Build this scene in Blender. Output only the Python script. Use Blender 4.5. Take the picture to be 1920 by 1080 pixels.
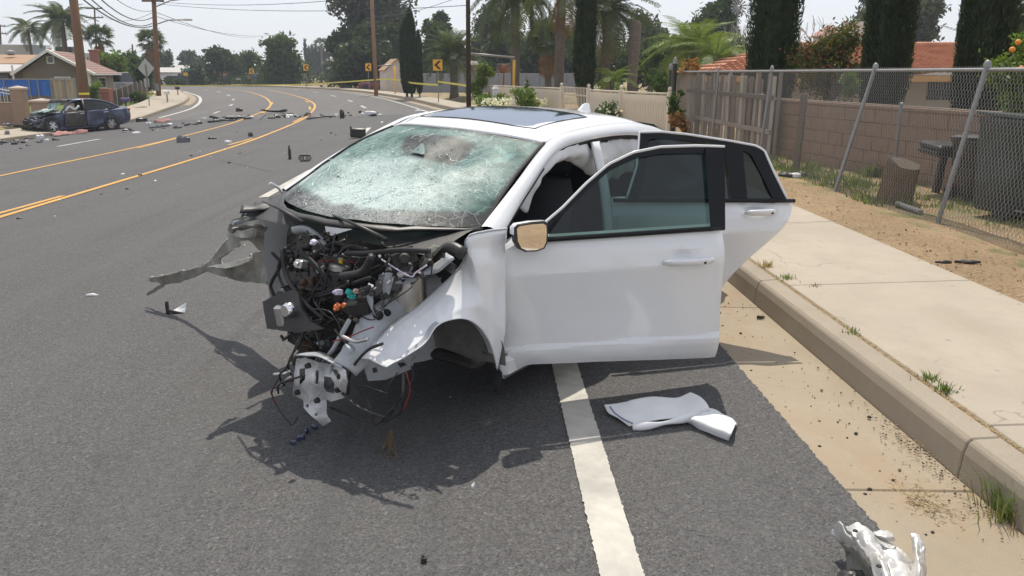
import bpy, bmesh, math, random
from math import sin, cos, pi, radians, atan, hypot, sqrt, floor
from mathutils import Vector, Matrix, noise, Euler
import numpy as np

SC = bpy.context.scene
for o in list(bpy.data.objects):
    bpy.data.objects.remove(o)
COL = SC.collection

# ------------------------------------------------------------------ camera
FPX, CAMH = 1550.0, 1.72                      # focal length in pixels of a 1920 wide picture, eye height
PITCH = atan((540 - 137) / FPX)
YAW = atan(52 / (FPX / cos(PITCH)))
FW = Vector((sin(YAW) * cos(PITCH), cos(YAW) * cos(PITCH), -sin(PITCH)))
RT = Vector((cos(YAW), -sin(YAW), 0))
UP = RT.cross(FW)
CAM = Vector((0, 0, CAMH))
cam = bpy.data.cameras.new('camera')
cam.sensor_width = 36.0
cam.lens = FPX / 1920 * 36
cam.clip_start = 0.05
cam.clip_end = 4000
co = bpy.data.objects.new('camera', cam)
COL.objects.link(co)
m = Matrix((RT, UP, -FW)).transposed().to_4x4()
m.translation = CAM
co.matrix_world = m
SC.camera = co

# ------------------------------------------------------------------ sky, sun, exposure
SUN_EL, SUN_AZ = radians(62.5), radians(6)     # azimuth clockwise from +Y
wd = bpy.data.worlds.new('World')
SC.world = wd
wd.use_nodes = True
nt = wd.node_tree
nt.nodes.clear()
wo = nt.nodes.new('ShaderNodeOutputWorld')
bg = nt.nodes.new('ShaderNodeBackground')
sk = nt.nodes.new('ShaderNodeTexSky')
sk.sky_type = 'NISHITA'
sk.sun_disc = False
sk.sun_elevation = SUN_EL
sk.sun_rotation = SUN_AZ
sk.air_density = 1.0
sk.dust_density = 1.0
sk.ozone_density = 1.0
sk.altitude = 100
hs = nt.nodes.new('ShaderNodeHueSaturation')   # pale hazy summer sky
hs.inputs['Saturation'].default_value = 0.55
hs.inputs['Value'].default_value = 1.35
nt.links.new(sk.outputs[0], hs.inputs['Color'])
mx = nt.nodes.new('ShaderNodeMix')              # milky haze veil over the whole sky
mx.data_type = 'RGBA'
mx.inputs[0].default_value = 0.64
mx.inputs[7].default_value = (8.3, 8.55, 9.3, 1)
nt.links.new(hs.outputs[0], mx.inputs[6])
nt.links.new(mx.outputs[2], bg.inputs['Color'])
bg.inputs['Strength'].default_value = 0.12
nt.links.new(bg.outputs[0], wo.inputs['Surface'])
sl = bpy.data.lights.new('sun', 'SUN')
sl.energy = 4.7
sl.angle = radians(0.6)
sl.color = (1.0, 0.93, 0.81)
so = bpy.data.objects.new('sun', sl)
COL.objects.link(so)
sdir = Vector((sin(SUN_AZ) * cos(SUN_EL), cos(SUN_AZ) * cos(SUN_EL), sin(SUN_EL)))
so.rotation_euler = sdir.to_track_quat('Z', 'Y').to_euler()
so.location = sdir * 200
SC.view_settings.view_transform = 'Standard'
SC.view_settings.look = 'None'
SC.view_settings.gamma = 1
SC.view_settings.use_curve_mapping = False
SC.view_settings.exposure = -0.15
SC.render.engine = 'CYCLES'
SC.cycles.max_bounces = 8
SC.cycles.transparent_max_bounces = 24
SC.cycles.volume_bounces = 0
SC.cycles.use_denoising = True

# ------------------------------------------------------------------ terrain
def sm(a, b, t):
    t = min(1.0, max(0.0, (t - a) / (b - a)))
    return t * t * (3 - 2 * t)

def G(x, y):                                   # road surface: banked 4.5 % near by, level after the bend
    k = sm(36, 60, y)
    return 0.045 * (1 - k) * min(max(x, -30.0), 2.1)

def ray(px, py):
    return FW + RT * ((px - 960) / FPX) - UP * ((py - 540) / FPX)

def W(px, py, Y):                              # point at distance Y along the road axis
    d = ray(px, py)
    return CAM + d * (Y / d.y)

def onz(px, py, z):
    d = ray(px, py)
    return CAM + d * ((z - CAMH) / d.z)

def at(px, py, dz=0.0, H=None):                # point of the road surface (or height field H)
    H = H or G
    d = ray(px, py)
    t0, t1, t = 1.5, None, 1.5
    while t < 400:
        p = CAM + d * t
        if p.z < H(p.x, p.y) + dz:
            t1 = t
            break
        t0 = t
        t *= 1.01
    if t1 is None:
        return CAM + d * 300
    for _ in range(40):
        tm = (t0 + t1) / 2
        p = CAM + d * tm
        if p.z < H(p.x, p.y) + dz:
            t1 = tm
        else:
            t0 = tm
    return CAM + d * t1

# ------------------------------------------------------------------ object helpers
def link(o, parent=None):
    COL.objects.link(o)
    if parent is not None:
        o.parent = parent
    return o

def tag(o, label=None, cat=None, group=None, kind=None):
    if label: o['label'] = label
    if cat: o['category'] = cat
    if group: o['group'] = group
    if kind: o['kind'] = kind
    return o

def empty(name, label, cat, loc=(0, 0, 0), rz=0.0, group=None):
    o = bpy.data.objects.new(name, None)
    o.empty_display_size = 0.2
    COL.objects.link(o)
    o.location = loc
    o.rotation_euler = (0, 0, rz)
    return tag(o, label, cat, group)

def inst(mesh, name, parent=None, loc=(0, 0, 0), rot=(0, 0, 0), sc=(1, 1, 1)):
    o = bpy.data.objects.new(name, mesh)
    COL.objects.link(o)
    o.parent = parent
    o.location = loc
    o.rotation_euler = rot
    o.scale = sc
    return o

def copy_tree(o, parent=None):
    c = o.copy()
    COL.objects.link(c)
    c.parent = parent
    for ch in list(o.children):
        copy_tree(ch, c)
    return c

def nz(p, s=1.0, seed=0.0):
    return noise.noise(Vector((p[0] * s + seed, p[1] * s + seed * 1.7, p[2] * s - seed)))

class MB:
    def __init__(s):
        s.v, s.f, s.mi = [], [], []
        s.cur = 0
    def add(s, vs, fs):
        b = len(s.v)
        s.v.extend(tuple(p) for p in vs)
        for f in fs:
            s.f.append(tuple(i + b for i in f))
            s.mi.append(s.cur)
        return s
    def box(s, c, d, rz=0.0, rot=None, taper=1.0):
        R = rot if rot is not None else Matrix.Rotation(rz, 3, 'Z')
        vs = []
        for z in (-.5, .5):
            k = taper if z > 0 else 1.0
            for x, y in ((-.5, -.5), (.5, -.5), (.5, .5), (-.5, .5)):
                vs.append(Vector(c) + R @ Vector((x * d[0] * k, y * d[1] * k, z * d[2])))
        return s.add(vs, [(3, 2, 1, 0), (4, 5, 6, 7), (0, 1, 5, 4), (1, 2, 6, 5), (2, 3, 7, 6), (3, 0, 4, 7)])
    def cbox(s, c, d, b=.01, rot=None):          # chamfered box
        R = rot if rot is not None else Matrix.Identity(3)
        hx, hy, hz = d[0] / 2, d[1] / 2, d[2] / 2
        b = min(b, hx * .9, hy * .9, hz * .9)
        rings = []
        for z, k in ((-hz, b), (-hz + b, 0), (hz - b, 0), (hz, b)):
            x, y = hx - k, hy - k
            rings.append([Vector(c) + R @ Vector(q) for q in ((-x + b, -y, z), (x - b, -y, z), (x, -y + b, z), (x, y - b, z), (x - b, y, z), (-x + b, y, z), (-x, y - b, z), (-x, -y + b, z))])
        return s.rings(rings)
    def rings(s, rings, cap=True, close=True):
        n = len(rings[0])
        vs = [p for r in rings for p in r]
        fs = []
        for i in range(len(rings) - 1):
            for j in range(n if close else n - 1):
                a, b2 = i * n + j, i * n + (j + 1) % n
                fs.append((a, b2, b2 + n, a + n))
        if cap and close:
            fs.append(tuple(reversed(range(n))))
            fs.append(tuple(range((len(rings) - 1) * n, len(rings) * n)))
        return s.add(vs, fs)
    def tube(s, pts, r, n=6, cap=True, flat=1.0):
        pts = [Vector(p) for p in pts]
        rs = r if isinstance(r, (list, tuple)) else [r] * len(pts)
        rings = []
        u = None
        for i, p in enumerate(pts):
            t = (pts[min(i + 1, len(pts) - 1)] - pts[max(i - 1, 0)])
            if t.length < 1e-9: t = Vector((0, 0, 1))
            t.normalize()
            if u is None:
                u = t.orthogonal().normalized()
            else:
                u = (u - t * u.dot(t))
                u = u.normalized() if u.length > 1e-6 else t.orthogonal().normalized()
            w = t.cross(u)
            rings.append([p + (u * cos(2 * pi * k / n) + w * sin(2 * pi * k / n) * flat) * rs[i] for k in range(n)])
        return s.rings(rings, cap)
    def lathe(s, prof, c=(0, 0, 0), n=16, axis='Z', rot=None, cap=True):
        rings = []
        for r, z in prof:
            ring = []
            for k in range(n):
                a = 2 * pi * k / n
                q = Vector((r * cos(a), r * sin(a), z))
                if axis == 'Y': q = Vector((q.x, q.z, -q.y))
                if axis == 'X': q = Vector((q.z, q.x, q.y))
                if rot is not None: q = rot @ q
                ring.append(Vector(c) + q)
            rings.append(ring)
        return s.rings(rings, cap)
    def grid(s, rows, flip=False):
        n = len(rows[0])
        vs = [p for r in rows for p in r]
        fs = []
        for i in range(len(rows) - 1):
            for j in range(n - 1):
                a = i * n + j
                f = (a, a + 1, a + n + 1, a + n)
                fs.append(f[::-1] if flip else f)
        return s.add(vs, fs)
    def prism(s, poly, h, M=None):               # poly of (x, y), extruded along z from 0 to h, then M
        M = M or Matrix.Identity(4)
        n = len(poly)
        vs = [M @ Vector((x, y, 0)) for x, y in poly] + [M @ Vector((x, y, h)) for x, y in poly]
        fs = [tuple(reversed(range(n))), tuple(range(n, 2 * n))]
        fs += [(i, (i + 1) % n, n + (i + 1) % n, n + i) for i in range(n)]
        return s.add(vs, fs)
    def quad(s, a, b, c, d):
        return s.add([a, b, c, d], [(0, 1, 2, 3)])
    def mesh(s, name, mats, smooth=False, angle=None):
        me = bpy.data.meshes.new(name)
        me.from_pydata(s.v, [], s.f)
        if not isinstance(mats, (list, tuple)): mats = [mats]
        for mm in mats:
            me.materials.append(mm)
        if any(s.mi):
            me.polygons.foreach_set('material_index', s.mi)
        if smooth:
            me.polygons.foreach_set('use_smooth', [True] * len(me.polygons))
            if angle:
                me.set_sharp_from_angle(angle=radians(angle))
        me.update()
        return me
    def build(s, name, mats, parent=None, smooth=False, angle=None, loc=None, rot=None):
        o = bpy.data.objects.new(name, s.mesh(name, mats, smooth, angle))
        link(o, parent)
        if loc is not None: o.location = loc
        if rot is not None: o.rotation_euler = rot
        return o

def crom(pts, n):                                # Catmull-Rom through points, n samples per segment
    pts = [Vector(p) for p in pts]
    out = []
    L = len(pts)
    for i in range(L - 1):
        p0 = pts[i - 1] if i > 0 else pts[0] * 2 - pts[1]
        p1, p2 = pts[i], pts[i + 1]
        p3 = pts[i + 2] if i + 2 < L else pts[-1] * 2 - pts[-2]
        for k in range(n):
            t = k / n
            out.append(0.5 * ((2 * p1) + (p2 - p0) * t + (2 * p0 - 5 * p1 + 4 * p2 - p3) * t * t + (3 * p1 - p0 - 3 * p2 + p3) * t * t * t))
    out.append(pts[-1].copy())
    return out

def patch(rows, nu=4, nv=4):                     # smooth grid through a grid of control points
    a = [crom(r, nu) for r in rows]
    cols = [crom([a[i][j] for i in range(len(a))], nv) for j in range(len(a[0]))]
    return [[cols[j][i] for j in range(len(cols))] for i in range(len(cols[0]))]

def resample(pts, n):
    pts = [Vector(p) for p in pts]
    d = [0.0]
    for a, b in zip(pts, pts[1:]): d.append(d[-1] + (b - a).length)
    out = []
    j = 0
    for i in range(n):
        t = d[-1] * i / (n - 1)
        while j < len(pts) - 2 and d[j + 1] < t: j += 1
        k = (t - d[j]) / max(d[j + 1] - d[j], 1e-9)
        out.append(pts[j].lerp(pts[j + 1], min(1, k)))
    return out

def solid(o, t, off=0.0):
    md = o.modifiers.new('thickness', 'SOLIDIFY')
    md.thickness = t
    md.offset = off
    return o

def bevel(o, w, n=2):
    md = o.modifiers.new('edges', 'BEVEL')
    md.width = w
    md.segments = n
    md.limit_method = 'ANGLE'
    md.angle_limit = radians(35)
    return o

# ------------------------------------------------------------------ materials
class NT:
    def __init__(s, name):
        s.m = bpy.data.materials.new(name)
        s.m.use_nodes = True
        s.t = s.m.node_tree
        s.t.nodes.clear()
        s.out = s.t.nodes.new('ShaderNodeOutputMaterial')
    def n(s, typ, ins=None, **kw):
        nd = s.t.nodes.new('ShaderNode' + typ)
        for k, v in kw.items(): setattr(nd, k, v)
        for k, v in (ins or {}).items():
            if isinstance(v, bpy.types.NodeSocket): s.t.links.new(v, nd.inputs[k])
            else: nd.inputs[k].default_value = v
        return nd
    def l(s, a, b): s.t.links.new(a, b)
    def noise(s, co, scale, detail=4, rough=.55, dist=0.0):
        return s.n('TexNoise', {'Vector': co, 'Scale': scale, 'Detail': detail, 'Roughness': rough, 'Distortion': dist}).outputs['Fac']
    def ramp(s, f, stops):
        nd = s.n('ValToRGB', {'Fac': f})
        e = nd.color_ramp.elements
        while len(e) < len(stops): e.new(.5)
        for q, (p, c) in zip(e, stops):
            q.position = p
            q.color = (c[0], c[1], c[2], 1) if isinstance(c, (tuple, list)) else (c, c, c, 1)
        return nd.outputs['Color']
    def mix(s, f, a, b, typ='MIX'):
        nd = s.n('Mix', data_type='RGBA', blend_type=typ, clamp_factor=True)
        for i, v in ((0, f), (6, a), (7, b)):
            if isinstance(v, bpy.types.NodeSocket): s.l(v, nd.inputs[i])
            elif i == 0: nd.inputs[0].default_value = v
            else: nd.inputs[i].default_value = (v[0], v[1], v[2], 1) if isinstance(v, (tuple, list)) else (v, v, v, 1)
        return nd.outputs[2]
    def math(s, op, a, b=None):
        nd = s.n('Math', operation=op)
        for i, v in ((0, a), (1, b)):
            if v is None: continue
            if isinstance(v, bpy.types.NodeSocket): s.l(v, nd.inputs[i])
            else: nd.inputs[i].default_value = v
        return nd.outputs[0]
    def coord(s, which='Object'):
        return s.n('TexCoord').outputs[which]
    def pos(s): return s.n('NewGeometry').outputs['Position']
    def princ(s, col, rough=.6, metal=0.0, spec=.5, bump=None, bstr=.3, bdist=.01, coat=0.0, trans=0.0, emit=None, alpha=None):
        p = s.n('BsdfPrincipled')
        def st(k, v):
            if isinstance(v, bpy.types.NodeSocket): s.l(v, p.inputs[k])
            elif isinstance(v, (tuple, list)): p.inputs[k].default_value = (v[0], v[1], v[2], 1)
            else: p.inputs[k].default_value = v
        st('Base Color', col if not isinstance(col, float) else (col, col, col))
        st('Roughness', rough); st('Metallic', metal); st('Specular IOR Level', spec)
        if coat: st('Coat Weight', coat); st('Coat Roughness', .05)
        if trans: st('Transmission Weight', trans)
        if bump is not None:
            b = s.n('Bump', {'Height': bump, 'Strength': bstr, 'Distance': bdist})
            s.l(b.outputs[0], p.inputs['Normal'])
        return p.outputs[0]
    def done(s, sh):
        s.l(sh, s.out.inputs['Surface'])
        return s.m

def mixc(c, k): return tuple(min(1, x * k) for x in c)

def M_plain(name, c, rough=.6, metal=0.0, scale=8.0, var=.18, bstr=.0, bscale=40.0, bdist=.005, spec=.5, coat=0.0, dirt=None, dirt_amt=.45, world=False, rvar=.12):
    t = NT(name)
    co_ = t.pos() if world else t.coord()
    f = t.noise(co_, scale, 6, .62)
    f2 = t.noise(co_, scale * 6.3, 3, .6)
    col = t.ramp(f, [(.25, mixc(c, 1 - var)), (.75, mixc(c, 1 + var))])
    col = t.mix(t.math('MULTIPLY', f2, var), col, mixc(c, .55))
    if dirt:
        d = t.ramp(t.noise(co_, scale * .6, 8, .7, .4), [(.5 - .12, 0.0), (.62, 1.0)])
        col = t.mix(t.math('MULTIPLY', d, dirt_amt), col, dirt)
    r = t.math('ADD', t.math('MULTIPLY', t.math('SUBTRACT', f, .5), rvar * 2), rough)
    b = t.noise(co_, bscale, 5, .6) if bstr else None
    return t.done(t.princ(col, r, metal, spec, b, bstr, bdist, coat))

def M_leaf(name, c, var=.5, trans=.35, rough=.6, big=None):
    t = NT(name)
    isl = t.n('NewGeometry').outputs['Random Per Island']
    f = t.noise(t.coord(), 1.3, 4, .6)
    col = t.ramp(isl, [(0, mixc(c, 1 - var)), (.5, c), (1, mixc(c, 1 + var))])
    col = t.mix(t.ramp(f, [(.35, 0.0), (.65, .6)]), col, mixc((c[0] * 1.15, c[1] * .95, c[2] * .7), .75))
    if big: col = t.mix(t.ramp(isl, [(.72, 0.0), (.8, 1.0)]), col, big)
    d = t.n('BsdfDiffuse', {'Color': col}).outputs[0]
    tr = t.n('BsdfTranslucent', {'Color': t.mix(.5, col, (c[0] * 1.6, c[1] * 1.7, c[2] * .7))}).outputs[0]
    g = t.n('BsdfGlossy', {'Roughness': .45, 'Color': (.6, .65, .6, 1)}).outputs[0]
    a = t.n('MixShader', {0: trans, 1: d, 2: tr}).outputs[0]
    return t.done(t.n('MixShader', {0: .04, 1: a, 2: g}).outputs[0])
# ================================================================== SETTING: road, kerbs, pavements, yards
def M_asphalt(name, c, lo, hi, stain=.25, sc=1.0):
    t = NT(name)
    p = t.pos()
    v = t.n('TexVoronoi', {'Vector': p, 'Scale': 85 * sc, 'Randomness': 1.0})
    sp = t.ramp(v.outputs['Color'], [(.15, lo), (.55, c), (.8, mixc(c, 1.25)), (.97, hi)])
    v2 = t.n('TexVoronoi', {'Vector': p, 'Scale': 210 * sc})
    sp = t.mix(.45, sp, t.ramp(v2.outputs['Color'], [(.1, mixc(lo, .8)), (.9, hi)]))
    big = t.noise(p, .35, 5, .6)
    mp = t.n('Mapping', {'Vector': p, 'Scale': (1.6, .05, 1)})
    lane = t.noise(mp.outputs[0], 1.0, 4, .6)
    col = t.mix(t.ramp(big, [(.35, 0.0), (.7, stain)]), sp, mixc(c, .62))
    col = t.mix(t.ramp(lane, [(.45, 0.0), (.75, .3)]), col, mixc(c, 1.45))
    mp2 = t.n('Mapping', {'Vector': p, 'Scale': (3.5, .10, 1), 'Rotation': (0, 0, .03)})
    tr_ = t.ramp(t.noise(mp2.outputs[0], 1.0, 3, .5, .3), [(.60, 0.0), (.70, .30)])
    col = t.mix(tr_, col, mixc(c, .5))
    oil = t.ramp(t.noise(p, 2.3, 6, .65), [(.62, 0.0), (.72, .35)])
    col = t.mix(oil, col, mixc(c, .45))
    h = t.math('ADD', t.math('MULTIPLY', v.outputs['Distance'], 1.0), t.math('MULTIPLY', t.noise(p, 300, 2), .5))
    return t.done(t.princ(col, .82, 0, .35, h, .55, .006))

def M_concrete(name, c, speck=.22, stain=(.30, .20, .11), stain_amt=.0, scale=1.0, spk=.10, cracks=False):
    t = NT(name)
    p = t.pos()
    f = t.noise(p, 1.4 * scale, 7, .62)
    g = t.noise(p, 160, 3, .7)
    h = t.noise(p, 14 * scale, 6, .6)
    col = t.ramp(f, [(.3, mixc(c, .86)), (.7, mixc(c, 1.08))])
    col = t.mix(t.ramp(g, [(.4, speck), (.62, 0.0)]), col, mixc(c, .55))
    col = t.mix(t.ramp(h, [(.55, 0.0), (.75, .3)]), col, mixc(c, .72))
    sv = t.n('TexVoronoi', {'Vector': p, 'Scale': 55})
    col = t.mix(t.ramp(sv.outputs['Distance'], [(.05, spk * 6), (.13, 0.0)]), col, (.10, .085, .07))
    if cracks:
        wn = t.n('TexNoise', {'Vector': p, 'Scale': 3.0, 'Detail': 6}).outputs['Color']
        wq = t.n('VectorMath', {0: p, 1: t.n('VectorMath', {0: wn, 'Scale': .5}, operation='SCALE').outputs[0]}, operation='ADD').outputs[0]
        ce = t.n('TexVoronoi', {'Vector': wq, 'Scale': .8}, feature='DISTANCE_TO_EDGE').outputs['Distance']
        cm = t.math('MULTIPLY', t.ramp(ce, [(0, 1.0), (.006, 0.0)]), t.ramp(t.noise(p, .8, 3), [(.5, 0.0), (.6, .8)]))
        col = t.mix(cm, col, mixc(c, .4))
        gv = t.n('TexVoronoi', {'Vector': p, 'Scale': 4.2}).outputs['Distance']
        col = t.mix(t.ramp(gv, [(.05, .55), (.085, 0.0)]), col, mixc(c, .5))
    if stain_amt:
        q = t.n('Mapping', {'Vector': p, 'Scale': (1.4, .45, 1)}).outputs[0]
        d = t.ramp(t.noise(q, 1.5, 7, .68, .5), [(.46, 0.0), (.66, 1.0)])
        col = t.mix(t.math('MULTIPLY', d, stain_amt), col, stain)
    return t.done(t.princ(col, .85, 0, .3, t.math('ADD', g, h), .25, .003))

def M_dirt(name, c, straw, green=None, s=1.0):
    t = NT(name)
    p = t.pos()
    f = t.noise(p, 1.1 * s, 8, .68)
    g = t.noise(p, 26, 6, .7)
    h = t.noise(t.n('Mapping', {'Vector': p, 'Scale': (1, 1, 1), 'Rotation': (0, 0, .6)}).outputs[0], 60, 4, .75, 1.2)
    col = t.ramp(f, [(.3, mixc(c, .7)), (.5, c), (.72, mixc(c, 1.3))])
    col = t.mix(t.ramp(h, [(.48, 0.0), (.62, .8)]), col, straw)
    col = t.mix(t.ramp(g, [(.3, .55), (.5, 0.0)]), col, mixc(c, .45))
    if green:
        gm = t.math('MULTIPLY', t.ramp(t.noise(p, .9, 6, .7), [(.47, 0.0), (.58, 1.0)]), t.ramp(h, [(.4, .3), (.6, 1.0)]))
        col = t.mix(gm, col, green)
    return t.done(t.princ(col, .95, 0, .15, t.math('ADD', g, h), .8, .03))

m_asph = M_asphalt('asphalt', (.078, .077, .078), (.028, .028, .029), (.21, .20, .195))
m_asph2 = M_asphalt('asphalt_far', (.118, .112, .108), (.06, .058, .057), (.2, .19, .185), .15, .5)
m_gutter = M_concrete('gutter_concrete', (.355, .295, .215), .3, (.31, .20, .11), .5)
m_kerb = M_concrete('kerb_concrete', (.35, .30, .235), .3, (.25, .19, .13), .35)
m_walk = M_concrete('sidewalk_concrete', (.405, .352, .282), .14, (.30, .25, .19), .35, .8, .06, True)
m_dirt = M_dirt('dry_dirt', (.36, .25, .15), (.55, .43, .27))
m_yard = M_dirt('yard_ground', (.34, .26, .16), (.50, .41, .25), (.15, .19, .06))
m_field = M_dirt('dry_field', (.30, .23, .14), (.40, .33, .2), (.15, .17, .07), .5)
m_white = M_plain('white_paint', (.57, .545, .48), .7, 0, 3.0, .1, .25, 120, .003, .4, 0, (.22, .21, .2), .55, True)
m_yellow = M_plain('yellow_paint', (.62, .33, .06), .7, 0, 2.0, .12, .2, 120, .003, .4, 0, (.3, .2, .1), .35, True)

# right edge line of the road as the reference curve
RE = crom([(.465, -8, 0), (.465, 2, 0), (.465, 10, 0), (.42, 18, 0), (-.55, 27.5, 0), (-1.75, 35, 0), (-2.85, 41.5, 0), (-4.6, 49.5, 0), (-6.8, 58.1, 0), (-9.1, 66.5, 0),
           (-11.2, 73.5, 0), (-13.9, 81.4, 0), (-20, 95, 0), (-29, 110, 0), (-42, 126, 0), (-60, 142, 0), (-85, 158, 0)], 8)
RE = resample(RE, 340)
RS = [0.0]
for a, b in zip(RE, RE[1:]): RS.append(RS[-1] + (b - a).length)
RS = [s - 8 for s in RS]                       # station 0 is beside the camera

def ref(s):
    i = 0
    lo, hi = 0, len(RS) - 2
    while lo < hi:
        mid = (lo + hi + 1) // 2
        if RS[mid] <= s: lo = mid
        else: hi = mid - 1
    i = lo
    k = (s - RS[i]) / (RS[i + 1] - RS[i])
    p = RE[i].lerp(RE[i + 1], k)
    a, b = RE[max(0, i - 1)], RE[min(len(RE) - 1, i + 2)]
    t = (b - a).normalized()
    return p, Vector((t.y, -t.x, 0))           # point, normal to the right

def offp(s, o):
    p, n = ref(s)
    return p + n * (o - (.3 * sm(25, 45, s) if o > .9 else 0))

def rz(s, o):                                  # height profile on the right: asphalt, gutter, kerb, pavement
    q = offp(s, .985)
    return G(q.x, q.y)

# left kerb line
LK = [Vector((-18.35, -8, 0)), Vector((-18.35, 10, 0)), Vector((-18.35, 30, 0))]
LKI = [(240, 231), (273, 222), (307, 210), (340, 198), (354, 188), (353, 181.5), (340, 174.5), (322, 171)]
LK += [Vector((p.x, p.y, 0)) for p in (at(*q) for q in LKI)]
LK += [Vector((-46, 98, 0)), Vector((-66, 112, 0)), Vector((-90, 126, 0))]
LK = crom(LK, 8)
N = 150
A_ = resample(LK, N)
B_ = [offp(RS[0] + (RS[-1] - RS[0]) * i / (N - 1), .985) for i in range(N)]
def road_rows(i0, i1, lift=0.0):
    rows = []
    for i in range(i0, i1):
        a, b = A_[i], B_[i]
        rows.append([Vector((q.x, q.y, G(q.x, q.y) + lift)) for q in (a.lerp(b, j / 30) for j in range(31))])
    return rows
tag(MB().grid(road_rows(0, N), True).build('road', m_asph2, smooth=True), kind='structure')
# the resurfaced lanes this side of the seam across the road
SEAM_L, SEAM_R = at(300, 224), at(846, 212)
ia = min(range(N), key=lambda i: abs(A_[i].y - SEAM_L.y))
rows = []
for i in range(0, 41):
    f = i / 40
    a = Vector((-18.1, -7.5 + f * (SEAM_L.y + 7.5), 0))
    k = 0
    b = offp(-7.5 + f * (SEAM_R.y + 7.7), .96)
    rows.append([Vector((q.x, q.y, G(q.x, q.y) + .004)) for q in (a.lerp(b, j / 40) for j in range(41))])
tag(MB().grid(rows, True).build('road_surface', m_asph, smooth=True), kind='structure')

def strip(pts, w, lift=.011):
    n = max(3, int(sum((b - a).length for a, b in zip(pts, pts[1:])) / .9) + 2)
    pts = resample(pts, n)
    rows = []
    for i, p in enumerate(pts):
        t = (pts[min(i + 1, n - 1)] - pts[max(i - 1, 0)])
        t.z = 0
        t.normalize()
        q = Vector((t.y, -t.x, 0)) * (w / 2)
        rows.append([Vector((a.x, a.y, G(a.x, a.y) + lift)) for a in (p - q, p + q)])
    return rows

def road_line(name, pts, w, mat, lift=.011):
    return tag(MB().grid(strip(pts, w, lift), True).build(name, mat), kind='structure')

def ragged(name, mat, s0, s1, oa, ob, lift, ja, jb, step=.012):
    rows = []
    n = int((s1 - s0) / step)
    for i in range(n + 1):
        s = s0 + (s1 - s0) * i / n
        a = oa + ja * (nz((s * 30, 1, 0), 1) + .8 * nz((s * 90, 5, 0), 1))
        b = ob + jb * (nz((s * 22, 9, 0), 1) + 1.0 * nz((s * 75, 3, 0), 1) + .5 * nz((s * 6, 3, 0), 1))
        rows.append([Vector((q.x, q.y, G(q.x, q.y) + l_)) for q, l_ in ((offp(s, a), lift if ja else .002), (offp(s, a * .5 + b * .5), lift if ja else .0075), (offp(s, b), lift))])
    return tag(MB().grid(rows, True).build(name, mat), kind='structure')
ragged('edge_line', m_white, 1.6, 11, -.076, .076, .011, .006, .006)
ragged('asphalt_edge', m_asph, 1.8, 14, .90, .992, .012, 0, .013)
road_line('edge_line', [offp(11 + i * .8, 0) for i in range(42)] , .152, m_white)
road_line('edge_line', [offp(44.2 + i * 1.5, 0) for i in range(50)], .13, m_white)
def imgline(pts): return crom([at(*p) for p in pts], 6)
YR = [(-7.07, -8), (-7.07, 5), (-7.08, 15), (-7.12, 21)]
YRI = [(480, 260.8), (556.7, 229.5), (580, 214.5), (590, 202), (587, 193.3), (566.7, 183.7), (538, 175.8), (504.8, 169), (479.8, 166.6), (450, 164.5)]
YRp = crom([Vector((x, y, 0)) for x, y in YR] + [at(*p) for p in YRI], 8)
YL = [(-10.65, -8), (-10.65, 5), (-10.66, 15), (-10.68, 20)]
YLI = [(240, 280), (340, 256.7), (440, 229.5), (476, 216), (496, 208), (507, 198), (505, 190), (488, 179), (458, 170.8), (420, 165.8), (390, 164)]
YLp = crom([Vector((x, y, 0)) for x, y in YL] + [at(*p) for p in YLI], 8)
road_line('centre_line', YRp, .13, m_yellow)
road_line('centre_line', YLp, .13, m_yellow)
for a, b in (((-20, 406), (118, 368)), ((428, 272.5), (474, 260)), ((550, 229.5), (566, 221)), ((582, 206), (580, 200)), ((579, 192.5), (572, 189))):
    road_line('broken_line', [at(*a), at(*b)], .12, m_yellow)
for a, b in (((257, 278.5), (333, 259.5)), ((492, 212.5), (505, 206.5)), ((509, 196), (511, 192))):
    road_line('broken_line', [at(*a), at(*b)], .12, m_yellow)
for a, b in (((494, 371), (586, 319)), ((681, 251), (692, 240)), ((677, 198.5), (686, 203)), ((652, 187.8), (661, 191)), ((620, 179), (630, 181.2)), ((587, 172.6), (597, 174)), ((551, 167.5), (560, 168.5)),
             ((108, 275.2), (188, 261)), ((400, 213.4), (412, 208.8)), ((430, 199), (436, 195.8)), ((436, 188.2), (438.5, 185.8)), ((425.5, 178), (431, 180)), ((406, 171.8), (414, 173.4)), ((382, 168.2), (389, 169))):
    road_line('lane_dash', [at(*a), at(*b)], .16, m_white)
road_line('edge_line', imgline([(298, 221.5), (330, 213), (357, 204.5), (371, 196), (376, 188), (373.5, 182), (367, 178.5), (348, 172.8), (336, 170.5), (318, 168.5)]), .2, m_white)
m_tar = M_plain('tar_seam', (.03, .03, .032), .6, 0, 4, .2, world=True)
for pts in (((395, 297), (450, 290), (520, 277), (575, 268)), ((405, 300), (450, 309), (505, 322))):
    road_line('tar_seam', imgline(pts), .014, m_tar, .009)

# gutter and kerb pieces on the right, each slab its own piece
def slab(mb, s0, s1, prof, base, g=.004):
    n = max(2, int((s1 - s0) / .6) + 1)
    rows = []
    for i in range(n + 1):
        s = s0 + g + (s1 - s0 - 2 * g) * i / n
        z = rz(s, 0)
        ring = [offp(s, o) + Vector((0, 0, z + dz)) for o, dz in prof]
        rows.append(ring)
    return mb.rings([list(reversed(r)) for r in rows])

def seg_group(name, mat, prof, cuts, piece):
    root = tag(bpy.data.objects.new(name, None), kind='structure')
    COL.objects.link(root)
    for s0, s1 in zip(cuts, cuts[1:]):
        mb = MB()
        slab(mb, s0, s1, prof, 0)
        o = mb.build(piece, mat, root)
        bevel(o, .006, 1)
    return root

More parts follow.
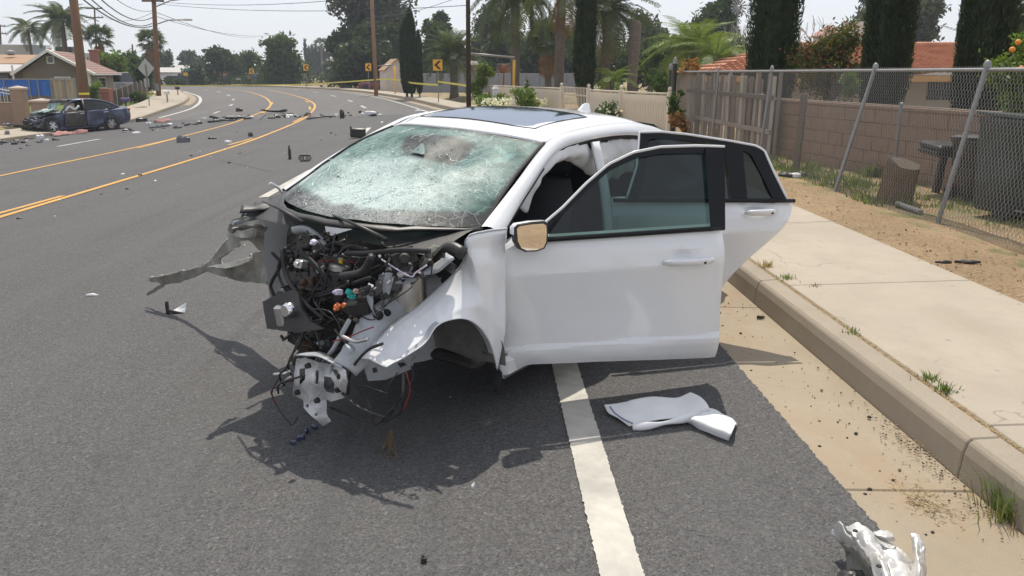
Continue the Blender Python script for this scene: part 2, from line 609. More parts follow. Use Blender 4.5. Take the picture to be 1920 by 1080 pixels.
def cuts(a, first, step, end):
    c = [a]
    s = first
    while s < end:
        c.append(s)
        s += step
    c.append(end)
    return c
gut = seg_group('gutter', m_gutter, [(.985, .006), (1.3, -.004), (1.535, -.012), (1.535, -.2), (.985, -.2)], cuts(-6, 3.02, 2.75, 30), 'gutter_slab')
krb = seg_group('kerb', m_kerb, [(1.537, -.2), (1.537, -.01), (1.548, .10), (1.562, .148), (1.582, .163), (1.70, .168), (1.70, -.2)], cuts(-6, 3.15, 2.75, 36), 'kerb_segment')
swk = seg_group('sidewalk', m_walk, [(1.725, -.2), (1.725, .165), (1.735, .17), (3.05, .198), (3.06, .19), (3.06, -.2)], cuts(-6, .81, 2.455, 42), 'sidewalk_slab')
for nm, mat_, prof, s0 in (('far_gutter', m_gutter, [(.985, .006), (1.535, -.012), (1.535, -.2), (.985, -.2)], 30), ('far_kerb', m_kerb, [(1.537, -.2), (1.537, -.01), (1.57, .16), (1.70, .168), (1.70, -.2)], 36),
                           ('far_sidewalk', m_walk, [(1.725, -.2), (1.725, .165), (3.05, .198), (3.06, -.2)], 42)):
    mb = MB()
    slab(mb, s0, 165, prof, 0)
    tag(mb.build(nm, mat_), kind='structure')
# soil in the joint between kerb and pavement
mb = MB()
slab(mb, -6, 36, [(1.702, -.1), (1.702, .158), (1.723, .160), (1.723, -.1)], 0)
tag(mb.build('joint_soil', m_dirt), kind='structure')
# dirt verge behind the pavement, gently uneven
def YZ(x, y):                                  # right hand yards
    return .262 + .03 * nz((x, y, 0), .7) + .012 * nz((x, y, 3), 3.1)
rows = []
for i in range(0, 150):
    s = -4 + i * .3
    p0, nn = ref(s)
    e = offp(s, 3.03)
    r = []
    for j in range(0, 46):
        d = j * .055 + (max(0, j - 20) ** 2) * .012
        q = e + nn * d
        z = rz(s, 0) + .182 if d < .02 else YZ(q.x, q.y)
        if d >= .02: z = z * sm(0, .35, d) + (rz(s, 0) + .19) * (1 - sm(0, .35, d)) + .012 * nz(q, 6)
        r.append(Vector((q.x, q.y, z)))
    rows.append(r)
tag(MB().grid(rows, True).build('dirt_verge', m_dirt, smooth=True), kind='structure')

# left pavement and kerb
LKn = resample(LK, 200)
def LZ(y): return -.62 + .72 * sm(38, 66, y)   # left hand yards
def lprof(prof, a, b):
    rows = []
    for i in range(len(LKn)):
        if not (a <= LKn[i].y <= b): continue
        t = LKn[min(i + 1, 199)] - LKn[max(i - 1, 0)]
        t.normalize()
        n = Vector((-t.y, t.x, 0))
        rows.append([Vector((q.x, q.y, G(LKn[i].x, LKn[i].y) + dz)) for q, dz in ((LKn[i] + n * o, dz) for o, dz in prof)])
    return rows
tag(MB().rings(lprof([(-.45, .008), (0, .0), (0, -.2), (-.45, -.2)], -8, 92)).build('gutter', m_gutter), kind='structure')
tag(MB().rings(lprof([(0, -.2), (.03, .14), (.16, .15), (.16, -.2)], -8, 92)).build('kerb', m_kerb), kind='structure')
rows = lprof([(.163, -.2), (.163, .15), (2.4, .19), (2.41, -.2)], 34, 92)
tag(MB().rings(rows).build('sidewalk', m_walk), kind='structure')
rows = lprof([(.163, -.2), (.163, .15), (3.6, .19), (3.61, -.2)], -8, 34.2)
tag(MB().rings(rows).build('driveway', m_walk), kind='structure')

# the ground itself
def kxs(y):
    a = min(LKn, key=lambda p: abs(p.y - y)).x if y < 120 else -90
    b = min(RE, key=lambda p: abs(p.y - y)).x + 4 if y < 150 else -60
    return a, b
xs = [-300, -240, -180, -140, -100, -80] + [-70 + i * 2.0 for i in range(56)] + [44, 50, 60, 80, 110, 160, 220, 300]
ys = [-60, -30, -15, -6] + [i * 2.0 for i in range(0, 60)] + [125, 135, 150, 170, 200, 250, 320, 420, 520]
rows = []
for y in ys:
    a, b = kxs(y)
    r = []
    for x in xs:
        if a - 2.2 < x < b + 1.0 and y < 160:
            z = min(G(x, y), G(min(max(x, a), b), y)) - .35
        elif x >= b + 1.0: z = .235 - .10 * sm(20, 60, y) - .1 * sm(55, 80, y)
        else: z = LZ(y) - .02
        if y > 150: z = .0 + (y - 150) * .004
        r.append(Vector((x, y, z)))
    rows.append(r)
tag(MB().grid(rows, True).build('ground', m_field, smooth=True), kind='structure')
# back yard with weeds beside the chain-link fence
rows = [[Vector((x, y, YZ(x, y) + .012 * nz((x, y, 9), 5) - (.02 if x < 4.2 else 0))) for x in [4.1 + i * .16 for i in range(70)]] for y in [4 + j * .18 for j in range(100)]]
tag(MB().grid(rows, True).build('yard_ground', m_yard, smooth=True), kind='structure')
# ================================================================== THE WRECKED WHITE CAR
m_paint = M_plain('white_car_paint', (.80, .81, .825), .24, 0, 3, .02, coat=.7, dirt=(.5, .46, .40), dirt_amt=.16, spec=.5, rvar=.04)
def M_carpaint():
    t = NT('white_car_paint')
    c = t.coord()
    sep = t.n('SeparateXYZ', {0: c})
    f = t.noise(c, 2.2, 7, .68, .3)
    base = t.mix(t.ramp(f, [(.35, 0.0), (.75, .5)]), (.80, .81, .825), (.765, .77, .775))
    q = t.n('Mapping', {'Vector': c, 'Scale': (1.5, 1.5, 9), 'Rotation': (0, .5, 0)}).outputs[0]
    scr = t.ramp(t.noise(q, 9, 8, .8, .8), [(.655, 0.0), (.70, .5)])
    msk = t.ramp(t.noise(c, 3.3, 4, .6), [(.52, 0.0), (.64, 1.0)])
    base = t.mix(t.math('MULTIPLY', scr, msk), base, (.50, .49, .47))
    low = t.ramp(sep.outputs[2], [(.18, .32), (.5, .0)])
    film = t.math('MULTIPLY', low, t.ramp(t.noise(c, 14, 6, .7), [(.3, .3), (.7, 1.0)]))
    base = t.mix(film, base, (.45, .41, .36))
    r = t.math('ADD', t.math('MULTIPLY', film, .9), .2)
    return t.done(t.princ(base, r, 0, .5, None, 0, 0, .7))
m_paint = M_carpaint()
m_primer = M_plain('pale_blue_primer', (.50, .54, .58), .42, 0, 5, .10, .15, 30, .004, dirt=(.2, .18, .16), dirt_amt=.5)
m_torn = M_plain('torn_sheet_metal', (.27, .262, .225), .5, .1, 6, .3, .3, 14, .01, dirt=(.075, .072, .06), dirt_amt=.8)
m_chrome = M_plain('chrome', (.8, .8, .8), .08, 1.0, 4, .03)
m_alu = M_plain('bare_aluminium', (.62, .62, .62), .34, .9, 7, .15, .2, 30, .004, dirt=(.3, .26, .2), dirt_amt=.4)
m_blackp = M_plain('black_plastic', (.018, .018, .02), .45, 0, 6, .3, .2, 60, .003, dirt=(.12, .11, .10), dirt_amt=.3)
m_rubber = M_plain('black_rubber', (.022, .022, .023), .75, 0, 5, .25, .2, 60, .003)
m_gloss = M_plain('gloss_black', (.008, .008, .010), .16, 0, 3, .1, spec=.25)
m_engine = M_plain('engine_metal', (.10, .10, .10), .5, .7, 9, .5, .4, 40, .01, dirt=(.03, .028, .025), dirt_amt=.8)
m_fabric = M_plain('grey_seat_fabric', (.045, .045, .05), .9, 0, 12, .2, .3, 150, .003)
m_cloth = M_plain('white_airbag_cloth', (.78, .78, .78), .85, 0, 6, .05, .35, 22, .012)
m_teal = M_plain('teal_connector', (.02, .38, .34), .45, 0, 6, .1)
m_orange = M_plain('orange_connector', (.7, .18, .05), .5, 0, 6, .1)
m_yellow_p = M_plain('yellow_plastic', (.75, .55, .05), .5, 0, 6, .1)
m_redw = M_plain('red_wire', (.22, .02, .02), .5, 0, 6, .1)
m_label = M_plain('paper_label', (.6, .55, .7), .7, 0, 20, .3)
m_red = M_plain('red_lens', (.35, .02, .02), .15, 0, 6, .1, coat=.5)

def M_glass(name, tint, alpha, rough=.02, dark=(.02, .025, .025)):
    t = NT(name)
    tr = t.n('BsdfTransparent', {'Color': (*tint, 1)}).outputs[0]
    df = t.n('BsdfDiffuse', {'Color': (*dark, 1)}).outputs[0]
    gl = t.n('BsdfGlossy', {'Roughness': rough, 'Color': (1, 1, 1, 1)}).outputs[0]
    a = t.n('MixShader', {0: alpha, 1: tr, 2: df}).outputs[0]
    bfc = t.n('NewGeometry').outputs['Backfacing']
    ior = t.math('ADD', t.math('MULTIPLY', bfc, 1 / 1.5 - 1.5), 1.5)
    fr = t.n('Fresnel', {'IOR': ior}).outputs[0]
    return t.done(t.n('MixShader', {0: fr, 1: a, 2: gl}).outputs[0])
m_glass = M_glass('tinted_window_glass', (.17, .28, .265), .12, .02, (.012, .018, .018))
m_glassd = M_glass('dark_privacy_glass', (.045, .065, .07), .4, .02, (.008, .01, .012))
def M_coated():
    t = NT('sunroof_glass')
    gl = t.n('BsdfGlossy', {'Roughness': .09, 'Color': (.80, .86, .95, 1)}).outputs[0]
    df = t.n('BsdfDiffuse', {'Color': (.03, .036, .045, 1)}).outputs[0]
    f = t.math('MAXIMUM', t.n('Fresnel', {'IOR': 1.9}).outputs[0], .62)
    return t.done(t.n('MixShader', {0: f, 1: df, 2: gl}).outputs[0])
m_roofglass = M_coated()
m_mirror = M_plain('mirror_glass', (.9, .9, .9), .015, 1.0, 4, .01, rvar=0)

def M_shatter(name):
    t = NT(name)
    c = t.coord()
    wob = t.n('TexNoise', {'Vector': c, 'Scale': 6.0, 'Detail': 5})
    w = t.n('VectorMath', {0: wob.outputs['Color'], 1: (.5, .5, .5)}, operation='SUBTRACT').outputs[0]
    w = t.n('VectorMath', {0: w, 'Scale': .10}, operation='SCALE').outputs[0]
    q = t.n('VectorMath', {0: c, 1: w}, operation='ADD').outputs[0]
    lines = None
    dens = t.noise(c, 3.1, 6, .66, .4)
    d = t.n('VectorMath', {0: c, 1: (-.30, .10, 1.02)}, operation='DISTANCE').outputs['Value']
    d2 = t.n('VectorMath', {0: c, 1: (-.42, -.48, 1.02)}, operation='DISTANCE').outputs['Value']
    hit_ = t.math('MAXIMUM', t.ramp(d, [(.12, 1.0), (.60, .0)]), t.math('MULTIPLY', t.ramp(d2, [(.05, 1.0), (.35, .0)]), .7))
    dens = t.math('ADD', t.math('MULTIPLY', dens, .80), t.math('MULTIPLY', hit_, .30))
    for sc, wd_, lo, amp in ((5, .010, .0, .55), (11, .018, .30, .75), (26, .030, .40, .7), (60, .07, .44, .7), (130, .13, .48, .7)):
        v = t.n('TexVoronoi', {'Vector': q, 'Scale': sc}, feature='DISTANCE_TO_EDGE').outputs['Distance']
        e = t.ramp(v, [(0.0, 1.0), (wd_, 0.0)])
        thr = t.ramp(dens, [(lo, 0.0), (lo + .18, amp)])
        e = t.math('MULTIPLY', e, thr)
        lines = e if lines is None else t.math('MAXIMUM', lines, e)
    sp = t.ramp(t.noise(c, 110, 3, .75), [(.57, 0.0), (.66, .95)])
    lines = t.math('MAXIMUM', lines, t.math('MULTIPLY', sp, t.ramp(dens, [(.32, .12), (.62, 1.0)])))
    teal = t.ramp(t.noise(c, 5.5, 7, .68, .6), [(.25, (.05, .11, .10)), (.45, (.105, .21, .19)), (.6, (.19, .32, .29)), (.8, (.32, .45, .42))])
    vc = t.n('TexVoronoi', {'Vector': q, 'Scale': 34}).outputs['Color']
    teal = t.mix(.20, teal, t.ramp(vc, [(.2, (.05, .11, .11)), (.9, (.40, .54, .50))]))
    teal = t.mix(t.math('MULTIPLY', hit_, .30), teal, (.50, .60, .58))
    fr_ = t.n('Attribute', attribute_name='frit').outputs['Fac']
    ho_ = t.n('Attribute', attribute_name='housing').outputs['Fac']
    teal = t.mix(t.math('MULTIPLY', ho_, .92), teal, (.045, .047, .05))
    lines = t.math('MULTIPLY', lines, t.math('SUBTRACT', 1.0, t.math('MULTIPLY', ho_, .72)))
    teal = t.mix(fr_, teal, (.035, .036, .038))
    lines = t.math('MULTIPLY', lines, t.math('SUBTRACT', 1.0, t.math('MULTIPLY', fr_, .45)))
    col = t.mix(lines, teal, (.80, .86, .85))
    df = t.princ(col, .5, 0, .25, t.math('ADD', t.noise(c, 34, 5, .7), lines), .12, .003)
    tr = t.n('BsdfTransparent', {'Color': (.30, .55, .50, 1)}).outputs[0]
    op = t.math('MAXIMUM', t.math('MAXIMUM', t.ramp(dens, [(.25, .52), (.62, .93)]), lines), fr_)
    return t.done(t.n('MixShader', {0: op, 1: tr, 2: df}).outputs[0])
m_shatter = M_shatter('shattered_laminated_glass')
def M_frit(name):
    t = NT(name)
    c = t.coord()
    v = t.n('TexVoronoi', {'Vector': c, 'Scale': 60}, feature='DISTANCE_TO_EDGE').outputs['Distance']
    l = t.math('MULTIPLY', t.ramp(v, [(0, 1.0), (.06, 0.0)]), t.ramp(t.noise(c, 7, 5, .7), [(.45, 0.0), (.6, .9)]))
    s = t.ramp(t.noise(c, 230, 2, .7), [(.63, 0.0), (.7, .8)])
    col = t.mix(t.math('MAXIMUM', l, s), (.035, .035, .038), (.7, .72, .72))
    return t.done(t.princ(col, .55, 0, .3, t.noise(c, 30, 4, .6), .3, .008))
m_frit = M_frit('cracked_black_glass_border')

CARM = Matrix.LocRotScale(Vector((-.885, 4.102, .06)), Euler((-.054, .005, -2.19)), None)
CARI = CARM.inverted()
car = empty('wrecked_sedan', 'white sedan with its front end torn off, windshield shattered and both left doors open', 'car', CARM.translation)
car.rotation_euler = (-.054, .005, -2.19)

def LPn(px, py, p0, n):                          # point of the photograph's sight line on a plane of the car
    o = CARI @ CAM
    d = CARI.to_3x3() @ ray(px, py)
    t = (Vector(p0) - o).dot(Vector(n)) / d.dot(Vector(n))
    return o + d * t
def LY(px, py, y): return LPn(px, py, (0, y, 0), (0, 1, 0))
def LX(px, py, x): return LPn(px, py, (x, 0, 0), (1, 0, 0))

def sheet(rows, amp=0.0, s=6.0, seed=0.0):
    out = []
    for r in rows:
        q = []
        for p in r:
            p = Vector(p)
            if amp: p = p + Vector((nz(p, s, seed), nz(p, s, seed + 7), nz(p, s, seed + 13))) * amp
            q.append(p)
        out.append(q)
    return out

def plate(name, outer, holes, mapf, t, mat, parent, jag=0.0, seed=1, sub=0):   # flat pressing with real holes
    bm = bmesh.new()
    rnd = random.Random(seed)
    eds = []
    for loop in [outer] + list(holes):
        pts = []
        for i, p in enumerate(loop):
            a, b = Vector((*p, 0)), Vector((*loop[(i + 1) % len(loop)], 0))
            k = max(1, int((b - a).length / 6)) if jag else 1
            for j in range(k):
                q = a.lerp(b, j / k)
                if jag: q += Vector((rnd.uniform(-jag, jag), rnd.uniform(-jag, jag), 0))
                pts.append(q)
        vs = [bm.verts.new(p) for p in pts]
        eds += [bm.edges.new((vs[i], vs[(i + 1) % len(vs)])) for i in range(len(vs))]
    bmesh.ops.triangle_fill(bm, edges=eds, use_beauty=True)
    if sub:
        bmesh.ops.subdivide_edges(bm, edges=bm.edges[:], cuts=sub)
    for v in bm.verts: v.co = mapf(v.co.x, v.co.y)
    bmesh.ops.recalc_face_normals(bm, faces=bm.faces[:])
    me = bpy.data.meshes.new(name)
    bm.to_mesh(me)
    bm.free()
    me.materials.append(mat)
    o = bpy.data.objects.new(name, me)
    link(o, parent)
    solid(o, t)
    return o

def sym(rows): return rows

# ---- roof
def roof_rows():
    R = []
    for xe, xc, ze, zc, w in ((-1.22, -1.06, 1.303, 1.352, .57), (-1.5, -1.42, 1.355, 1.405, .583), (-2.0, -1.96, 1.372, 1.422, .59), (-2.45, -2.45, 1.345, 1.398, .583), (-2.85, -2.88, 1.275, 1.318, .57)):
        r = []
        for k in (-1, -.62, 0, .62, 1):
            a = 1 - k * k
            r.append((xe + (xc - xe) * a, k * w, ze + (zc - ze) * (1 - abs(k) ** 2.6)))
        R.append(r)
    return R
RR = patch(roof_rows(), 8, 8)
roof = MB().grid(RR).build('roof', m_paint, car, True)
solid(roof, .02, -1)
def roofz(x, y):
    best = min((p for r in RR for p in r), key=lambda p: (p.x - x) ** 2 + (p.y - y) ** 2)
    c = [p for r in RR for p in r if (p.x - x) ** 2 + (p.y - y) ** 2 < .02]
    ws = [1 / ((p.x - x) ** 2 + (p.y - y) ** 2 + 1e-4) for p in c]
    return sum(p.z * w for p, w in zip(c, ws)) / sum(ws)
rows = []
for i in range(13):
    x = -1.30 - .68 * i / 12
    r = []
    for j in range(15):
        yy = -.43 + .86 * j / 14
        cx = abs(j - 7) / 7
        x2 = x + (.035 * (1 - cx ** 2) if i < 6 else 0) + (.03 * max(0, cx - .8) * (1 if i > 6 else -1) * 5 * abs(i - 6) / 6)
        r.append((x2, yy, roofz(x2, yy) + .005 - (.004 if i in (0, 12) or j in (0, 14) else 0)))
    rows.append(r)
MB().grid(rows).build('sunroof', m_roofglass, car, True)
fr = []
for i, j in [(0, k) for k in range(15)] + [(k, 14) for k in range(1, 13)] + [(12, k) for k in range(13, -1, -1)] + [(k, 0) for k in range(11, -1, -1)]:
    fr.append(rows[i][j])
MB().tube(fr, .006, 5).build('sunroof_seal', m_rubber, car, True)
# shark fin aerial
fin = MB()
prof = [(0, 0), (.03, .035), (.075, .062), (.13, .072), (.16, .07), (.165, .03), (.165, 0)]
rings = []
for k, (hw, sc_) in enumerate(((-.032, .0), (-.024, .45), (-.008, 1.0), (.008, 1.0), (.024, .45), (.032, .0))):
    rings.append([Vector((-2.60 - x * (1 if abs(hw) < .03 else .98), hw * (1 - z * 5), z * sc_ + 1.362)) for x, z in prof])
fin.rings(rings)
fin.build('aerial_fin', m_paint, car, True, 50)

# ---- pillars and roof rails, both sides
TOP = [(-.44, .70, .965), (-.8, .655, 1.135), (-1.22, .575, 1.302), (-1.5, .585, 1.354), (-2.0, .592, 1.371), (-2.45, .585, 1.344), (-2.85, .572, 1.274), (-3.2, .60, 1.14), (-3.45, .66, 1.03)]
BOT = [(-.50, .775, .905), (-.85, .705, 1.085), (-1.24, .634, 1.250), (-1.55, .652, 1.300), (-2.0, .664, 1.306), (-2.4, .668, 1.268), (-2.68, .685, 1.19), (-2.9, .74, 1.05), (-3.0, .80, .97)]
for sg in (1, -1):
    mid1 = [(a[0] * .7 + b[0] * .3, (a[1] * .7 + b[1] * .3 + .018), a[2] * .7 + b[2] * .3 + .02) for a, b in zip(TOP, BOT)]
    mid2 = [(a[0] * .3 + b[0] * .7, (a[1] * .3 + b[1] * .7 + .02), a[2] * .3 + b[2] * .7 + .014) for a, b in zip(TOP, BOT)]
    inn = [(b[0] - .01, b[1] - .05, b[2] - .004) for b in BOT]
    g = patch([[(x, y * sg, z) for x, y, z in r] for r in (TOP, mid1, mid2, BOT, inn)], 6, 3)
    o = MB().grid(g, sg > 0).build('side_frame', m_paint, car, True)
    seal = [(b[0] - .012, (b[1] - .022) * sg, b[2] - .014) for b in BOT]
    MB().tube(crom(seal, 6), .014, 6).build('door_seal', m_rubber, car, True)
    inner = [[(b[0], (b[1] - .03) * sg, b[2] - .005) for b in BOT], [(b[0] - .015, (b[1] - .10) * sg, b[2] - .05) for b in BOT]]
    MB().grid(patch(inner, 6, 1)).build('pillar_trim', m_blackp, car, True)
    # centre pillar
    p = patch([[(-1.60, .668 * sg, 1.292), (-1.585, .76 * sg, 1.0), (-1.57, .83 * sg, .6), (-1.56, .83 * sg, .24)],
               [(-1.645, .685 * sg, 1.295), (-1.635, .785 * sg, 1.0), (-1.625, .855 * sg, .6), (-1.62, .85 * sg, .24)],
               [(-1.70, .668 * sg, 1.292), (-1.70, .76 * sg, 1.0), (-1.69, .83 * sg, .6), (-1.69, .83 * sg, .24)]], 5, 4)
    solid(MB().grid(p, sg < 0).build('centre_pillar', m_paint, car, True), .02, -1)
# ---- windshield
def ws_pt(u, v):                                # u across -1..1 (left positive), v 0 bottom .. 1 top
    a = 1 - abs(u) ** 2.2
    bx, bz = -.46 + .40 * a, .955 + .025 * a
    tx, tz = -1.225 + .16 * a, 1.300 + .047 * a
    w = .695 + (.568 - .695) * v
    x = bx + (tx - bx) * v
    z = bz + (tz - bz) * v + .035 * sin(pi * v) * 1.0
    dent = -.05 * math.exp(-((u + .05) ** 2 / .12 + (v - .33) ** 2 / .05)) - .05 * math.exp(-((u - .45) ** 2 / .03 + (v - .68) ** 2 / .025)) + .03 * math.exp(-((u + .55) ** 2 / .05 + (v - .3) ** 2 / .04))
    p = Vector((x, u * w, z + dent))
    n_ = .008 * nz(p, 6) + .002 * nz(p, 19, 3)
    return p + Vector((.45, 0, .9)) * n_
NU, NV = 100, 64
def ws_grid(u0, u1, v0, v1, nu, nv, lift=0):
    return [[ws_pt(u0 + (u1 - u0) * j / nu, v0 + (v1 - v0) * i / nv) + Vector((.45, 0, .9)) * lift for j in range(nu + 1)] for i in range(nv + 1)]
ws = MB()
gfull = ws_grid(-1, 1, 0, 1, NU, NV)
ws.grid(gfull)
o = ws.build('windshield', m_shatter, car, True)
at_ = o.data.attributes.new('frit', 'FLOAT', 'POINT')
fv = []
for i in range(NV + 1):
    for j in range(NU + 1):
        u, v = -1 + 2 * j / NU, i / NV
        lowb = .105 + .035 * nz((u * 2, .3, 0), 2.0) + .03 * nz((u * 7, v * 4, 0), 1.0)
        fv.append(max(sm(lowb + .035, lowb - .02, v) if False else 1 - sm(lowb - .02, lowb + .035, v), sm(.955, .985, abs(u)), sm(.96, .985, v)))
at_.data.foreach_set('value', fv)
def proj(p):
    d = Vector(p) - CAM
    z = d.dot(FW)
    return 960 + FPX * d.dot(RT) / z, 540 - FPX * d.dot(UP) / z
WSP = [(proj(CARM @ gfull[i][j]), -1 + 2 * j / NU, i / NV) for i in range(0, NV + 1) for j in range(0, NU + 1)]
def ws_uv(px, py):
    c = sorted(WSP, key=lambda q: (q[0][0] - px) ** 2 + (q[0][1] - py) ** 2)[:4]
    k = [1 / ((q[0][0] - px) ** 2 + (q[0][1] - py) ** 2 + .5) for q in c]
    return Vector((sum(q[1] * w for q, w in zip(c, k)) / sum(k), sum(q[2] * w for q, w in zip(c, k)) / sum(k)))
def on_glass(name, pts, lift, mat):
    U = [ws_uv(*p) for p in pts]
    U = [Vector((u.x, u.y, 0)) for u in U]
    c = sum(U, Vector()) / len(U)
    B = crom(U + [U[0]], 3)[:-1]
    m_ = len(B)
    fs = (.15, .35, .55, .75, .9, 1.0)
    V = []
    for f in fs:
        for b in B:
            q = c.lerp(b, f)
            V.append(ws_pt(q.x, q.y) + Vector((.45, 0, .9)) * lift)
    V.append(ws_pt(c.x, c.y) + Vector((.45, 0, .9)) * lift)
    n_ = len(fs)
    F = [(k * m_ + i, k * m_ + (i + 1) % m_, (k + 1) * m_ + (i + 1) % m_, (k + 1) * m_ + i) for k in range(n_ - 1) for i in range(m_)] + [(i, (i + 1) % m_, n_ * m_) for i in range(m_)]
    return MB().add(V, F).build(name, mat, o, True)
at_ = o.data.attributes.new('housing', 'FLOAT', 'POINT')
HP = [ws_uv(*p) for p in ((750, 279), (755, 262), (768, 252), (800, 252), (857, 256), (895, 268), (882, 288), (849, 309), (800, 302), (760, 294))]
def sdist(q):
    c, dm_ = False, 9
    for i in range(len(HP)):
        a, b = HP[i - 1], HP[i]
        if (a.y > q.y) != (b.y > q.y) and q.x < (b.x - a.x) * (q.y - a.y) / (b.y - a.y) + a.x: c = not c
        t_ = max(0, min(1, (q - a).dot(b - a) / max(1e-9, (b - a).length_squared)))
        dm_ = min(dm_, (a + (b - a) * t_ - q).length)
    return dm_ if c else -dm_
at_.data.foreach_set('value', [sm(-.02, .03, sdist(Vector((-1 + 2 * j / NU, i / NV)))) for i in range(NV + 1) for j in range(NU + 1)])
on_glass('camera_window', [(771, 289), (782, 280), (794, 272), (797, 292), (784, 291)], .012, M_plain('camera_glass', (.09, .155, .148), .5))
# single cracks running over the sheet
rnd = random.Random(12)
cks = MB()
for k in range(36):
    if k < 34:
        c0 = rnd.choice(((.05, .30), (-.15, .22), (.35, .25), (.0, .75), (.5, .66), (-.55, .3)))
        u, v = c0[0] + rnd.gauss(0, .10), c0[1] + rnd.gauss(0, .07)
    else: u, v = rnd.uniform(-.9, .9), rnd.uniform(.15, .93)
    a_ = rnd.uniform(0, 6.28)
    pts = []
    for i in range(rnd.randint(4, 14)):
        if not (-.95 < u < .95 and .12 < v < .96): break
        pts.append(ws_pt(u, v) + Vector((.45, 0, .9)) * .002)
        a_ += rnd.gauss(0, .75)
        u += cos(a_) * .022
        v += sin(a_) * .022
    if len(pts) > 3: cks.tube(pts, rnd.uniform(.0006, .0011), 3)
tag(cks.build('crack_lines', M_plain('crack_white', (.80, .88, .86), .4), o), kind='stuff')
# wisps of glass that stand off the surface
rnd = random.Random(4)
sh = MB()
for k in range(700):
    u, v = rnd.gauss(0, .42), min(.95, abs(rnd.gauss(.25, .25)) + .03)
    if abs(u) > .96: continue
    p = ws_pt(u, v) + Vector((.45, 0, .9)) * .004
    s = rnd.uniform(.003, .010)
    a = [Vector((rnd.uniform(-s, s), rnd.uniform(-s, s), rnd.uniform(0, s))) for _ in range(3)]
    sh.add([p + q for q in a], [(0, 1, 2)])
tag(sh.build('glass_chips', M_plain('glass_chips', (.75, .86, .84), .1, 0, 9, .1, coat=.5), o), kind='stuff')
for sg in (1, -1):
    MB().tube([ws_pt(sg * 1.0, v / 12) + Vector((.01, 0, .002)) for v in range(13)], .009, 5).build('windshield_moulding', m_rubber, o, True)
# cowl, bulkhead, floor, dashboard
rows = patch([[(-.03 - .44 * abs(u) ** 2.2, u * .70, .958 + .01 * (1 - abs(u))) for u in (-1, -.5, 0, .5, 1)], [(-.005 - .43 * abs(u) ** 2.2, u * .71, .952) for u in (-1, -.5, 0, .5, 1)], [(-.02 - .43 * abs(u) ** 2.2, u * .71, .94) for u in (-1, -.5, 0, .5, 1)]], 6, 4)
solid(MB().grid(sheet(rows, .008, 14)).build('cowl', m_blackp, car, True), .005)
for k, (a, b) in enumerate((((.05, .52, .955), (-.12, -.05, .975)), ((.06, -.02, .955), (-.12, -.52, .965)))):
    wi = MB().tube([a, ((a[0] + b[0]) / 2 + .03, (a[1] + b[1]) / 2, .985), b], [.011, .008, .005], 5)
    wi.build('wiper', m_blackp, car, True)
rows = patch([[(-.34 - .12 * abs(y), y, z) for y in (-.60, -.3, .3, .68)] for z in (.90, .6, .3)], 5, 5)
solid(MB().grid(sheet(rows, .03, 5, 2)).build('bulkhead', m_blackp, car, True), .01)
MB().cbox((-1.7, 0, .26), (2.7, 1.5, .06), .02).build('floor_pan', m_blackp, car)
rows = patch([[(-.10, y, .87) for y in (-.66, 0, .66)], [(-.42, y, .97 - .02 * abs(y)) for y in (-.68, 0, .68)], [(-.62, y, .93) for y in (-.68, 0, .68)], [(-.68, y, .78) for y in (-.66, 0, .66)], [(-.55, y, .55) for y in (-.64, 0, .64)]], 6, 4)
MB().grid(rows).build('dashboard', m_blackp, car, True)
st = MB()
R = Matrix.Rotation(radians(-65), 3, 'Y')
st.tube([Vector((-.82, .36, .86)) + R @ Vector((.185 * cos(a), .185 * sin(a), 0)) for a in [2 * pi * k / 28 for k in range(29)]], .016, 6, False)
for a in (0, 2.6, 3.7):
    st.tube([Vector((-.82, .36, .86)), Vector((-.82, .36, .86)) + R @ Vector((.18 * cos(a), .18 * sin(a), 0))], .016, 5)
st.build('steering_wheel', m_blackp, car, True)
def seat(x, y, w=.5):
    mb = MB()
    mb.rings([[Vector((x + dx, y + sy * w / 2 * k, z)) for dx, sy in ((.26, -1), (.26, 1), (-.24, 1), (-.24, -1))] for z, k in ((.32, .9), (.42, 1), (.5, .94), (.53, .8))])
    s_ = mb.build('seat', m_fabric, car, True, 60)
    b = MB()
    b.rings([[Vector((x - .26 - (z - .5) * .38 + dx, y + sy * w / 2 * k, z)) for dx, sy in ((.07, -.8), (.09, 0), (.07, .8), (0, 1), (-.07, .7), (-.07, -.7), (0, -1))] for z, k in ((.48, .9), (.7, 1), (.95, .9), (1.05, .7))])
    b.build('seat_back', m_fabric, s_, True, 60)
    MB().cbox((x - .54, y, 1.14), (.1, .27, .17), .05).build('headrest', m_fabric, s_, True, 60)
seat(-1.12, .37); seat(-1.12, -.37); seat(-2.1, 0, 1.25)
# deployed curtain airbags hanging from the roof rail
up = [LY(x, y, .635) for x, y in ((973, 389), (1002, 325), (1036, 291), (1061, 278), (1097, 269), (1113, 290))]
lo = [LY(x, y, .60) for x, y in ((985, 398), (1000, 352), (1024, 317), (1046, 303), (1072, 305), (1110, 334))]
rows = patch([up, [(a + b) / 2 + Vector((0, .03, -.01)) for a, b in zip(up, lo)], lo], 9, 6)
solid(MB().grid(sheet(rows, .011, 15, 5)).build('curtain_airbag', m_cloth, car, True), .006)
up = [(-1.74, .64, 1.27), (-2.0, .64, 1.285), (-2.3, .64, 1.26)]
lo = [(-1.72, .62, 1.05), (-2.0, .62, 1.02), (-2.3, .62, 1.06)]
rows = patch([up, [((a[0] + b[0]) / 2, .66, (a[2] + b[2]) / 2) for a, b in zip(up, lo)], lo], 9, 6)
solid(MB().grid(sheet(rows, .025, 14, 9)).build('curtain_airbag', m_cloth, car, True), .006)
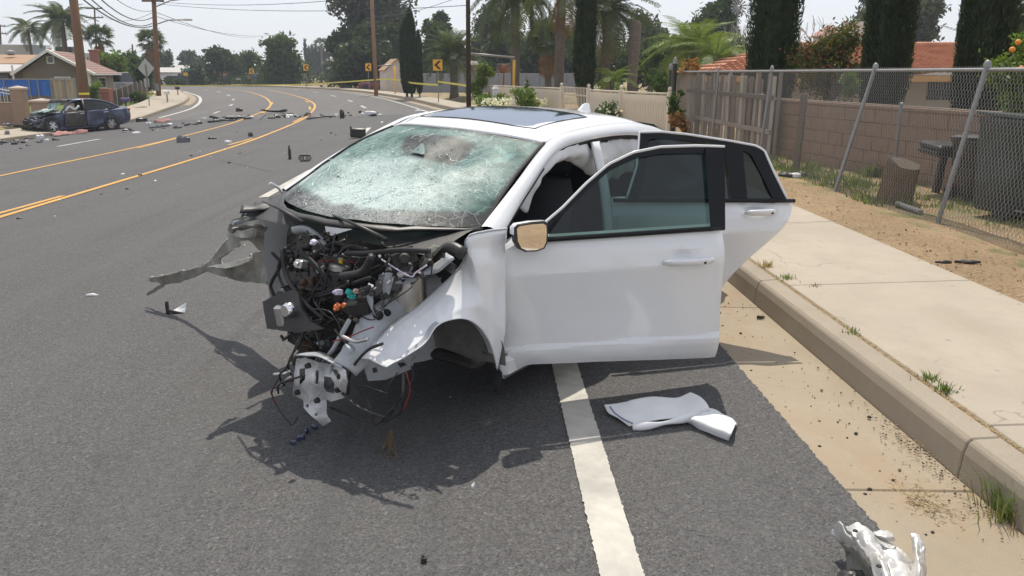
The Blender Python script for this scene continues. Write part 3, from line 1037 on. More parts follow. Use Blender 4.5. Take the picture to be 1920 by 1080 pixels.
rows = patch([[(-1.5, -.66, 1.27), (-2.0, -.66, 1.285), (-2.5, -.66, 1.22)], [(-1.5, -.66, .95), (-2.0, -.66, .95), (-2.5, -.66, 1.0)]], 9, 5)
solid(MB().grid(sheet(rows, .02, 14, 9)).build('curtain_airbag', m_cloth, car, True), .006)

# ---- rear body
def sec(x, w, zt, zb, ws_, zs):                # half section of the rear body
    return [(x, -ws_, zt), (x, -w * .97, zs), (x, -w, (zs + zb) / 2 + .05), (x, -w * .96, zb), (x, 0, zb - .02), (x, w * .96, zb), (x, w, (zs + zb) / 2 + .05), (x, w * .97, zs), (x, ws_, zt), (x, 0, zt + .02)]
rg = [[Vector(p) for p in sec(*a)] for a in ((-2.56, .86, .93, .25, .70, .90), (-2.8, .885, .97, .28, .72, .92), (-3.1, .885, .99, .30, .70, .93), (-3.45, .86, 1.02, .30, .66, .95), (-3.6, .82, 1.0, .34, .62, .92), (-3.68, .75, .93, .42, .58, .85))]
MB().rings(rg).build('rear_body', m_paint, car, True, 45)
MB().grid(patch([[(-2.85, -.50, 1.315), (-2.86, 0, 1.335), (-2.85, .50, 1.315)], [(-3.2, -.56, 1.17), (-3.22, 0, 1.185), (-3.2, .56, 1.17)], [(-3.48, -.60, 1.035), (-3.52, 0, 1.045), (-3.48, .60, 1.035)]], 5, 5)).build('rear_window', m_glassd, car, True)
for sg in (1, -1):
    t_ = MB().cbox((-3.60, sg * .66, .86), (.12, .30, .13), .03)
    t_.build('tail_light', m_red, car, True, 40)
MB().cbox((-1.55, -.845, .25), (2.1, .07, .16), .03).build('sill', m_paint, car, True, 40)
MB().cbox((-1.55, .815, .235), (2.15, .08, .13), .03).build('sill', m_paint, car, True, 40)
# right-hand side, away from the camera
rows = patch([[(-.45, -.86, .9), (-1.0, -.86, .93), (-1.62, -.86, .95), (-2.6, -.86, .97)], [(-.42, -.885, .6), (-1.0, -.90, .62), (-1.62, -.90, .63), (-2.6, -.89, .65)], [(-.42, -.85, .26), (-1.0, -.86, .26), (-1.62, -.86, .26), (-2.5, -.86, .27)]], 6, 4)
rd_ = MB().grid(rows, True).build('right_doors', m_paint, car, True)
MB().grid(patch([[(-.9, -.70, 1.06), (-1.3, -.67, 1.22), (-1.6, -.67, 1.28), (-2.4, -.67, 1.25)], [(-.6, -.84, .92), (-1.1, -.84, .94), (-1.6, -.84, .955), (-2.6, -.82, .98)]], 5, 4)).build('window', m_glass, rd_, True)
# ---- wheels (rear pair only; the front ones are gone)
def wheel(loc, parent, r=.325, w=.215, side=1, name='wheel'):
    t_ = MB().lathe([(r * .64, -w / 2), (r * .93, -w / 2), (r, -w * .36), (r, w * .36), (r * .93, w / 2), (r * .64, w / 2)], n=28, axis='Y', cap=False).build(name, m_rubber, parent, True, 40, loc=loc)
    q = MB().lathe([(r * .64, -w / 2 + .01), (r * .6, -w * .3), (r * .6, w * .2), (r * .66, w * .42)], n=24, axis='Y', cap=False)
    for k in range(10):
        a = 2 * pi * k / 10 + (.1 if k % 2 else -.1)
        c = Vector((cos(a), 0, sin(a)))
        t2 = Vector((-sin(a), 0, cos(a)))
        yo = side * w * .40
        p = [c * .05 + t2 * .022, c * r * .63 + t2 * .018, c * r * .63 - t2 * .018, c * .05 - t2 * .022]
        q.add([v + Vector((0, yo, 0)) for v in p] + [v + Vector((0, yo - side * .03, 0)) for v in p], [(0, 1, 2, 3), (7, 6, 5, 4), (0, 4, 5, 1), (2, 6, 7, 3)])
    q.lathe([(.0, side * w * .42), (.07, side * w * .41), (.07, side * w * .2)], n=12, axis='Y')
    q.build('rim', m_alu, t_, True, 40)
    return t_
wheel((-2.70, .77, .325), car)
wheel((-2.70, -.77, .25), car, side=-1)
# ---- crushed left front fender
YF = (.85, .85, .83, .80, .76, .72, .68, .64, .60)
RMP = (0, 0, .1, .3, .5, .7, .85, 1, 1)
fu = [LY(x, y, w_ - .03 - .09 * q_) for (x, y), w_, q_ in zip(((948, 428), (905, 434), (874, 446), (869, 492), (833, 532), (790, 566), (749, 601), (704, 643), (672, 672)), YF, RMP)]
fl = [LY(x, y, w_ + .04 + .07 * q_) for (x, y), w_, q_ in zip(((932, 694), (919, 650), (902, 619), (882, 602), (855, 598), (820, 611), (793, 642), (757, 671), (722, 688)), YF, RMP)]
f1 = [a.lerp(b, .30) + Vector((0, .022, .012)) for a, b in zip(fu, fl)]
f2 = [a.lerp(b, .72) + Vector((0, .030, .0)) for a, b in zip(fu, fl)]
def dense(r): return resample(crom(r, 8), 66)
rr_ = [dense(r) for r in (fu, f1, f2, fl)]
FR_ = []
for i in range(22):
    f = i / 21
    k = min(2, int(f * 3))
    g_ = f * 3 - k
    row = []
    for j in range(66):
        p = rr_[k][j].lerp(rr_[k + 1][j], g_)
        # crumple: two long dents and a fold near the broken edge
        dn = .006 * sin(j * .33 + f * 4) * sm(26, 50, j) + .016 * nz(p, 3.5, 3) + .006 * abs(nz(p, 9, 8))
        row.append(p + Vector((0, dn - .010 * math.exp(-((f - .16) / .05) ** 2), 0)))
    FR_.append(row)
fend = MB().grid(FR_).build('fender', m_paint, car, True, 30)
solid(fend, .004)
lipr = [[p, p + Vector((-.0, -.03, .004))] for p in FR_[-1][8:56]]
MB().grid(lipr).build('arch_lip', m_primer, fend, True)
MB().tube([p + Vector((0, .0, .0)) for p in FR_[0][::2]], .006, 5).build('fender_fold', m_primer, fend, True)
# wheel arch liner and the empty wheel well
MB().grid(sheet(patch([[(.26 * cos(a) * 1.15 - .08, .80 - .12 * cos(a), .30 + .32 * sin(a)) for a in [.60 * pi + .40 * pi * k / 8 for k in range(9)]], [(.26 * cos(a) * 1.05 - .10, .45, .29 + .32 * sin(a)) for a in [.60 * pi + .40 * pi * k / 8 for k in range(9)]]], 3, 6), .02, 6)).build('arch_liner', M_plain('dusty_liner', (.10, .10, .10), .8, 0, 5, .4, .4, 20, .01, dirt=(.28, .26, .23), dirt_amt=.5), car, True)
MB().grid(sheet(patch([[(-.08, .36, .60), (-.40, .50, .66)], [(-.06, .36, .25), (-.42, .48, .22)]], 8, 6), .03, 5)).build('well_panel', m_primer, car, True)
rows = patch([[LY(x, y, .80) for x, y in ((905, 655), (918, 690), (928, 728))], [LY(x, y, .84) for x, y in ((925, 668), (932, 700), (940, 735))]], 6, 4)
solid(MB().grid(sheet(rows, .03, 12, 3)).build('torn_liner', m_rubber, car, True), .008)
# inner apron rail
al = [LY(x, y, .40) for x, y in ((846, 486), (829, 502), (760, 540), (702, 573), (674, 600), (655, 640), (622, 682))]
am = [LY(x, y, .46) for x, y in ((866, 494), (842, 508), (775, 546), (716, 585), (692, 612), (672, 652), (640, 690))]
ar = [LY(x, y, .51) for x, y in ((872, 515), (846, 532), (790, 570), (735, 612), (712, 640), (700, 668), (668, 705))]
rows = patch([[p + Vector((0, -.02, -.08)) for p in al], al, [p + Vector((0, 0, .012)) for p in am], ar], 6, 5)
ap = MB().grid(sheet(rows, .010, 8, 4), True).build('apron_rail', m_primer, car, True)
solid(ap, .005)
for px, py in ((808, 540), (790, 540), (735, 575), (718, 596), (728, 604), (700, 585)):
    p = LY(px, py, .46)
    MB().lathe([(.0, .012), (.010, .012), (.011, 0), (0, 0)], p + Vector((0, 0, .004)), 8).build('bolt', m_blackp, ap, True, 40)
for px, py, s in ((705, 590, .022), (720, 585, .018)):
    p = LY(px, py, .46)
    MB().lathe([(0, .035), (s * .7, .035), (s, .025), (s, 0), (0, 0)], p, 12, 'Y').build('rubber_mount', m_rubber, ap, True, 50)
# front rail below the fender with its square holes, and the twisted radiator support
plate('fender_bracket', [(680, 680), (770, 655), (783, 662), (770, 692), (722, 712), (690, 714)], [[(744, 680), (755, 674), (762, 684), (750, 690)], [(768, 668), (775, 664), (779, 672), (771, 677)], [(697, 690), (706, 688), (708, 697), (699, 700)]], lambda x, y: LY(x, y, .50), .006, m_primer, car)
brk = plate('radiator_support', [(556, 674), (572, 670), (600, 680), (632, 684), (648, 694), (652, 715), (646, 745), (622, 752), (612, 748), (612, 775), (619, 790), (606, 798), (584, 780), (571, 765), (570, 750), (549, 738), (552, 700)],
            [[(607, 706), (622, 708), (628, 718), (628, 738), (612, 736), (607, 725)], [(562, 692), (574, 690), (573, 712), (562, 722)], [(592, 694), (598, 695), (597, 722), (590, 720)], [(574, 757), (580, 757), (579, 765), (573, 763)], [(622, 691), (634, 694), (637, 704), (630, 706)], [(590, 775), (595, 774), (595, 779), (590, 780)]],
            lambda x, y: LX(x, y, .29 + .02 * sin(x * .12) + .025 * sin(y * .09)), .007, M_plain('white_pressing', (.60, .61, .62), .4, .1, 8, .1, .2, 20, .004, dirt=(.2, .17, .13), dirt_amt=.55), car, .6, 3, 1)
for px, py in ((636, 730), (580, 685), (597, 750), (560, 735), (640, 705)):
    p = LX(px, py, .31)
    MB().lathe([(0, .02), (.012, .02), (.015, 0), (0, 0)], p, 8, 'X').build('bolt', m_engine, brk, True, 40)
fl2 = MB().grid(sheet(patch([[LX(x, y, .31) for x, y in ((556, 672), (590, 668), (640, 690))], [LX(x, y, .22) for x, y in ((560, 664), (592, 660), (644, 680))]], 6, 3), .02, 9)).build('support_flange', m_primer, brk, True)
solid(fl2, .006)
MB().tube([LX(x, y, .22) for x, y in ((655, 652), (640, 690), (610, 720))], .03, 8).build('frame_rail', m_primer, car, True)
MB().tube([LX(x, y, .20) for x, y in ((655, 600), (625, 655), (590, 700))], [.011, .012, .008], 6).build('tie_bar', m_primer, car, True)

# ---- torn remains of the right fender and hood on the far side
def flapY(x): return 6.62 - 1.55 * ((x - 280) / 276)
def fpl(x, y, off=0.0): return CARI @ W(x, y, flapY(x) + .05 * sin(x * .05 + y * .03) + .007 * sin(x * .21 - y * .13) - off)
plate('torn_fender', [(430, 426), (436, 412), (470, 404), (500, 392), (540, 396), (556, 440), (548, 500), (535, 530), (490, 531), (455, 528), (408, 515), (388, 510), (352, 525), (330, 531), (312, 534), (294, 530), (279, 526), (283, 519), (300, 518), (330, 511), (352, 506), (386, 495), (398, 485), (420, 455), (428, 446)],
      [[(412, 484), (440, 468), (455, 464), (452, 452), (470, 450), (490, 471), (470, 476), (468, 488), (436, 494), (418, 496)]], fpl, .012, m_torn, car, 1.3, 7, 1)
for k, pts in enumerate((((283, 520), (300, 518), (330, 511), (352, 506), (386, 496)), ((386, 496), (398, 485), (420, 456), (430, 446)), ((418, 496), (436, 493), (468, 487), (472, 477)), ((440, 468), (455, 463), (453, 452)))):
    q = crom([fpl(x, y, .012) for x, y in pts], 6)
    mb = MB().tube(q, [.010 + .005 * sin(i * 2.1 + k) for i in range(len(q))], 5, flat=.5)
    mb.v = [tuple(Vector(v) + Vector((nz(v, 30), nz(v, 30, 3), nz(v, 30, 6))) * .008) for v in mb.v]
    mb.build('curled_edge', M_plain('curled_pale_edge', (.66, .64, .56), .5, 0, 9, .2), car)
plate('torn_strip', [(307, 530), (308, 536), (290, 548), (276, 555), (275, 551), (290, 540)], [], fpl, .006, m_torn, car, .8, 5)
plate('bent_flange', [(388, 500), (420, 494), (445, 488), (470, 482), (468, 490), (440, 500), (422, 504), (408, 502)], [], lambda x, y: fpl(x, y, .05), .006, M_plain('cream_underside', (.62, .60, .52), .55, .1, 8, .15), car, .7, 9)
hr = lambda x, y: fpl(x, y, .10 + .04 * sin(x * .07 + y * .1))
plate('hood_remains', [(428, 430), (432, 418), (455, 420), (480, 410), (520, 398), (548, 392), (566, 398), (572, 420), (560, 436), (520, 446), (480, 446), (440, 444)], [], hr, .006, m_torn, car, 1.5, 21, 1)
plate('inner_wing', [(520, 446), (566, 432), (572, 470), (560, 520), (536, 533), (500, 532), (515, 500)], [[(535, 470), (545, 466), (548, 476), (538, 480)]], lambda x, y: fpl(x, y, .07 + .03 * sin(x * .09 + y * .05)), .006, M_plain('olive_primer', (.12, .115, .10), .6, .1, 6, .4, .4, 18, .01, dirt=(.035, .033, .03), dirt_amt=.8), car, 1.4, 23, 1)
rows = patch([[LPn(x, y, (0, -.75, .95), (0, .3, 1)) for x, y in ((455, 385), (500, 378), (550, 362), (572, 364))], [LPn(x, y, (0, -.75, .95), (0, .3, 1)) for x, y in ((452, 398), (505, 392), (552, 375), (580, 374))]], 6, 3)
solid(MB().grid(sheet(rows, .015, 12, 3)).build('cowl_trim', m_blackp, car, True), .012)
for pts, r, mt in ((((440, 420), (480, 408), (520, 402)), .022, m_primer), (((435, 432), (462, 426), (500, 428)), .03, m_torn), (((452, 402), (470, 385), (490, 384)), .025, m_blackp)):
    q = crom([LPn(x, y, (0, -.72, .92), (0, .6, .8)) for x, y in pts], 5)
    mb = MB().tube(q, [r * (.7 + .25 * sin(k * 1.9)) for k in range(len(q))], 6, flat=.45)
    mb.v = [tuple(Vector(v) + Vector((nz(v, 14), nz(v, 14, 3), nz(v, 14, 6))) * .02) for v in mb.v]
    mb.build('bent_rail', mt, car)
sh = [LPn(x, y, (-.3, -.78, .95), (0, 1, 0)) for x, y in ((506, 344), (522, 352), (530, 362))]
MB().tube(sh, [.014, .010, .006], 6, flat=.4).build('broken_clip', m_paint, car, True)
plate('cowl_bracket', [(610, 424), (640, 428), (660, 430), (640, 436), (622, 442), (612, 434)], [], lambda x, y: LX(x, y, -.02), .006, m_paint, car)

# ---- engine bay
BAY = [(548, 432), (640, 428), (800, 468), (858, 482), (828, 502), (760, 540), (705, 577), (670, 602), (642, 650), (622, 682), (575, 690), (545, 655), (512, 618), (500, 600), (505, 560), (545, 535), (535, 480)]
def inbay(x, y):
    c = False
    for i in range(len(BAY)):
        (x0, y0), (x1, y1) = BAY[i - 1], BAY[i]
        if (y0 > y) != (y1 > y) and x < (x1 - x0) * (y - y0) / (y1 - y0) + x0: c = not c
    return c
rnd = random.Random(11)
def baypt(lo=-.05, hi=.30):
    while True:
        x, y = rnd.uniform(498, 860), rnd.uniform(428, 690)
        if inbay(x, y): return LX(x, y, rnd.uniform(lo, hi) * .5 + .14 * sm(470, 640, y) - .14)
m_cast = M_plain('dark_casting', (.035, .034, .033), .6, .3, 8, .4, .4, 30, .01, dirt=(.10, .085, .07), dirt_amt=.5)
m_brn = M_plain('rusty_bracket', (.13, .085, .055), .8, .3, 8, .4, .4, 30, .01)
m_greyp = M_plain('grey_plastic', (.09, .09, .092), .5, 0, 8, .3)
MB().cbox((-.18, 0, .40), (.30, .56, .34), .02).build('engine_block', m_cast, car, True, 30)
def lump(c, d, R, mat, name):
    mb = MB().cbox(c, d, .006, R)
    c = Vector(c)
    for q in range(3):
        o_ = R @ Vector((rnd.uniform(-.4, .4) * d[0], rnd.uniform(-.4, .4) * d[1], d[2] * .5))
        mb.cbox(c + o_, (d[0] * .3, d[1] * .3, d[2] * .3), .004, R)
    mb.lathe([(0, -.02), (d[0] * .28, -.02), (d[0] * .28, .015), (d[0] * .2, .03), (0, .03)], c + R @ Vector((d[0] * .5, 0, 0)), 12, rot=R @ Matrix.Rotation(pi / 2, 3, 'Y'))
    return mb.build(name, mat, car, True, 30)
for k in range(26):
    c = baypt(-.15, .22)
    d = (rnd.uniform(.04, .10), rnd.uniform(.05, .12), rnd.uniform(.04, .10))
    R = Euler((rnd.uniform(-.6, .6), rnd.uniform(-.6, .6), rnd.uniform(-.9, .9))).to_matrix()
    lump(c, d, R, rnd.choice((m_cast, m_cast, m_blackp, m_engine, m_greyp, m_brn)), rnd.choice(('engine_casting', 'engine_bracket', 'engine_cover')))
# bent thin sheet brackets
for k in range(16):
    c = baypt(.0, .30)
    R = Euler((rnd.uniform(-1.5, 1.5), rnd.uniform(-1.5, 1.5), rnd.uniform(-1.5, 1.5))).to_matrix()
    s_ = rnd.uniform(.05, .11)
    rows = [[c + R @ Vector((s_ * (i - 2) * .4, s_ * (j - 1) * .22, .02 * sin(i * 1.3 + k) + .01 * j)) for j in range(3)] for i in range(5)]
    solid(MB().grid(sheet(rows, .015, 20, k)).build('bent_bracket', rnd.choice((m_primer, m_torn, m_torn, m_engine, m_brn, m_blackp)), car, True), .004)
p = LX(640, 500, -.02)
cap = MB().lathe([(0, .02), (.05, .02), (.062, .012), (.062, -.01), (.04, -.03)], p, 18).build('reservoir_cap', m_alu, car, True, 40)
MB().cbox(p + Vector((0, 0, .028)), (.05, .02, .018), .004, Matrix.Rotation(.6, 3, 'Z')).build('cap_grip', m_yellow_p, cap)
MB().lathe([(0, -.16), (.07, -.16), (.062, -.03), (.05, -.02)], p, 16).build('reservoir', m_blackp, car, True, 40)
# pale bent tube across the bulkhead
MB().tube(crom([LX(x, y, -.10) for x, y in ((552, 432), (575, 430), (600, 446), (622, 470), (640, 488), (655, 500))], 5), .026, 10, flat=.6).build('cross_tube', m_primer, car, True)
MB().tube(crom([LX(x, y, -.06) for x, y in ((565, 505), (595, 480), (625, 458), (650, 462), (690, 470))], 5), .022, 8, flat=.5).build('wiper_linkage', m_blackp, car, True)
# radiator shroud with pump
shd = plate('radiator_shroud', [(495, 566), (518, 554), (545, 545), (562, 548), (566, 575), (585, 604), (610, 616), (560, 624), (503, 616)], [], lambda x, y: LX(x, y, .14 + .0006 * (y - 540)), .018, m_blackp, car, .5, 31, 0)
MB().cbox(LX(527, 592, .18), (.05, .05, .11), .01, Euler((.1, .1, .2)).to_matrix()).build('pump_body', m_alu, shd, True, 40)
MB().lathe([(0, -.02), (.035, -.02), (.04, .02), (.028, .04), (0, .04)], LX(545, 580, .18), 14, 'X').build('pump_motor', m_chrome, shd, True, 40)
for px, py, m_, s in ((655, 548, m_teal, .035), (660, 556, m_teal, .03), (668, 546, M_plain('pink_connector', (.6, .42, .36), .5), .028), (686, 545, m_blackp, .05), (705, 545, m_blackp, .045), (635, 548, m_label, .035), (633, 575, m_orange, .032), (645, 572, m_orange, .022), (588, 454, m_label, .028), (565, 495, m_alu, .05)):
    p = LX(px, py, .14)
    R = Euler((rnd.uniform(-.6, .6), rnd.uniform(-.6, .6), rnd.uniform(-.6, .6))).to_matrix()
    b_ = MB().cbox(p, (s, s * .9, s * .8), .004, R)
    b_.cbox(p + R @ Vector((s * .6, 0, 0)), (s * .5, s * .5, s * .4), .003, R)
    b_.build('connector', m_, car)
fb = MB().cbox(LX(678, 566, .05), (.16, .11, .07), .008, Euler((.2, .2, .5)).to_matrix())
fb.cbox(LX(685, 558, .07), (.08, .06, .05), .006, Euler((.2, .2, .5)).to_matrix())
fb.build('fuse_box', m_blackp, car, True, 40)
rows = patch([[LX(x, y, -.12) for x, y in ((710, 520), (760, 512), (800, 505), (842, 470))], [LX(x, y, -.06) for x, y in ((705, 540), (750, 530), (800, 520), (850, 490))]], 6, 4)
solid(MB().grid(sheet(rows, .02, 10)).build('strut_brace', m_primer, car, True), .01)
MB().lathe([(0, .05), (.07, .05), (.09, .02), (.10, -.04), (.11, -.2)], LX(760, 500, -.18), 14).build('strut_tower', m_alu, car, True, 45)
for pts, r in ((((820, 480), (845, 465), (868, 475)), .04), (((790, 500), (825, 490), (850, 505)), .03)):
    MB().tube(crom([LX(x, y, -.16) for x, y in pts], 4), r * .8, 8).build('rubber_boot', m_blackp, car, True)
rows = patch([[LX(x, y, -.12) for x, y in ((775, 500), (800, 470), (815, 460))], [LX(x, y, -.08) for x, y in ((790, 505), (812, 480), (828, 462))]], 5, 4)
solid(MB().grid(rows).build('hinge_plate', m_torn, car, True), .01)
# hoses and loose wiring
def wirerun(pts, r, mat, name, seed, wob=.02):
    rn = random.Random(seed)
    c = crom([Vector(p) + Vector((rn.uniform(-wob, wob), rn.uniform(-wob, wob), rn.uniform(-wob, wob))) for p in pts], 7)
    MB().tube(c, r, 6).build(name, mat, car, True)
for k, (pts, r) in enumerate(((((545, 600), (580, 560), (640, 540), (690, 520)), .018), (((520, 470), (535, 520), (570, 560), (600, 600)), .02), (((600, 520), (640, 560), (650, 610), (625, 650)), .022),
                              (((560, 470), (600, 500), (620, 540)), .025), (((700, 480), (680, 510), (640, 520)), .03), (((530, 640), (580, 610), (640, 600), (680, 590)), .015), (((510, 470), (528, 500), (505, 530), (520, 560)), .016),
                              (((610, 640), (600, 670), (575, 690), (560, 720)), .016), (((560, 620), (600, 640), (640, 630)), .018), (((650, 470), (700, 475), (760, 470), (810, 470)), .02))):
    wirerun([LX(x, y, .05 + .08 * sin(k * 2.1)) for x, y in pts], r * .62, m_blackp if k % 3 else m_rubber, 'hose', k)
WIR = [((527, 700), (515, 730), (515, 765), (540, 800), (560, 780)), ((520, 740), (530, 715), (560, 700)), ((755, 700), (760, 740), (745, 780), (700, 795), (650, 780), (620, 770)), ((770, 690), (768, 720), (750, 760), (735, 785)),
       ((560, 640), (540, 680), (530, 700), (528, 720)), ((640, 740), (680, 770), (720, 785)), ((575, 600), (600, 650), (585, 690), (600, 720)), ((540, 600), (560, 640), (590, 650)), ((630, 620), (650, 660), (640, 690)), ((580, 575), (620, 590), (650, 640)),
       ((600, 590), (570, 610), (560, 650), (545, 690), (550, 730)), ((720, 640), (690, 660), (660, 700), (650, 740)), ((690, 720), (720, 740), (740, 720), (745, 700)), ((660, 720), (690, 760), (700, 790), (740, 770)), ((534, 470), (520, 500), (535, 540), (560, 570))]
for k, pts in enumerate(WIR):
    wirerun([LX(x, y, (.24 if max(p[1] for p in pts) > 700 else .14) + .08 * sin(k * 1.7)) for x, y in pts], .0035 + .002 * (k % 3), m_blackp, 'wire', 30 + k)
for k, pts in enumerate((((700, 612), (680, 620), (655, 632), (625, 640)), ((520, 760), (508, 735), (530, 720), (556, 712)), ((764, 700), (768, 735), (755, 770)))):
    wirerun([LX(x, y, .24) for x, y in pts], .003, m_redw, 'wire', 60 + k, .005)
for k, pts in enumerate((((515, 702), (535, 699), (545, 696)), ((528, 722), (540, 712), (548, 705)), ((640, 632), (665, 640), (690, 636)))):
    wirerun([LX(x, y, .26) for x, y in pts], .009, m_alu, 'pipe_stub', 70 + k, .004)
rnd = random.Random(5)
for k in range(34):                              # tangle of torn wiring
    a, b = baypt(.05, .34), baypt(.05, .34)
    if (a - b).length > .45: b = a.lerp(b, .45)
    mid = (a + b) / 2 + Vector((rnd.uniform(-.03, .06), rnd.uniform(-.08, .08), rnd.uniform(-.10, .04)))
    MB().tube(crom([a, a.lerp(mid, .5) + Vector((0, rnd.uniform(-.03, .03), rnd.uniform(-.03, .03))), mid, b], 5), rnd.uniform(.0025, .006), 5).build('wire', m_blackp if k % 9 else rnd.choice((m_redw, m_alu, m_label)), car, True)
cl = MB()
for k in range(230):
    p = baypt(.0, .36)
    s = rnd.uniform(.008, .028)
    R = Euler((rnd.uniform(-1, 1), rnd.uniform(-1, 1), rnd.uniform(-1, 1))).to_matrix()
    cl.cur = rnd.choice((0, 0, 0, 0, 0, 1, 1, 1, 1, 2))
    if rnd.random() < .5: cl.cbox(p, (s, s * rnd.uniform(.4, 1.5), s * rnd.uniform(.3, 1)), .003, R)
    else: cl.lathe([(0, -s / 2), (s * .4, -s / 2), (s * .4, s / 2), (0, s / 2)], p, 8, rot=R)
cl.cur = 0
tag(cl.build('broken_fittings', [m_blackp, m_engine, m_alu], car, True, 40), kind='stuff')

# ---- doors. Door frame of reference: x forward from the hinge (so -x is towards the latch), y outwards, z up
def door_curve(z):                             # outward offset of the skin at height z
    return -.20 * sm(.95, 1.40, z) ** 1.1 - .012 - .045 * max(0, (min(z, .97) - .86) / .11) ** 1.2
def skin(u, z, t, hu, hz):                      # sculpted panel: shoulder line, hollow flank, rising swage, handle scoop
    zc = .715 + .085 * t
    zs_ = .335 + .055 * t
    w = door_curve(z)
    if z > zc: w += .004 - .17 * (z - zc)
    elif z > zs_: w += .004 - .042 * sin(pi * .5 * (zc - z) / (zc - zs_))
    else: w += -.038 + .012 * sm(0, .025, zs_ - z) - .30 * max(0, zs_ - .05 - z) * .8
    w -= .034 * math.exp(-((u - hu) / .062) ** 2 - ((z - hz - .012) / .032) ** 2)
    w += .0035 * nz((u, z, 0), 2.6) + .002 * nz((u, z, 4), 9)
    return w
def door(name, hinge, ang, lead, trail, belt, zbot, frame_out, frame_in, glasses, handle, lab=None):
    d = None
    n = 46
    rows = []
    for i in range(n + 1):
        k = i / n
        r = []
        for j in range(61):
            t = j / 60
            z = zbot(t) + (belt(t) - zbot(t)) * k
            u = lead(z) + (trail(z) - lead(z)) * t
            w = skin(u, z, t, handle[0] + handle[2] * .42, handle[1] + .012)
            w -= .010 * (1 - min(1, min(t, 1 - t) * 30)) + .008 * (1 - min(1, k * 20))
            r.append((-u, w, z))
        rows.append(r)
    d = MB().grid(rows, False).build(name, m_paint, car, True, 14, loc=(*hinge, 0), rot=(0, 0, -ang))
    d.data.flip_normals()
    inner = [[(p[0] * .985 - .004, p[1] - .085 - .02 * sin(pi * i / n), p[2]) for p in r] for i, r in enumerate(rows)]
    MB().grid(inner).build('door_trim', m_blackp, d, True)
    # closed rim between skin and trim
    ring_o = rows[0] + [r[-1] for r in rows[1:]] + rows[-1][-2::-1] + [r[0] for r in rows[-2:0:-1]]
    ring_i = inner[0] + [r[-1] for r in inner[1:]] + inner[-1][-2::-1] + [r[0] for r in inner[-2:0:-1]]
    MB().grid([ring_o + [ring_o[0]], ring_i + [ring_i[0]]]).build('door_edge', m_paint, d)
    P = lambda u, z, o=0.0: Vector((-u, door_curve(z) + o, z))
    # window frame: chrome outer edge and black inner channel
    fo = resample([P(u, z, .006) for u, z in frame_out], 44)
    fi = resample([P(u, z, .0) for u, z in frame_in], 44)
    MB().grid([fo, fi]).build('window_frame', m_gloss, d, True)
    MB().grid([[p + Vector((0, -.03, 0)) for p in fi], [p + Vector((0, -.03, 0)) for p in fo]]).build('window_frame_inner', m_blackp, d, True)
    MB().tube(fo, .0085, 8, flat=.8).build('window_trim', m_paint, d, True)
    bt = [P(lead(belt(0)) + (trail(belt(1)) - lead(belt(0))) * k / 10, belt(k / 10), .004) for k in range(11)]
    MB().tube(bt, .013, 6).build('belt_moulding', m_gloss, d, True)
    for gname, poly, gm in glasses:
        q = [P(u, z, -.014) for u, z in poly]
        bm_ = MB()
        c = sum(q, Vector()) / len(q)
        bm_.add(q + [c], [(i, (i + 1) % len(q), len(q)) for i in range(len(q))])
        bm_.build(gname, gm, d, True)
    hu, hz, hl = handle
    hp = [P(hu + k * hl / 6, hz + .012 * k / 6, .002 + (.026 * sin(pi * (k + .6) / 7.2))) for k in range(7)]
    hd = MB().tube(hp, [.016, .024, .027, .027, .027, .026, .018], 10, flat=.6).build('door_handle', m_paint, d, True)
    MB().lathe([(0, .004), (.008, .004), (.008, 0)], P(hu + hl * .80, hz + .008, .036), 10, 'Y').build('key_lock', m_blackp, d, True)
    return d, P
A1, A2 = radians(46), radians(50)
fd, FP = door('door', (-.5, .86), A1,
              lambda z: -.085 + .05 * sm(.72, .2, z) + .12 * sm(.84, .92, z), lambda z: 1.165 - .05 * sm(.25, .97, z),
              lambda t: .90 + .065 * t, lambda t: .165 + .065 * sm(0, .14, t) + .005 * t,
              [(.06, .90), (.16, .99), (.25, 1.06), (.38, 1.17), (.51, 1.262), (.65, 1.322), (.80, 1.352), (1.0, 1.362), (1.155, 1.36)],
              [(.14, .91), (.20, .985), (.28, 1.05), (.40, 1.15), (.52, 1.235), (.66, 1.292), (.80, 1.318), (1.0, 1.325), (1.07, 1.32)],
              [('window_glass', [(.16, .90), (.28, 1.05), (.40, 1.15), (.52, 1.235), (.66, 1.292), (.80, 1.318), (1.06, 1.325), (1.06, .96), (.6, .93)], m_glass)], (.78, .792, .27))
MB().grid([[FP(u, 1.36, .008), FP(u2, .965, .010)] for u, u2 in ((1.155, 1.118), (1.10, 1.09), (1.045, 1.035))]).build('pillar_cover', m_gloss, fd, True)
MB().grid([[FP(.05, .905, .008), FP(.16, .905, .008)], [FP(.10, .95, .008), FP(.16, .95, .008)], [FP(.16, .99, .008), FP(.165, .985, .008)]]).build('mirror_base', m_blackp, fd)
for (u, z) in ((.80, 1.35),):
    pass
rdr, RP = door('door', (-1.62, .86), A2,
               lambda z: -.02, lambda z: .70 + .43 * sm(.26, .98, z) ** 1.15,
               lambda t: .955 + .02 * t, lambda t: .235 + .05 * t,
               [(.06, .96), (.13, 1.15), (.16, 1.345), (.30, 1.352), (.46, 1.342), (.73, 1.312), (.90, 1.288), (.955, 1.265), (1.0, 1.14), (1.08, .985)],
               [(.14, .97), (.19, 1.15), (.22, 1.305), (.32, 1.315), (.46, 1.306), (.70, 1.28), (.83, 1.255), (.87, 1.235), (.93, 1.10), (.99, .985)],
               [('window_glass', [(.14, .96), (.22, 1.305), (.32, 1.315), (.46, 1.306), (.74, 1.272), (.76, .955)], m_glassd),
                ('quarter_glass', [(.79, .955), (.77, 1.27), (.84, 1.262), (.885, 1.24), (.95, 1.10), (1.01, .955)], m_glassd)], (.80, .90, .21))
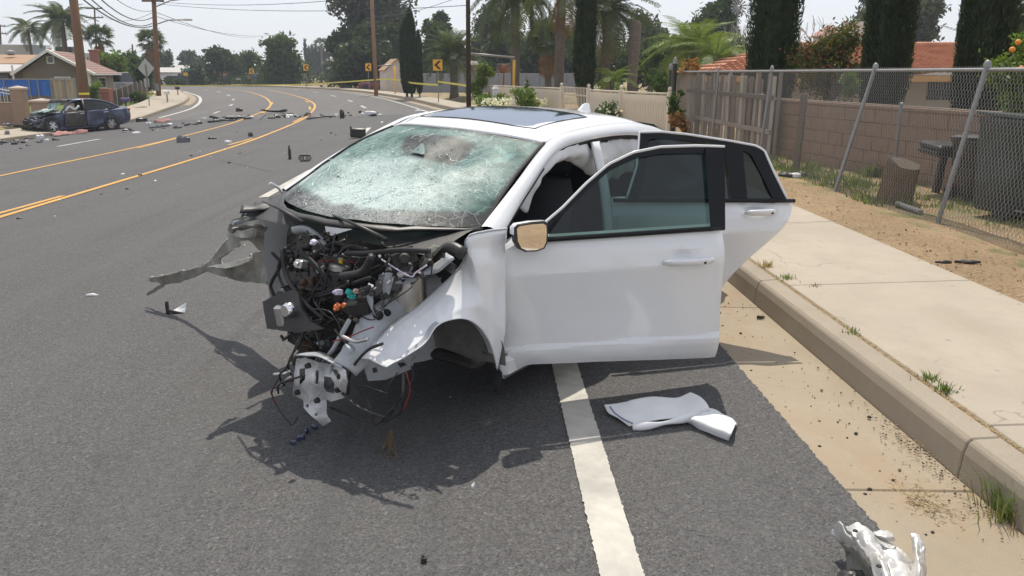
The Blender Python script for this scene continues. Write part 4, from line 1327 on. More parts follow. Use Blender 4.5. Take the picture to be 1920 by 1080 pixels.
MB().grid([[RP(.70, 1.285, .008), RP(.72, .965, .008)], [RP(.815, 1.262, .008), RP(.825, .965, .008)]]).build('pillar_cover', m_gloss, rdr, True)
# wing mirror, knocked round so its glass faces the camera
hc = CARM @ Vector((0, 0, 0))
dm = car.matrix_basis if False else None
DM = Matrix.LocRotScale(Vector((-.5, .86, 0)), Euler((0, 0, -A1)), None)
mw = W(996, 446, 3.93)                          # mirror position in the world
ml = (CARM @ DM).inverted() @ mw
nrm = ((CARM @ DM).inverted().to_3x3() @ Vector((.42, -.90, .03))).normalized()
zz = Vector((0, 0, 1)); xx = zz.cross(nrm).normalized(); zz = nrm.cross(xx)
MR = Matrix((xx, -nrm, zz)).transposed()        # local x across, y into the housing, z up
# rounded housing outline
outl = [(-.090, .055), (-.075, .068), (.0, .074), (.07, .074), (.088, .062), (.092, .02), (.088, -.03), (.072, -.058), (.03, -.068), (-.03, -.066), (-.062, -.05), (-.083, -.015)]
def mring(sc, y): return [ml + MR @ Vector((x * sc, y, z * sc)) for x, z in outl]
hs_ = MB().rings([mring(1.0, -.004), mring(1.03, .004), mring(1.0, .04), mring(.8, .075), mring(.4, .092)])
hs_.build('mirror_housing', m_blackp, fd, True, 50)
capm = [(x, z) for x, z in outl if z > .01]
MB().grid([[ml + MR @ Vector((x * s_, y, z * s_)) for x, z in ((-.092, .02), (-.092, .055), (-.075, .070), (0, .077), (.07, .077), (.091, .064), (.095, .02))] for s_, y in ((1.02, .0), (1.05, .012), (1.03, .04), (.84, .078), (.45, .097))]).build('mirror_cap', m_paint, fd, True)
MB().add(mring(.90, -.006) + [ml + MR @ Vector((0, -.006, 0))], [(i, (i + 1) % 12, 12) for i in range(12)]).build('mirror_glass', m_mirror, fd)
MB().tube([ml + MR @ Vector((.08, .03, -.03)), FP(.12, .93, .01)], [.03, .035], 8, flat=.6).build('mirror_arm', m_blackp, fd, True)
# ================================================================== plant builders
def np_mesh(name, V, F, mats, mi=None):
    me = bpy.data.meshes.new(name)
    V = np.asarray(V, dtype=np.float32)
    F = np.asarray(F, dtype=np.int32)
    k = F.shape[1]
    me.vertices.add(len(V)); me.vertices.foreach_set('co', V.ravel())
    me.loops.add(F.size); me.loops.foreach_set('vertex_index', F.ravel())
    me.polygons.add(len(F))
    me.polygons.foreach_set('loop_start', np.arange(0, F.size, k, dtype=np.int32))
    me.polygons.foreach_set('loop_total', np.full(len(F), k, dtype=np.int32))
    for m_ in (mats if isinstance(mats, (list, tuple)) else [mats]): me.materials.append(m_)
    me.update(calc_edges=True)
    return me

def leaf_quads(P, size, rs, aspect=.5, up=None, upk=0.0):
    n = len(P)
    d = rs.normal(size=(n, 3))
    if up is not None: d = d * (1 - upk) + np.asarray(up) * upk * 1.6
    d /= np.linalg.norm(d, axis=1, keepdims=True) + 1e-9
    r = rs.normal(size=(n, 3))
    w = np.cross(d, r)
    w /= np.linalg.norm(w, axis=1, keepdims=True) + 1e-9
    s = size * rs.uniform(.55, 1.35, size=(n, 1))
    a, b = d * s, w * s * aspect
    V = np.stack([P - a, P + b * .9, P + a, P - b * .9], 1).reshape(-1, 3)
    F = np.arange(4 * n).reshape(-1, 4)
    return V, F

def cloud(blobs, n, rs, clump=.16, per=14, shell=.55):
    """points in leaf clumps spread over the outer part of a set of ellipsoids (centre, radii)"""
    vol = np.array([b[1][0] * b[1][1] * b[1][2] for b in blobs]) ** .72
    vol /= vol.sum()
    P = []
    for (c, r), v in zip(blobs, vol):
        m_ = max(1, int(n * v / per))
        d = rs.normal(size=(m_, 3))
        d /= np.linalg.norm(d, axis=1, keepdims=True)
        rad = shell + (1.04 - shell) * rs.uniform(0, 1, size=(m_, 1)) ** .7
        cc = np.asarray(c) + d * rad * np.asarray(r)
        k = rs.normal(size=(m_, per, 3)) * clump * (np.mean(r) ** .5) * rs.uniform(.6, 1.3, size=(m_, 1, 1))
        P.append((cc[:, None, :] + k).reshape(-1, 3))
    return np.concatenate(P)

m_bark = M_plain('bark', (.13, .105, .085), .9, 0, 5, .3, .6, 18, .03)
m_bark_pale = M_plain('pale_bark', (.30, .27, .23), .9, 0, 4, .3, .5, 14, .02)
m_palmtrunk = M_plain('palm_trunk', (.15, .12, .095), .95, 0, 7, .35, .8, 16, .04)
L_dark = M_leaf('dark_foliage', (.046, .072, .028), .45, .3)
L_cyp = M_leaf('cypress_foliage', (.030, .050, .020), .55, .2)
L_mid = M_leaf('green_foliage', (.070, .115, .032), .5, .35)
L_bright = M_leaf('bright_foliage', (.13, .20, .035), .45, .4)
L_grey = M_leaf('grey_green_foliage', (.085, .105, .070), .4, .3)
L_euc = M_leaf('gum_foliage', (.085, .100, .064), .45, .3)
L_red = M_leaf('red_tipped_foliage', (.10, .13, .04), .5, .35, big=(.30, .10, .04))
L_dry = M_leaf('dry_leaves', (.36, .20, .075), .5, .3)
L_palm = M_leaf('palm_fronds', (.090, .118, .052), .4, .3)
L_palmb = M_leaf('bright_palm_fronds', (.15, .21, .055), .4, .35)
L_palmdead = M_leaf('dead_fronds', (.26, .155, .07), .4, .2)
L_grass = M_leaf('grass_blades', (.14, .20, .055), .5, .35)
L_straw = M_leaf('straw', (.46, .36, .2), .35, .3)
L_flower = M_leaf('white_petals', (.80, .80, .74), .08, .3)

def trunk_mb(pts, rad, n=8, flare=1.0):
    mb = MB()
    c = crom(pts, 4)
    rs = [rad * (1.0 - .55 * i / (len(c) - 1)) * (1 + (flare - 1) * max(0, 1 - i / 2.0)) for i in range(len(c))]
    mb.tube(c, rs, n)
    return mb

def tree(name, label, base, blobs, n, size, leaf, rad=.2, bark=None, group=None, seed=1, cat='tree', clump=.16, shell=.5, limbs=True, aspect=.5, per=14, up=None, upk=0.0):
    """blobs relative to base; trunk and limbs reach into them"""
    rs = np.random.RandomState(seed)
    t = empty(name, label, cat, base, 0, group)
    top = max(blobs, key=lambda b: b[0][2])
    if rad:
        zc = sum(b[0][2] for b in blobs) / len(blobs)
        cx, cy = sum(b[0][0] for b in blobs) / len(blobs), sum(b[0][1] for b in blobs) / len(blobs)
        mb = trunk_mb([(0, 0, -.3), (cx * .15 + .03, cy * .15, zc * .45), (cx * .5, cy * .5, zc)], rad, 8, 1.25)
        if limbs:
            for c, r in blobs[:9]:
                m_ = Vector((cx * .3, cy * .3, zc * .5))
                e = Vector(c) + Vector((0, 0, r[2] * .3))
                mb.tube([m_, m_.lerp(e, .5) + Vector((.1 * rs.normal(), .1 * rs.normal(), .15)), e], [rad * .5, rad * .32, rad * .08], 5)
        mb.build('trunk', bark or m_bark, t, True)
    P = cloud(blobs, n, rs, clump, per, shell)
    V, F = leaf_quads(P, size, rs, aspect, up, upk)
    link(bpy.data.objects.new('crown', np_mesh('crown', V, F, leaf)), t)
    return t

def blobset(w, h, z0, k, seed, d=None, squash=.8):
    """an uneven crown: k lobes in a box of width w, height h starting at height z0"""
    r = random.Random(seed)
    d = d or w
    out = []
    for i in range(k):
        f = (i + .5) / k
        z = z0 + h * (.12 + .76 * f)
        prof = sin(pi * (.18 + .70 * f)) ** .8
        a = r.uniform(0, 2 * pi)
        q = r.uniform(.15, .74) * prof
        R_ = w * .5 * r.uniform(.34, .60) * (.6 + .4 * prof)
        out.append(((cos(a) * q * w * .5, sin(a) * q * d * .5, z), (R_, R_ * d / w, min(R_ * squash, h * .4))))
    return out

def cypress(name, label, base, h, r, n, group=None, seed=1, leafsize=.05, lean=(0, 0), leaf=None, profile=None):
    rs = np.random.RandomState(seed)
    t = empty(name, label, 'cypress tree', base, 0, group)
    prof = profile or (lambda f: (.55 + .45 * min(1, f * 6)) * (1.0 if f < .72 else max(.02, 1 - ((f - .72) / .28) ** 2)))
    rings = []
    m_ = 22
    for i in range(m_ + 1):
        f = i / m_
        z = .35 + (h - .35) * f
        R_ = r * prof(f) * .78
        rings.append([Vector((lean[0] * f + cos(a) * R_ * (1 + .16 * nz((cos(a), sin(a), z * 1.3), 1.6, seed)), lean[1] * f + sin(a) * R_ * (1 + .16 * nz((cos(a), sin(a), z * 1.3), 1.6, seed)), z)) for a in [2 * pi * k / 18 for k in range(18)]])
    MB().rings(rings).build('crown', leaf or L_cyp, t, True)
    f = rs.uniform(0, 1, n)
    a = rs.uniform(0, 2 * pi, n)
    z = .35 + (h - .35) * f
    R_ = np.array([r * prof(q) for q in f])
    rib = 1 + .10 * np.sin(a * 7 + z * .6 + seed) + .08 * np.sin(a * 3 + z * 2.3)
    R_ = R_ * rib * rs.uniform(.74, 1.06, n)
    P = np.stack([lean[0] * f + np.cos(a) * R_, lean[1] * f + np.sin(a) * R_, z], 1)
    d = np.stack([np.cos(a) * .35, np.sin(a) * .35, np.ones(n)], 1) + rs.normal(size=(n, 3)) * .28
    d /= np.linalg.norm(d, axis=1, keepdims=True)
    w = np.cross(d, rs.normal(size=(n, 3)))
    w /= np.linalg.norm(w, axis=1, keepdims=True)
    s = leafsize * rs.uniform(.6, 1.6, (n, 1))
    V = np.stack([P - d * s * .6 + w * s * .25, P - d * s * .6 - w * s * .25, P + d * s * 1.3], 1).reshape(-1, 3)
    link(bpy.data.objects.new('foliage', np_mesh('foliage', V, np.arange(3 * n).reshape(-1, 3), leaf or L_cyp)), t)
    MB().tube([(0, 0, -.3), (0, 0, .2), (lean[0] * .1, lean[1] * .1, .8)], [r * .3, r * .24, r * .2], 8).build('trunk', m_bark, t, True)
    return t

# one feather frond (date or queen palm) lying along +x and drooping
def frond_mesh(name, L, leaf, droop=.5, lw=.35, n=34, seed=1, hang=.35, width=.022, mat=None):
    rs = random.Random(seed)
    mb = MB()
    pts = []
    for i in range(9):
        f = i / 8
        pts.append(Vector((L * f * (1 - .18 * droop * f), .03 * L * sin(f * 3) * (1 if seed % 2 else -1), L * (.35 * f - (droop + .2) * f * f))))
    c = crom(pts, 4)
    mb.tube(pts, [.022 * L / 2.2 * (1 - .8 * i / 8) for i in range(9)], 4)
    m_ = len(c) - 1
    for k in range(n):
        f = .12 + .86 * k / (n - 1)
        i = f * m_
        p = c[int(i)].lerp(c[min(m_, int(i) + 1)], i % 1)
        t = (c[min(m_, int(i) + 1)] - c[max(0, int(i) - 1)]).normalized()
        ll = lw * L * .5 * (sin(pi * (.12 + .80 * f)) ** .6)
        for s in (-1, 1):
            dr = Vector((t.x * .55, s * 1.0, -hang + rs.uniform(-.18, .18))).normalized()
            e = p + dr * ll * rs.uniform(.8, 1.1)
            mid = p.lerp(e, .55) + Vector((0, 0, ll * .10))
            wv = t * width * L * .5
            mb.add([p - wv * .5, mid - wv, e, mid + wv, p + wv * .5], [(0, 1, 2, 3, 4)])
    return mb.mesh(name, mat or leaf)

def fan_mesh(name, L, leaf, seed=1):
    rs = random.Random(seed)
    mb = MB()
    mb.tube([(0, 0, 0), (L * .5, 0, .04 * L)], [.02, .012], 4)
    o = Vector((L * .5, 0, .04 * L))
    for k in range(20):
        a = radians(-115 + 230 * k / 19)
        d = Vector((cos(a), sin(a), -.12 - .3 * abs(sin(a)) * rs.uniform(.3, 1)))
        w = Vector((-sin(a), cos(a), 0)) * L * .035
        l = L * .5 * rs.uniform(.85, 1.1)
        m_ = o + d * l * .55
        e = o + d * l + Vector((0, 0, -.14 * L * rs.uniform(.3, 1.2)))
        mb.add([o, m_ - w, e, m_ + w], [(0, 1, 2, 3)])
    return mb.mesh(name, leaf)

def palm(name, label, base, h, rad, fronds, nf, seed=1, skirt=None, nskirt=0, el=(-50, 75), lean=(0, 0), bark=None, group=None, boots=0.0, scale=1.0):
    rs = random.Random(seed)
    t = empty(name, label, 'palm tree', base, 0, group)
    mb = MB()
    N_ = max(8, int(h * 3))
    pts, rr = [], []
    for i in range(N_ + 1):
        f = i / N_
        pts.append((lean[0] * f * f, lean[1] * f * f, -.3 + (h + .3) * f))
        rr.append(rad * (1.25 - .35 * min(1, f * 4)) * (1 + .06 * (i % 2)) * (1 + boots * sm(.75, .95, f)))
    mb.tube(pts, rr, 10)
    mb.build('trunk', bark or m_palmtrunk, t, True)
    top = Vector((lean[0], lean[1], h))
    for k in range(nf):
        f = (k + .5) / nf
        e = el[0] + (el[1] - el[0]) * (f ** .8) + rs.uniform(-7, 7)
        az = k * 2.39996 + rs.uniform(-.2, .2)
        s = scale * rs.uniform(.85, 1.1) * (1 - .15 * max(0, f - .6))
        inst(fronds[k % len(fronds)], 'frond', t, top + Vector((cos(az), sin(az), 0)) * rad * .6, (rs.uniform(-.25, .25), -radians(e), az), (s, s, s))
    for k in range(nskirt):
        az = k * 2.39996
        inst(skirt[k % len(skirt)], 'dead_frond', t, top + Vector((cos(az) * rad * .8, sin(az) * rad * .8, -.15 - .9 * (k / max(1, nskirt)) * scale)), (rs.uniform(-.2, .2), radians(rs.uniform(58, 82)), az), (scale * .8,) * 3)
    return t

def tuft(name, label, base, h, n, leaf, group=None, spread=.08, seed=1, cat='weed', width=.006):
    rs = np.random.RandomState(seed)
    a = rs.uniform(0, 2 * pi, n)
    r0 = np.abs(rs.normal(0, spread, n))
    P0 = np.stack([np.cos(a) * r0, np.sin(a) * r0, np.zeros(n) - .01], 1)
    H = h * rs.uniform(.35, 1.1, n)
    out = rs.uniform(.1, .8, n) * H
    a2 = a + rs.normal(0, .7, n)
    P1 = P0 + np.stack([np.cos(a2) * out * .35, np.sin(a2) * out * .35, H * .65], 1)
    P2 = P0 + np.stack([np.cos(a2) * out, np.sin(a2) * out, H], 1)
    wv = np.stack([-np.sin(a2), np.cos(a2), np.zeros(n)], 1) * width
    V = np.stack([P0 - wv, P0 + wv, P1 + wv * .8, P1 - wv * .8, P2], 1).reshape(-1, 3)
    b = np.arange(n)[:, None] * 5
    F = np.concatenate([b + [0, 1, 2, 3], b + [3, 2, 4, 4]], 0)
    me = bpy.data.meshes.new(name)
    me.from_pydata(V.tolist(), [], [tuple(f) if f[2] != f[3] else tuple(f[:3]) for f in F.tolist()])
    me.materials.append(leaf)
    o = bpy.data.objects.new(name, me)
    link(o)
    o.location = base
    return tag(o, label, cat, group)
# ================================================================== RIGHT SIDE: fences, wall, yard
m_galv = M_plain('galvanised_steel', (.29, .29, .295), .5, .6, 10, .15, .15, 80, .002, dirt=(.25, .22, .18), dirt_amt=.3)
m_wire = M_plain('chain_link_wire', (.40, .39, .37), .5, .3, 10, .2, world=True)
m_block = M_plain('brown_block', (.30, .20, .14), .9, 0, 3, .12, .5, 70, .006, dirt=(.2, .15, .12), dirt_amt=.4)
m_mortar = M_plain('mortar', (.22, .17, .13), .95, 0, 6, .15, .3, 60, .004)
def M_wood(name, c, grey, k=.5):
    t = NT(name)
    p = t.coord()
    rnd_ = t.n('ObjectInfo').outputs['Random']
    q = t.n('Mapping', {'Vector': p, 'Scale': (14, 14, 1.1)}).outputs[0]
    q = t.n('VectorMath', {0: q, 1: t.n('CombineXYZ', {'X': t.math('MULTIPLY', rnd_, 50.0)}).outputs[0]}, operation='ADD').outputs[0]
    f = t.noise(q, 1.6, 7, .68, .4)
    g = t.noise(p, 1.8, 5, .6)
    col = t.mix(t.ramp(f, [(.3, 0.0), (.7, 1.0)]), mixc(c, .6), mixc(c, 1.2))
    col = t.mix(t.math('MULTIPLY', t.ramp(t.math('ADD', t.math('MULTIPLY', g, .6), t.math('MULTIPLY', rnd_, .4)), [(.35, 0.0), (.65, 1.0)]), k), col, grey)
    r2 = t.math('FRACT', t.math('MULTIPLY', rnd_, 7.31))
    col = t.mix(t.ramp(r2, [(.45, 0.0), (.95, .75)]), col, mixc(c, .32))
    col = t.mix(t.ramp(r2, [(.0, .6), (.22, 0.0)]), col, mixc(grey, 1.6))
    return t.done(t.princ(col, .9, 0, .2, f, .5, .01))
m_board = M_wood('weathered_board', (.21, .155, .115), (.27, .235, .20), .7)
m_ply = M_wood('pale_plywood', (.42, .36, .29), (.36, .32, .27), .5)

# ---- chain-link fence, leaning away from the road
BASE = [(5.2, 4.45), (8.0, 4.49), (10.33, 4.42), (14.1, 4.68), (17.4, 4.74), (21.0, 4.78)]
TOPX = {5.2: 4.80, 8.0: 4.80, 10.33: 4.80, 14.1: 4.80, 17.4: 4.82, 21.0: 4.84}
cf = empty('chain_link_fence', 'grey chain-link fence on leaning steel posts between the dirt verge and the yard', 'fence', (4.6, 12, .26))
ORG = Vector((4.6, 12, .26))
def fb_(y, pts):
    for (a, xa), (b, xb) in zip(pts, pts[1:]):
        if a <= y <= b: return xa + (xb - xa) * (y - a) / (b - a)
    return pts[0][1] if y < pts[0][0] else pts[-1][1]
TP = [(y, TOPX[y]) for y, _ in BASE]
ZT = 1.75
for y, x in BASE:
    b = Vector((x, y, .18)) - ORG
    tp = Vector((TOPX[y], y + .02, ZT + .05)) - ORG
    MB().tube([b, tp], .0235, 10).lathe([(0, .045), (.02, .035), (.034, .01), (.034, -.03), (0, -.03)], tp, 10).build('post', m_galv, cf, True, 40)
MB().tube([Vector((x + .0, y, ZT)) - ORG for y, x in TP], .018, 8).build('top_rail', m_galv, cf, True)
rnd = random.Random(2)
y = 5.0
V, F = [], []
k = 0
dz = .036
while y < 21:
    pts = []
    nseg = int((ZT - .27) / dz)
    for i in range(nseg + 2):
        z = .275 + i * dz
        f = (z - .275) / (ZT - .275)
        yy = y + (.027 if (i + k) % 2 else 0)
        x = fb_(yy, BASE) + (fb_(yy, TP) - fb_(yy, BASE)) * f + (.004 if i % 2 else -.004) + .02 * sin(yy * 1.3 + z * 2) * (1 - f)
        pts.append((x - ORG.x, yy - ORG.y, z - ORG.z))
    b0 = len(V)
    r = .0021 if y < 11.5 else .0014
    for p in pts:
        V += [(p[0] - r, p[1] - r * .6, p[2]), (p[0] + r, p[1] - r * .6, p[2]), (p[0], p[1] + r, p[2])]
    for i in range(len(pts) - 1):
        for j in range(3):
            a, b = b0 + i * 3 + j, b0 + i * 3 + (j + 1) % 3
            F.append((a, b, b + 3, a + 3))
    y += .027
    k += 1
tag(link(bpy.data.objects.new('wire_mesh', np_mesh('wire_mesh', V, F, m_wire)), cf), kind='stuff')

# ---- old board fence behind it
bf = empty('board_fence', 'old brown board fence of uneven weathered boards behind the chain-link fence', 'fence', (5.1, 18, .25))
O2 = Vector((5.1, 18, .25))
y = 14.75
rnd = random.Random(8)
while y < 21.0:
    w = rnd.choice((.10, .14, .14, .19, .24))
    h = rnd.uniform(1.36, 1.5) if rnd.random() < .8 else rnd.uniform(1.0, 1.2)
    b = MB().cbox((0, 0, h / 2), (.022, w, h), .003)
    o = b.build('board', m_ply if rnd.random() < .28 else m_board, bf)
    o.location = Vector((5.10 + rnd.uniform(-.02, .03), y + w / 2, .25)) - O2
    o.rotation_euler = (rnd.uniform(-.02, .02), rnd.uniform(-.03, .03), 0)
    y += w + rnd.uniform(.005, .05)
for z in (.45, 1.05):
    MB().cbox((5.06 - O2.x, -.1, z), (.04, 6.3, .085), .005).build('rail', m_board, bf)
o = MB().cbox((5.2 - O2.x, -1.6, .7), (.02, 1.3, 1.3), .004).build('plywood_panel', m_ply, bf)
# two loose stakes
for (bx, by, tx, ty, lab, w, m_) in ((1450, 300, 1465, 136, 'tan timber stake leaning in front of the brown board fence', .06, m_ply), (1492, 322, 1508, 178, 'short grey split timber post between the stake and the leaning steel post', .09, m_board)):
    a = onz(bx, by, .26)
    t_ = W(tx, ty, a.y + .05)
    o = MB().cbox((0, 0, (t_ - a).length / 2 - .05), (w, w * .8, (t_ - a).length + .1), .008).build('timber_stake', m_)
    o.location = a
    o.rotation_euler = (t_ - a).to_track_quat('Z', 'Y').to_euler()
    tag(o, lab, 'wooden post')
# ---- block wall, every block its own piece
A3, B3 = Vector((5.28, 15.7, 0)), Vector((6.55, 6.3, 0))
dirw = (B3 - A3).normalized()
bw = empty('block_wall', 'low brown concrete block wall running along the back of the yard', 'wall', (A3.x, A3.y, .2), math.atan2(dirw.y, dirw.x))
LW = (B3 - A3).length
MB().box((LW / 2, 0, .52), (LW, .13, 1.12)).build('mortar', m_mortar, bw)
blk = MB().cbox((0, 0, 0), (.388, .15, .188), .008).mesh('block', m_block)
half = MB().cbox((0, 0, 0), (.188, .15, .188), .008).mesh('half_block', m_block)
rnd = random.Random(4)
for r in range(5):
    x = 0.0
    first = r % 2
    while x < LW - .3:
        w = .2 if first else .4
        inst(half if first else blk, 'block', bw, (x + w / 2, rnd.uniform(-.004, .004), .11 + r * .2), (0, 0, rnd.uniform(-.006, .006)))
        first = 0
        x += w
capm_ = MB().cbox((0, 0, 0), (.394, .17, .055), .008).mesh('cap_block', m_block)
for i in range(int(LW / .4)):
    inst(capm_, 'cap_block', bw, (i * .4 + .2, 0, 1.04), (0, 0, rnd.uniform(-.01, .01)))
# pale patches at the far end of the wall
a = onz(1690, 297, .26); a = Vector((5.35, 10.9, .26))
a = Vector((W(1690, 200, 10.9).x, 10.9, .2))
o = MB().tube([(0, 0, 0), (.0, 0, 1.12)], .024, 8).lathe([(0, .03), (.03, .02), (.03, -.01), (0, -.01)], (0, 0, 1.12), 8).build('steel_pole', m_galv, None, True, 40)
o.location = a
tag(o, 'bare galvanised pole standing upright in front of the block wall', 'pole')

# ---- stump, bins, litter in the yard
p = onz(1676, 376, .27)
t = empty('tree_stump', 'sawn brown tree stump behind the chain-link fence', 'tree stump', p)
rings = []
for i in range(12):
    f = i / 11
    z = -.03 + .46 * f
    k = 1.12 - .20 * f ** .5
    rings.append([Vector((.07 * f + cos(a) * .185 * k * (1 + .05 * sin(a * 3 + 1) + .07 * nz((cos(a) * 3, sin(a) * 3, z * 1.2), 1.5, 3) + .045 * abs(sin(a * 13 + 2 * nz((0, a, z * 3), 1)))), sin(a) * .185 * k * (1 + .05 * sin(a * 4) + .045 * abs(sin(a * 13))), z + (.055 * sin(a - .3) * f))) for a in [2 * pi * q / 78 for q in range(78)]])
MB().rings(rings).build('bark', M_wood('stump_bark', (.30, .21, .135), (.36, .28, .20), .6), t, True, 30)
top = rings[-1]
MB().add([Vector((.07 + (q.x - .07) * .95, q.y * .95, q.z + .004)) for q in top] + [Vector((.07, 0, .434))], [(i, (i + 1) % 78, 78) for i in range(78)]).build('sawn_top', M_wood('sawn_wood', (.24, .19, .145), (.2, .17, .14), .5), t)
m_bin = M_plain('green_bin_plastic', (.020, .035, .028), .42, 0, 3, .2, .1, 40, .003, dirt=(.12, .13, .12), dirt_amt=.3)
m_binb = M_plain('black_bin_plastic', (.016, .017, .018), .45, 0, 3, .2, .1, 40, .003, dirt=(.10, .10, .10), dirt_amt=.3)
def X1(px, Y): return W(px, 137, Y).x
def bin_(label, loc, rz_, tilt, mat, roll=0.0):
    t = empty('wheelie_bin', label, 'bin', loc)
    t.rotation_euler = (tilt, roll, rz_)
    rg = []
    for z, wx, wy, oy in ((.06, .20, .20, .03), (.10, .22, .23, .02), (.5, .255, .28, 0), (.92, .285, .33, -.01), (.95, .30, .35, -.01), (.99, .30, .35, -.01)):
        rg.append([Vector((x * wx, y * wy + oy, z)) for x, y in ((-1, -.85), (-.85, -1), (.85, -1), (1, -.85), (1, .85), (.85, 1), (-.85, 1), (-1, .85))])
    MB().rings(rg).build('body', mat, t, True, 40)
    lid = MB().rings([[Vector((x * .31, y * .37 - .02, z + .05 * (1 - y) * .3)) for x, y in ((-1, -.9), (-.9, -1), (.9, -1), (1, -.9), (1, .95), (-1, .95))] for z in (.995, 1.02)] + [[Vector((x * .24, y * .28 - .02, 1.06)) for x, y in ((-1, -.9), (-.9, -1), (.9, -1), (1, -.9), (1, .95), (-1, .95))]])
    lid.build('lid', mat, t, True, 40)
    MB().tube([(-.2, .40, .98), (.2, .40, .98)], .016, 8).build('handle', mat, t, True)
    for s in (-1, 1):
        MB().lathe([(.0, -.03), (.10, -.03), (.125, -.02), (.125, .02), (.10, .03), (0, .03)], (s * .25, .25, .11), 18, 'X').build('wheel', m_rubber, t, True, 40)
    MB().tube([(-.25, .25, .11), (.25, .25, .11)], .014, 6).build('axle', m_galv, t, True)
    return t
b1 = bin_('dark green wheelie bin tipped towards the right edge behind the chain-link fence', (X1(1916, 8.35), 8.35, .25), radians(192), 0, m_bin, radians(-9))
b2 = bin_('smaller black wheelie bin in front of the block wall, left of the green one', (X1(1856, 9.5), 9.5, .26), radians(10), 0, m_binb)
b2.scale = (.72, .72, .72)
for k, (px, py, w_, lab) in enumerate(((1784, 274, .62, 'upper black plastic board propped against the block wall'), (1772, 285, .50, 'lower black plastic board propped against the block wall'))):
    q = W(px, py, 10.1)
    o = MB().cbox((0, 0, 0), (w_, .40, .07), .02).build('plastic_board', m_binb)
    o.location = q
    o.rotation_euler = (.1, .03, -1.4 if False else .15)
    tag(o, lab, 'board')
    MB().cbox((.1 * k - .05, .05, -(q.z - .26) / 2 - .03), (.06, .06, q.z - .27), .008).build('prop', m_binb, o)
for (x0, y0, x1, y1, Y, w, lab) in ((1558, 291, 1662, 312, 11.9, .14, 'long pale plank on the weeds below the block wall'), (1712, 312, 1765, 309, 11.6, .12, 'short grey plank beside the tree stump')):
    a, b = onz(x0, y0, .31), onz(x1, y1, .31)
    d = b - a
    o = MB().cbox((0, 0, 0), (d.length, w, .035), .004).build('plank', m_ply)
    o.location = (a + b) / 2
    o.rotation_euler = (.05, .02, math.atan2(d.y, d.x))
    tag(o, lab, 'plank')
a, b = onz(1682, 382, .285), onz(1726, 398, .285)
o = MB().tube([a - (a + b) / 2, b - (a + b) / 2], .03, 10).build('steel_pipe', m_galv, None, True, 40)
o.location = (a + b) / 2
tag(o, 'short grey pipe lying on the dirt beside the stump', 'pipe')
def bag(label, p, sx, sy, sz, mat, seed, name='litter_bag', cat='litter', group=None):
    rg = []
    for i in range(9):
        f = i / 8
        r_ = sin(pi * (.06 + .88 * f)) ** .7
        rg.append([Vector((cos(a) * sx * r_, sin(a) * sy * r_, sz * f)) + Vector((nz((cos(a), sin(a), f * 2), 2.2, seed), nz((cos(a), sin(a), f * 2), 2.2, seed + 5), 0)) * sx * .45 for a in [2 * pi * k / 14 for k in range(14)]])
    o = MB().rings(rg).build(name, mat, None, True, 50)
    o.location = p
    return tag(o, label, cat, group)
bag('crumpled white plastic bag on the weeds left of the bins', onz(1832, 322, .27), .10, .07, .07, m_cloth, 3)
bag('dark bundled rag just right of the white bag', onz(1838, 318, .27) + Vector((.06, .05, 0)), .06, .05, .09, m_fabric, 5)
bag('small white wrapper on bare soil below the white bag', onz(1790, 332, .27), .07, .03, .02, m_cloth, 8)
# grasses of the yard and straw on the verge
rs = np.random.RandomState(3)
def scatter_blades(n, fx, h, leaf, name, seed, flat=False, width=.004):
    rs = np.random.RandomState(seed)
    P = fx(rs, n)
    n = len(P)
    a = rs.uniform(0, 2 * pi, n)
    H = h * rs.uniform(.3, 1.2, n)
    if flat: d = np.stack([np.cos(a) * H, np.sin(a) * H, H * rs.uniform(.02, .25, n)], 1)
    else: d = np.stack([np.cos(a) * H * .5, np.sin(a) * H * .5, H], 1)
    w = np.stack([-np.sin(a), np.cos(a), np.zeros(n)], 1) * width
    V = np.stack([P - w, P + w, P + d], 1).reshape(-1, 3)
    return tag(link(bpy.data.objects.new(name, np_mesh(name, V, np.arange(3 * n).reshape(-1, 3), leaf))), kind='stuff')
def zone(x0, x1, y0, y1, thr=None, sc=.9, seed=0, z=.0):
    def f(rs, n):
        x = rs.uniform(x0, x1, n); y = rs.uniform(y0 ** .5, y1 ** .5, n) ** 2
        keep = np.array([thr is None or nz((a, b, 1), sc, seed) > thr for a, b in zip(x, y)])
        x, y = x[keep], y[keep]
        return np.stack([x, y, np.array([YZ(a, b) for a, b in zip(x, y)]) + z], 1)
    return f
scatter_blades(9000, zone(3.55, 5.0, 4, 16, None), .035, L_straw, 'dry_straw', 5, True, .0022)
scatter_blades(7000, zone(4.5, 9, 6, 19, -.05, 1.1, 3), .05, L_straw, 'dry_grass', 6, False, .004)
scatter_blades(6500, zone(4.45, 6.3, 7, 17, .08, 1.0, 7), .085, L_grass, 'yard_grass', 7, False, .006)
scatter_blades(1800, zone(4.4, 5.3, 9, 15, .02, 1.6, 2), .14, L_grass, 'yard_weeds', 8, False, .010)
for k, (px, py, h, n) in enumerate(((1610, 346, .12, 60), (1630, 330, .2, 90), (1700, 340, .12, 60), (1800, 318, .25, 90), (1520, 318, .16, 80), (1690, 374, .14, 70))):
    tuft('weed_clump', ('small green weed clump by the foot of the leaning post', 'tall green weeds left of the stump', 'short weeds behind the stump', 'tall bright weeds in front of the black bin', 'green weeds beside the split timber post', 'weeds growing against the right side of the stump')[k], onz(px, py, .27), h, n, L_grass, None, .10, k + 3, 'weed', .010)

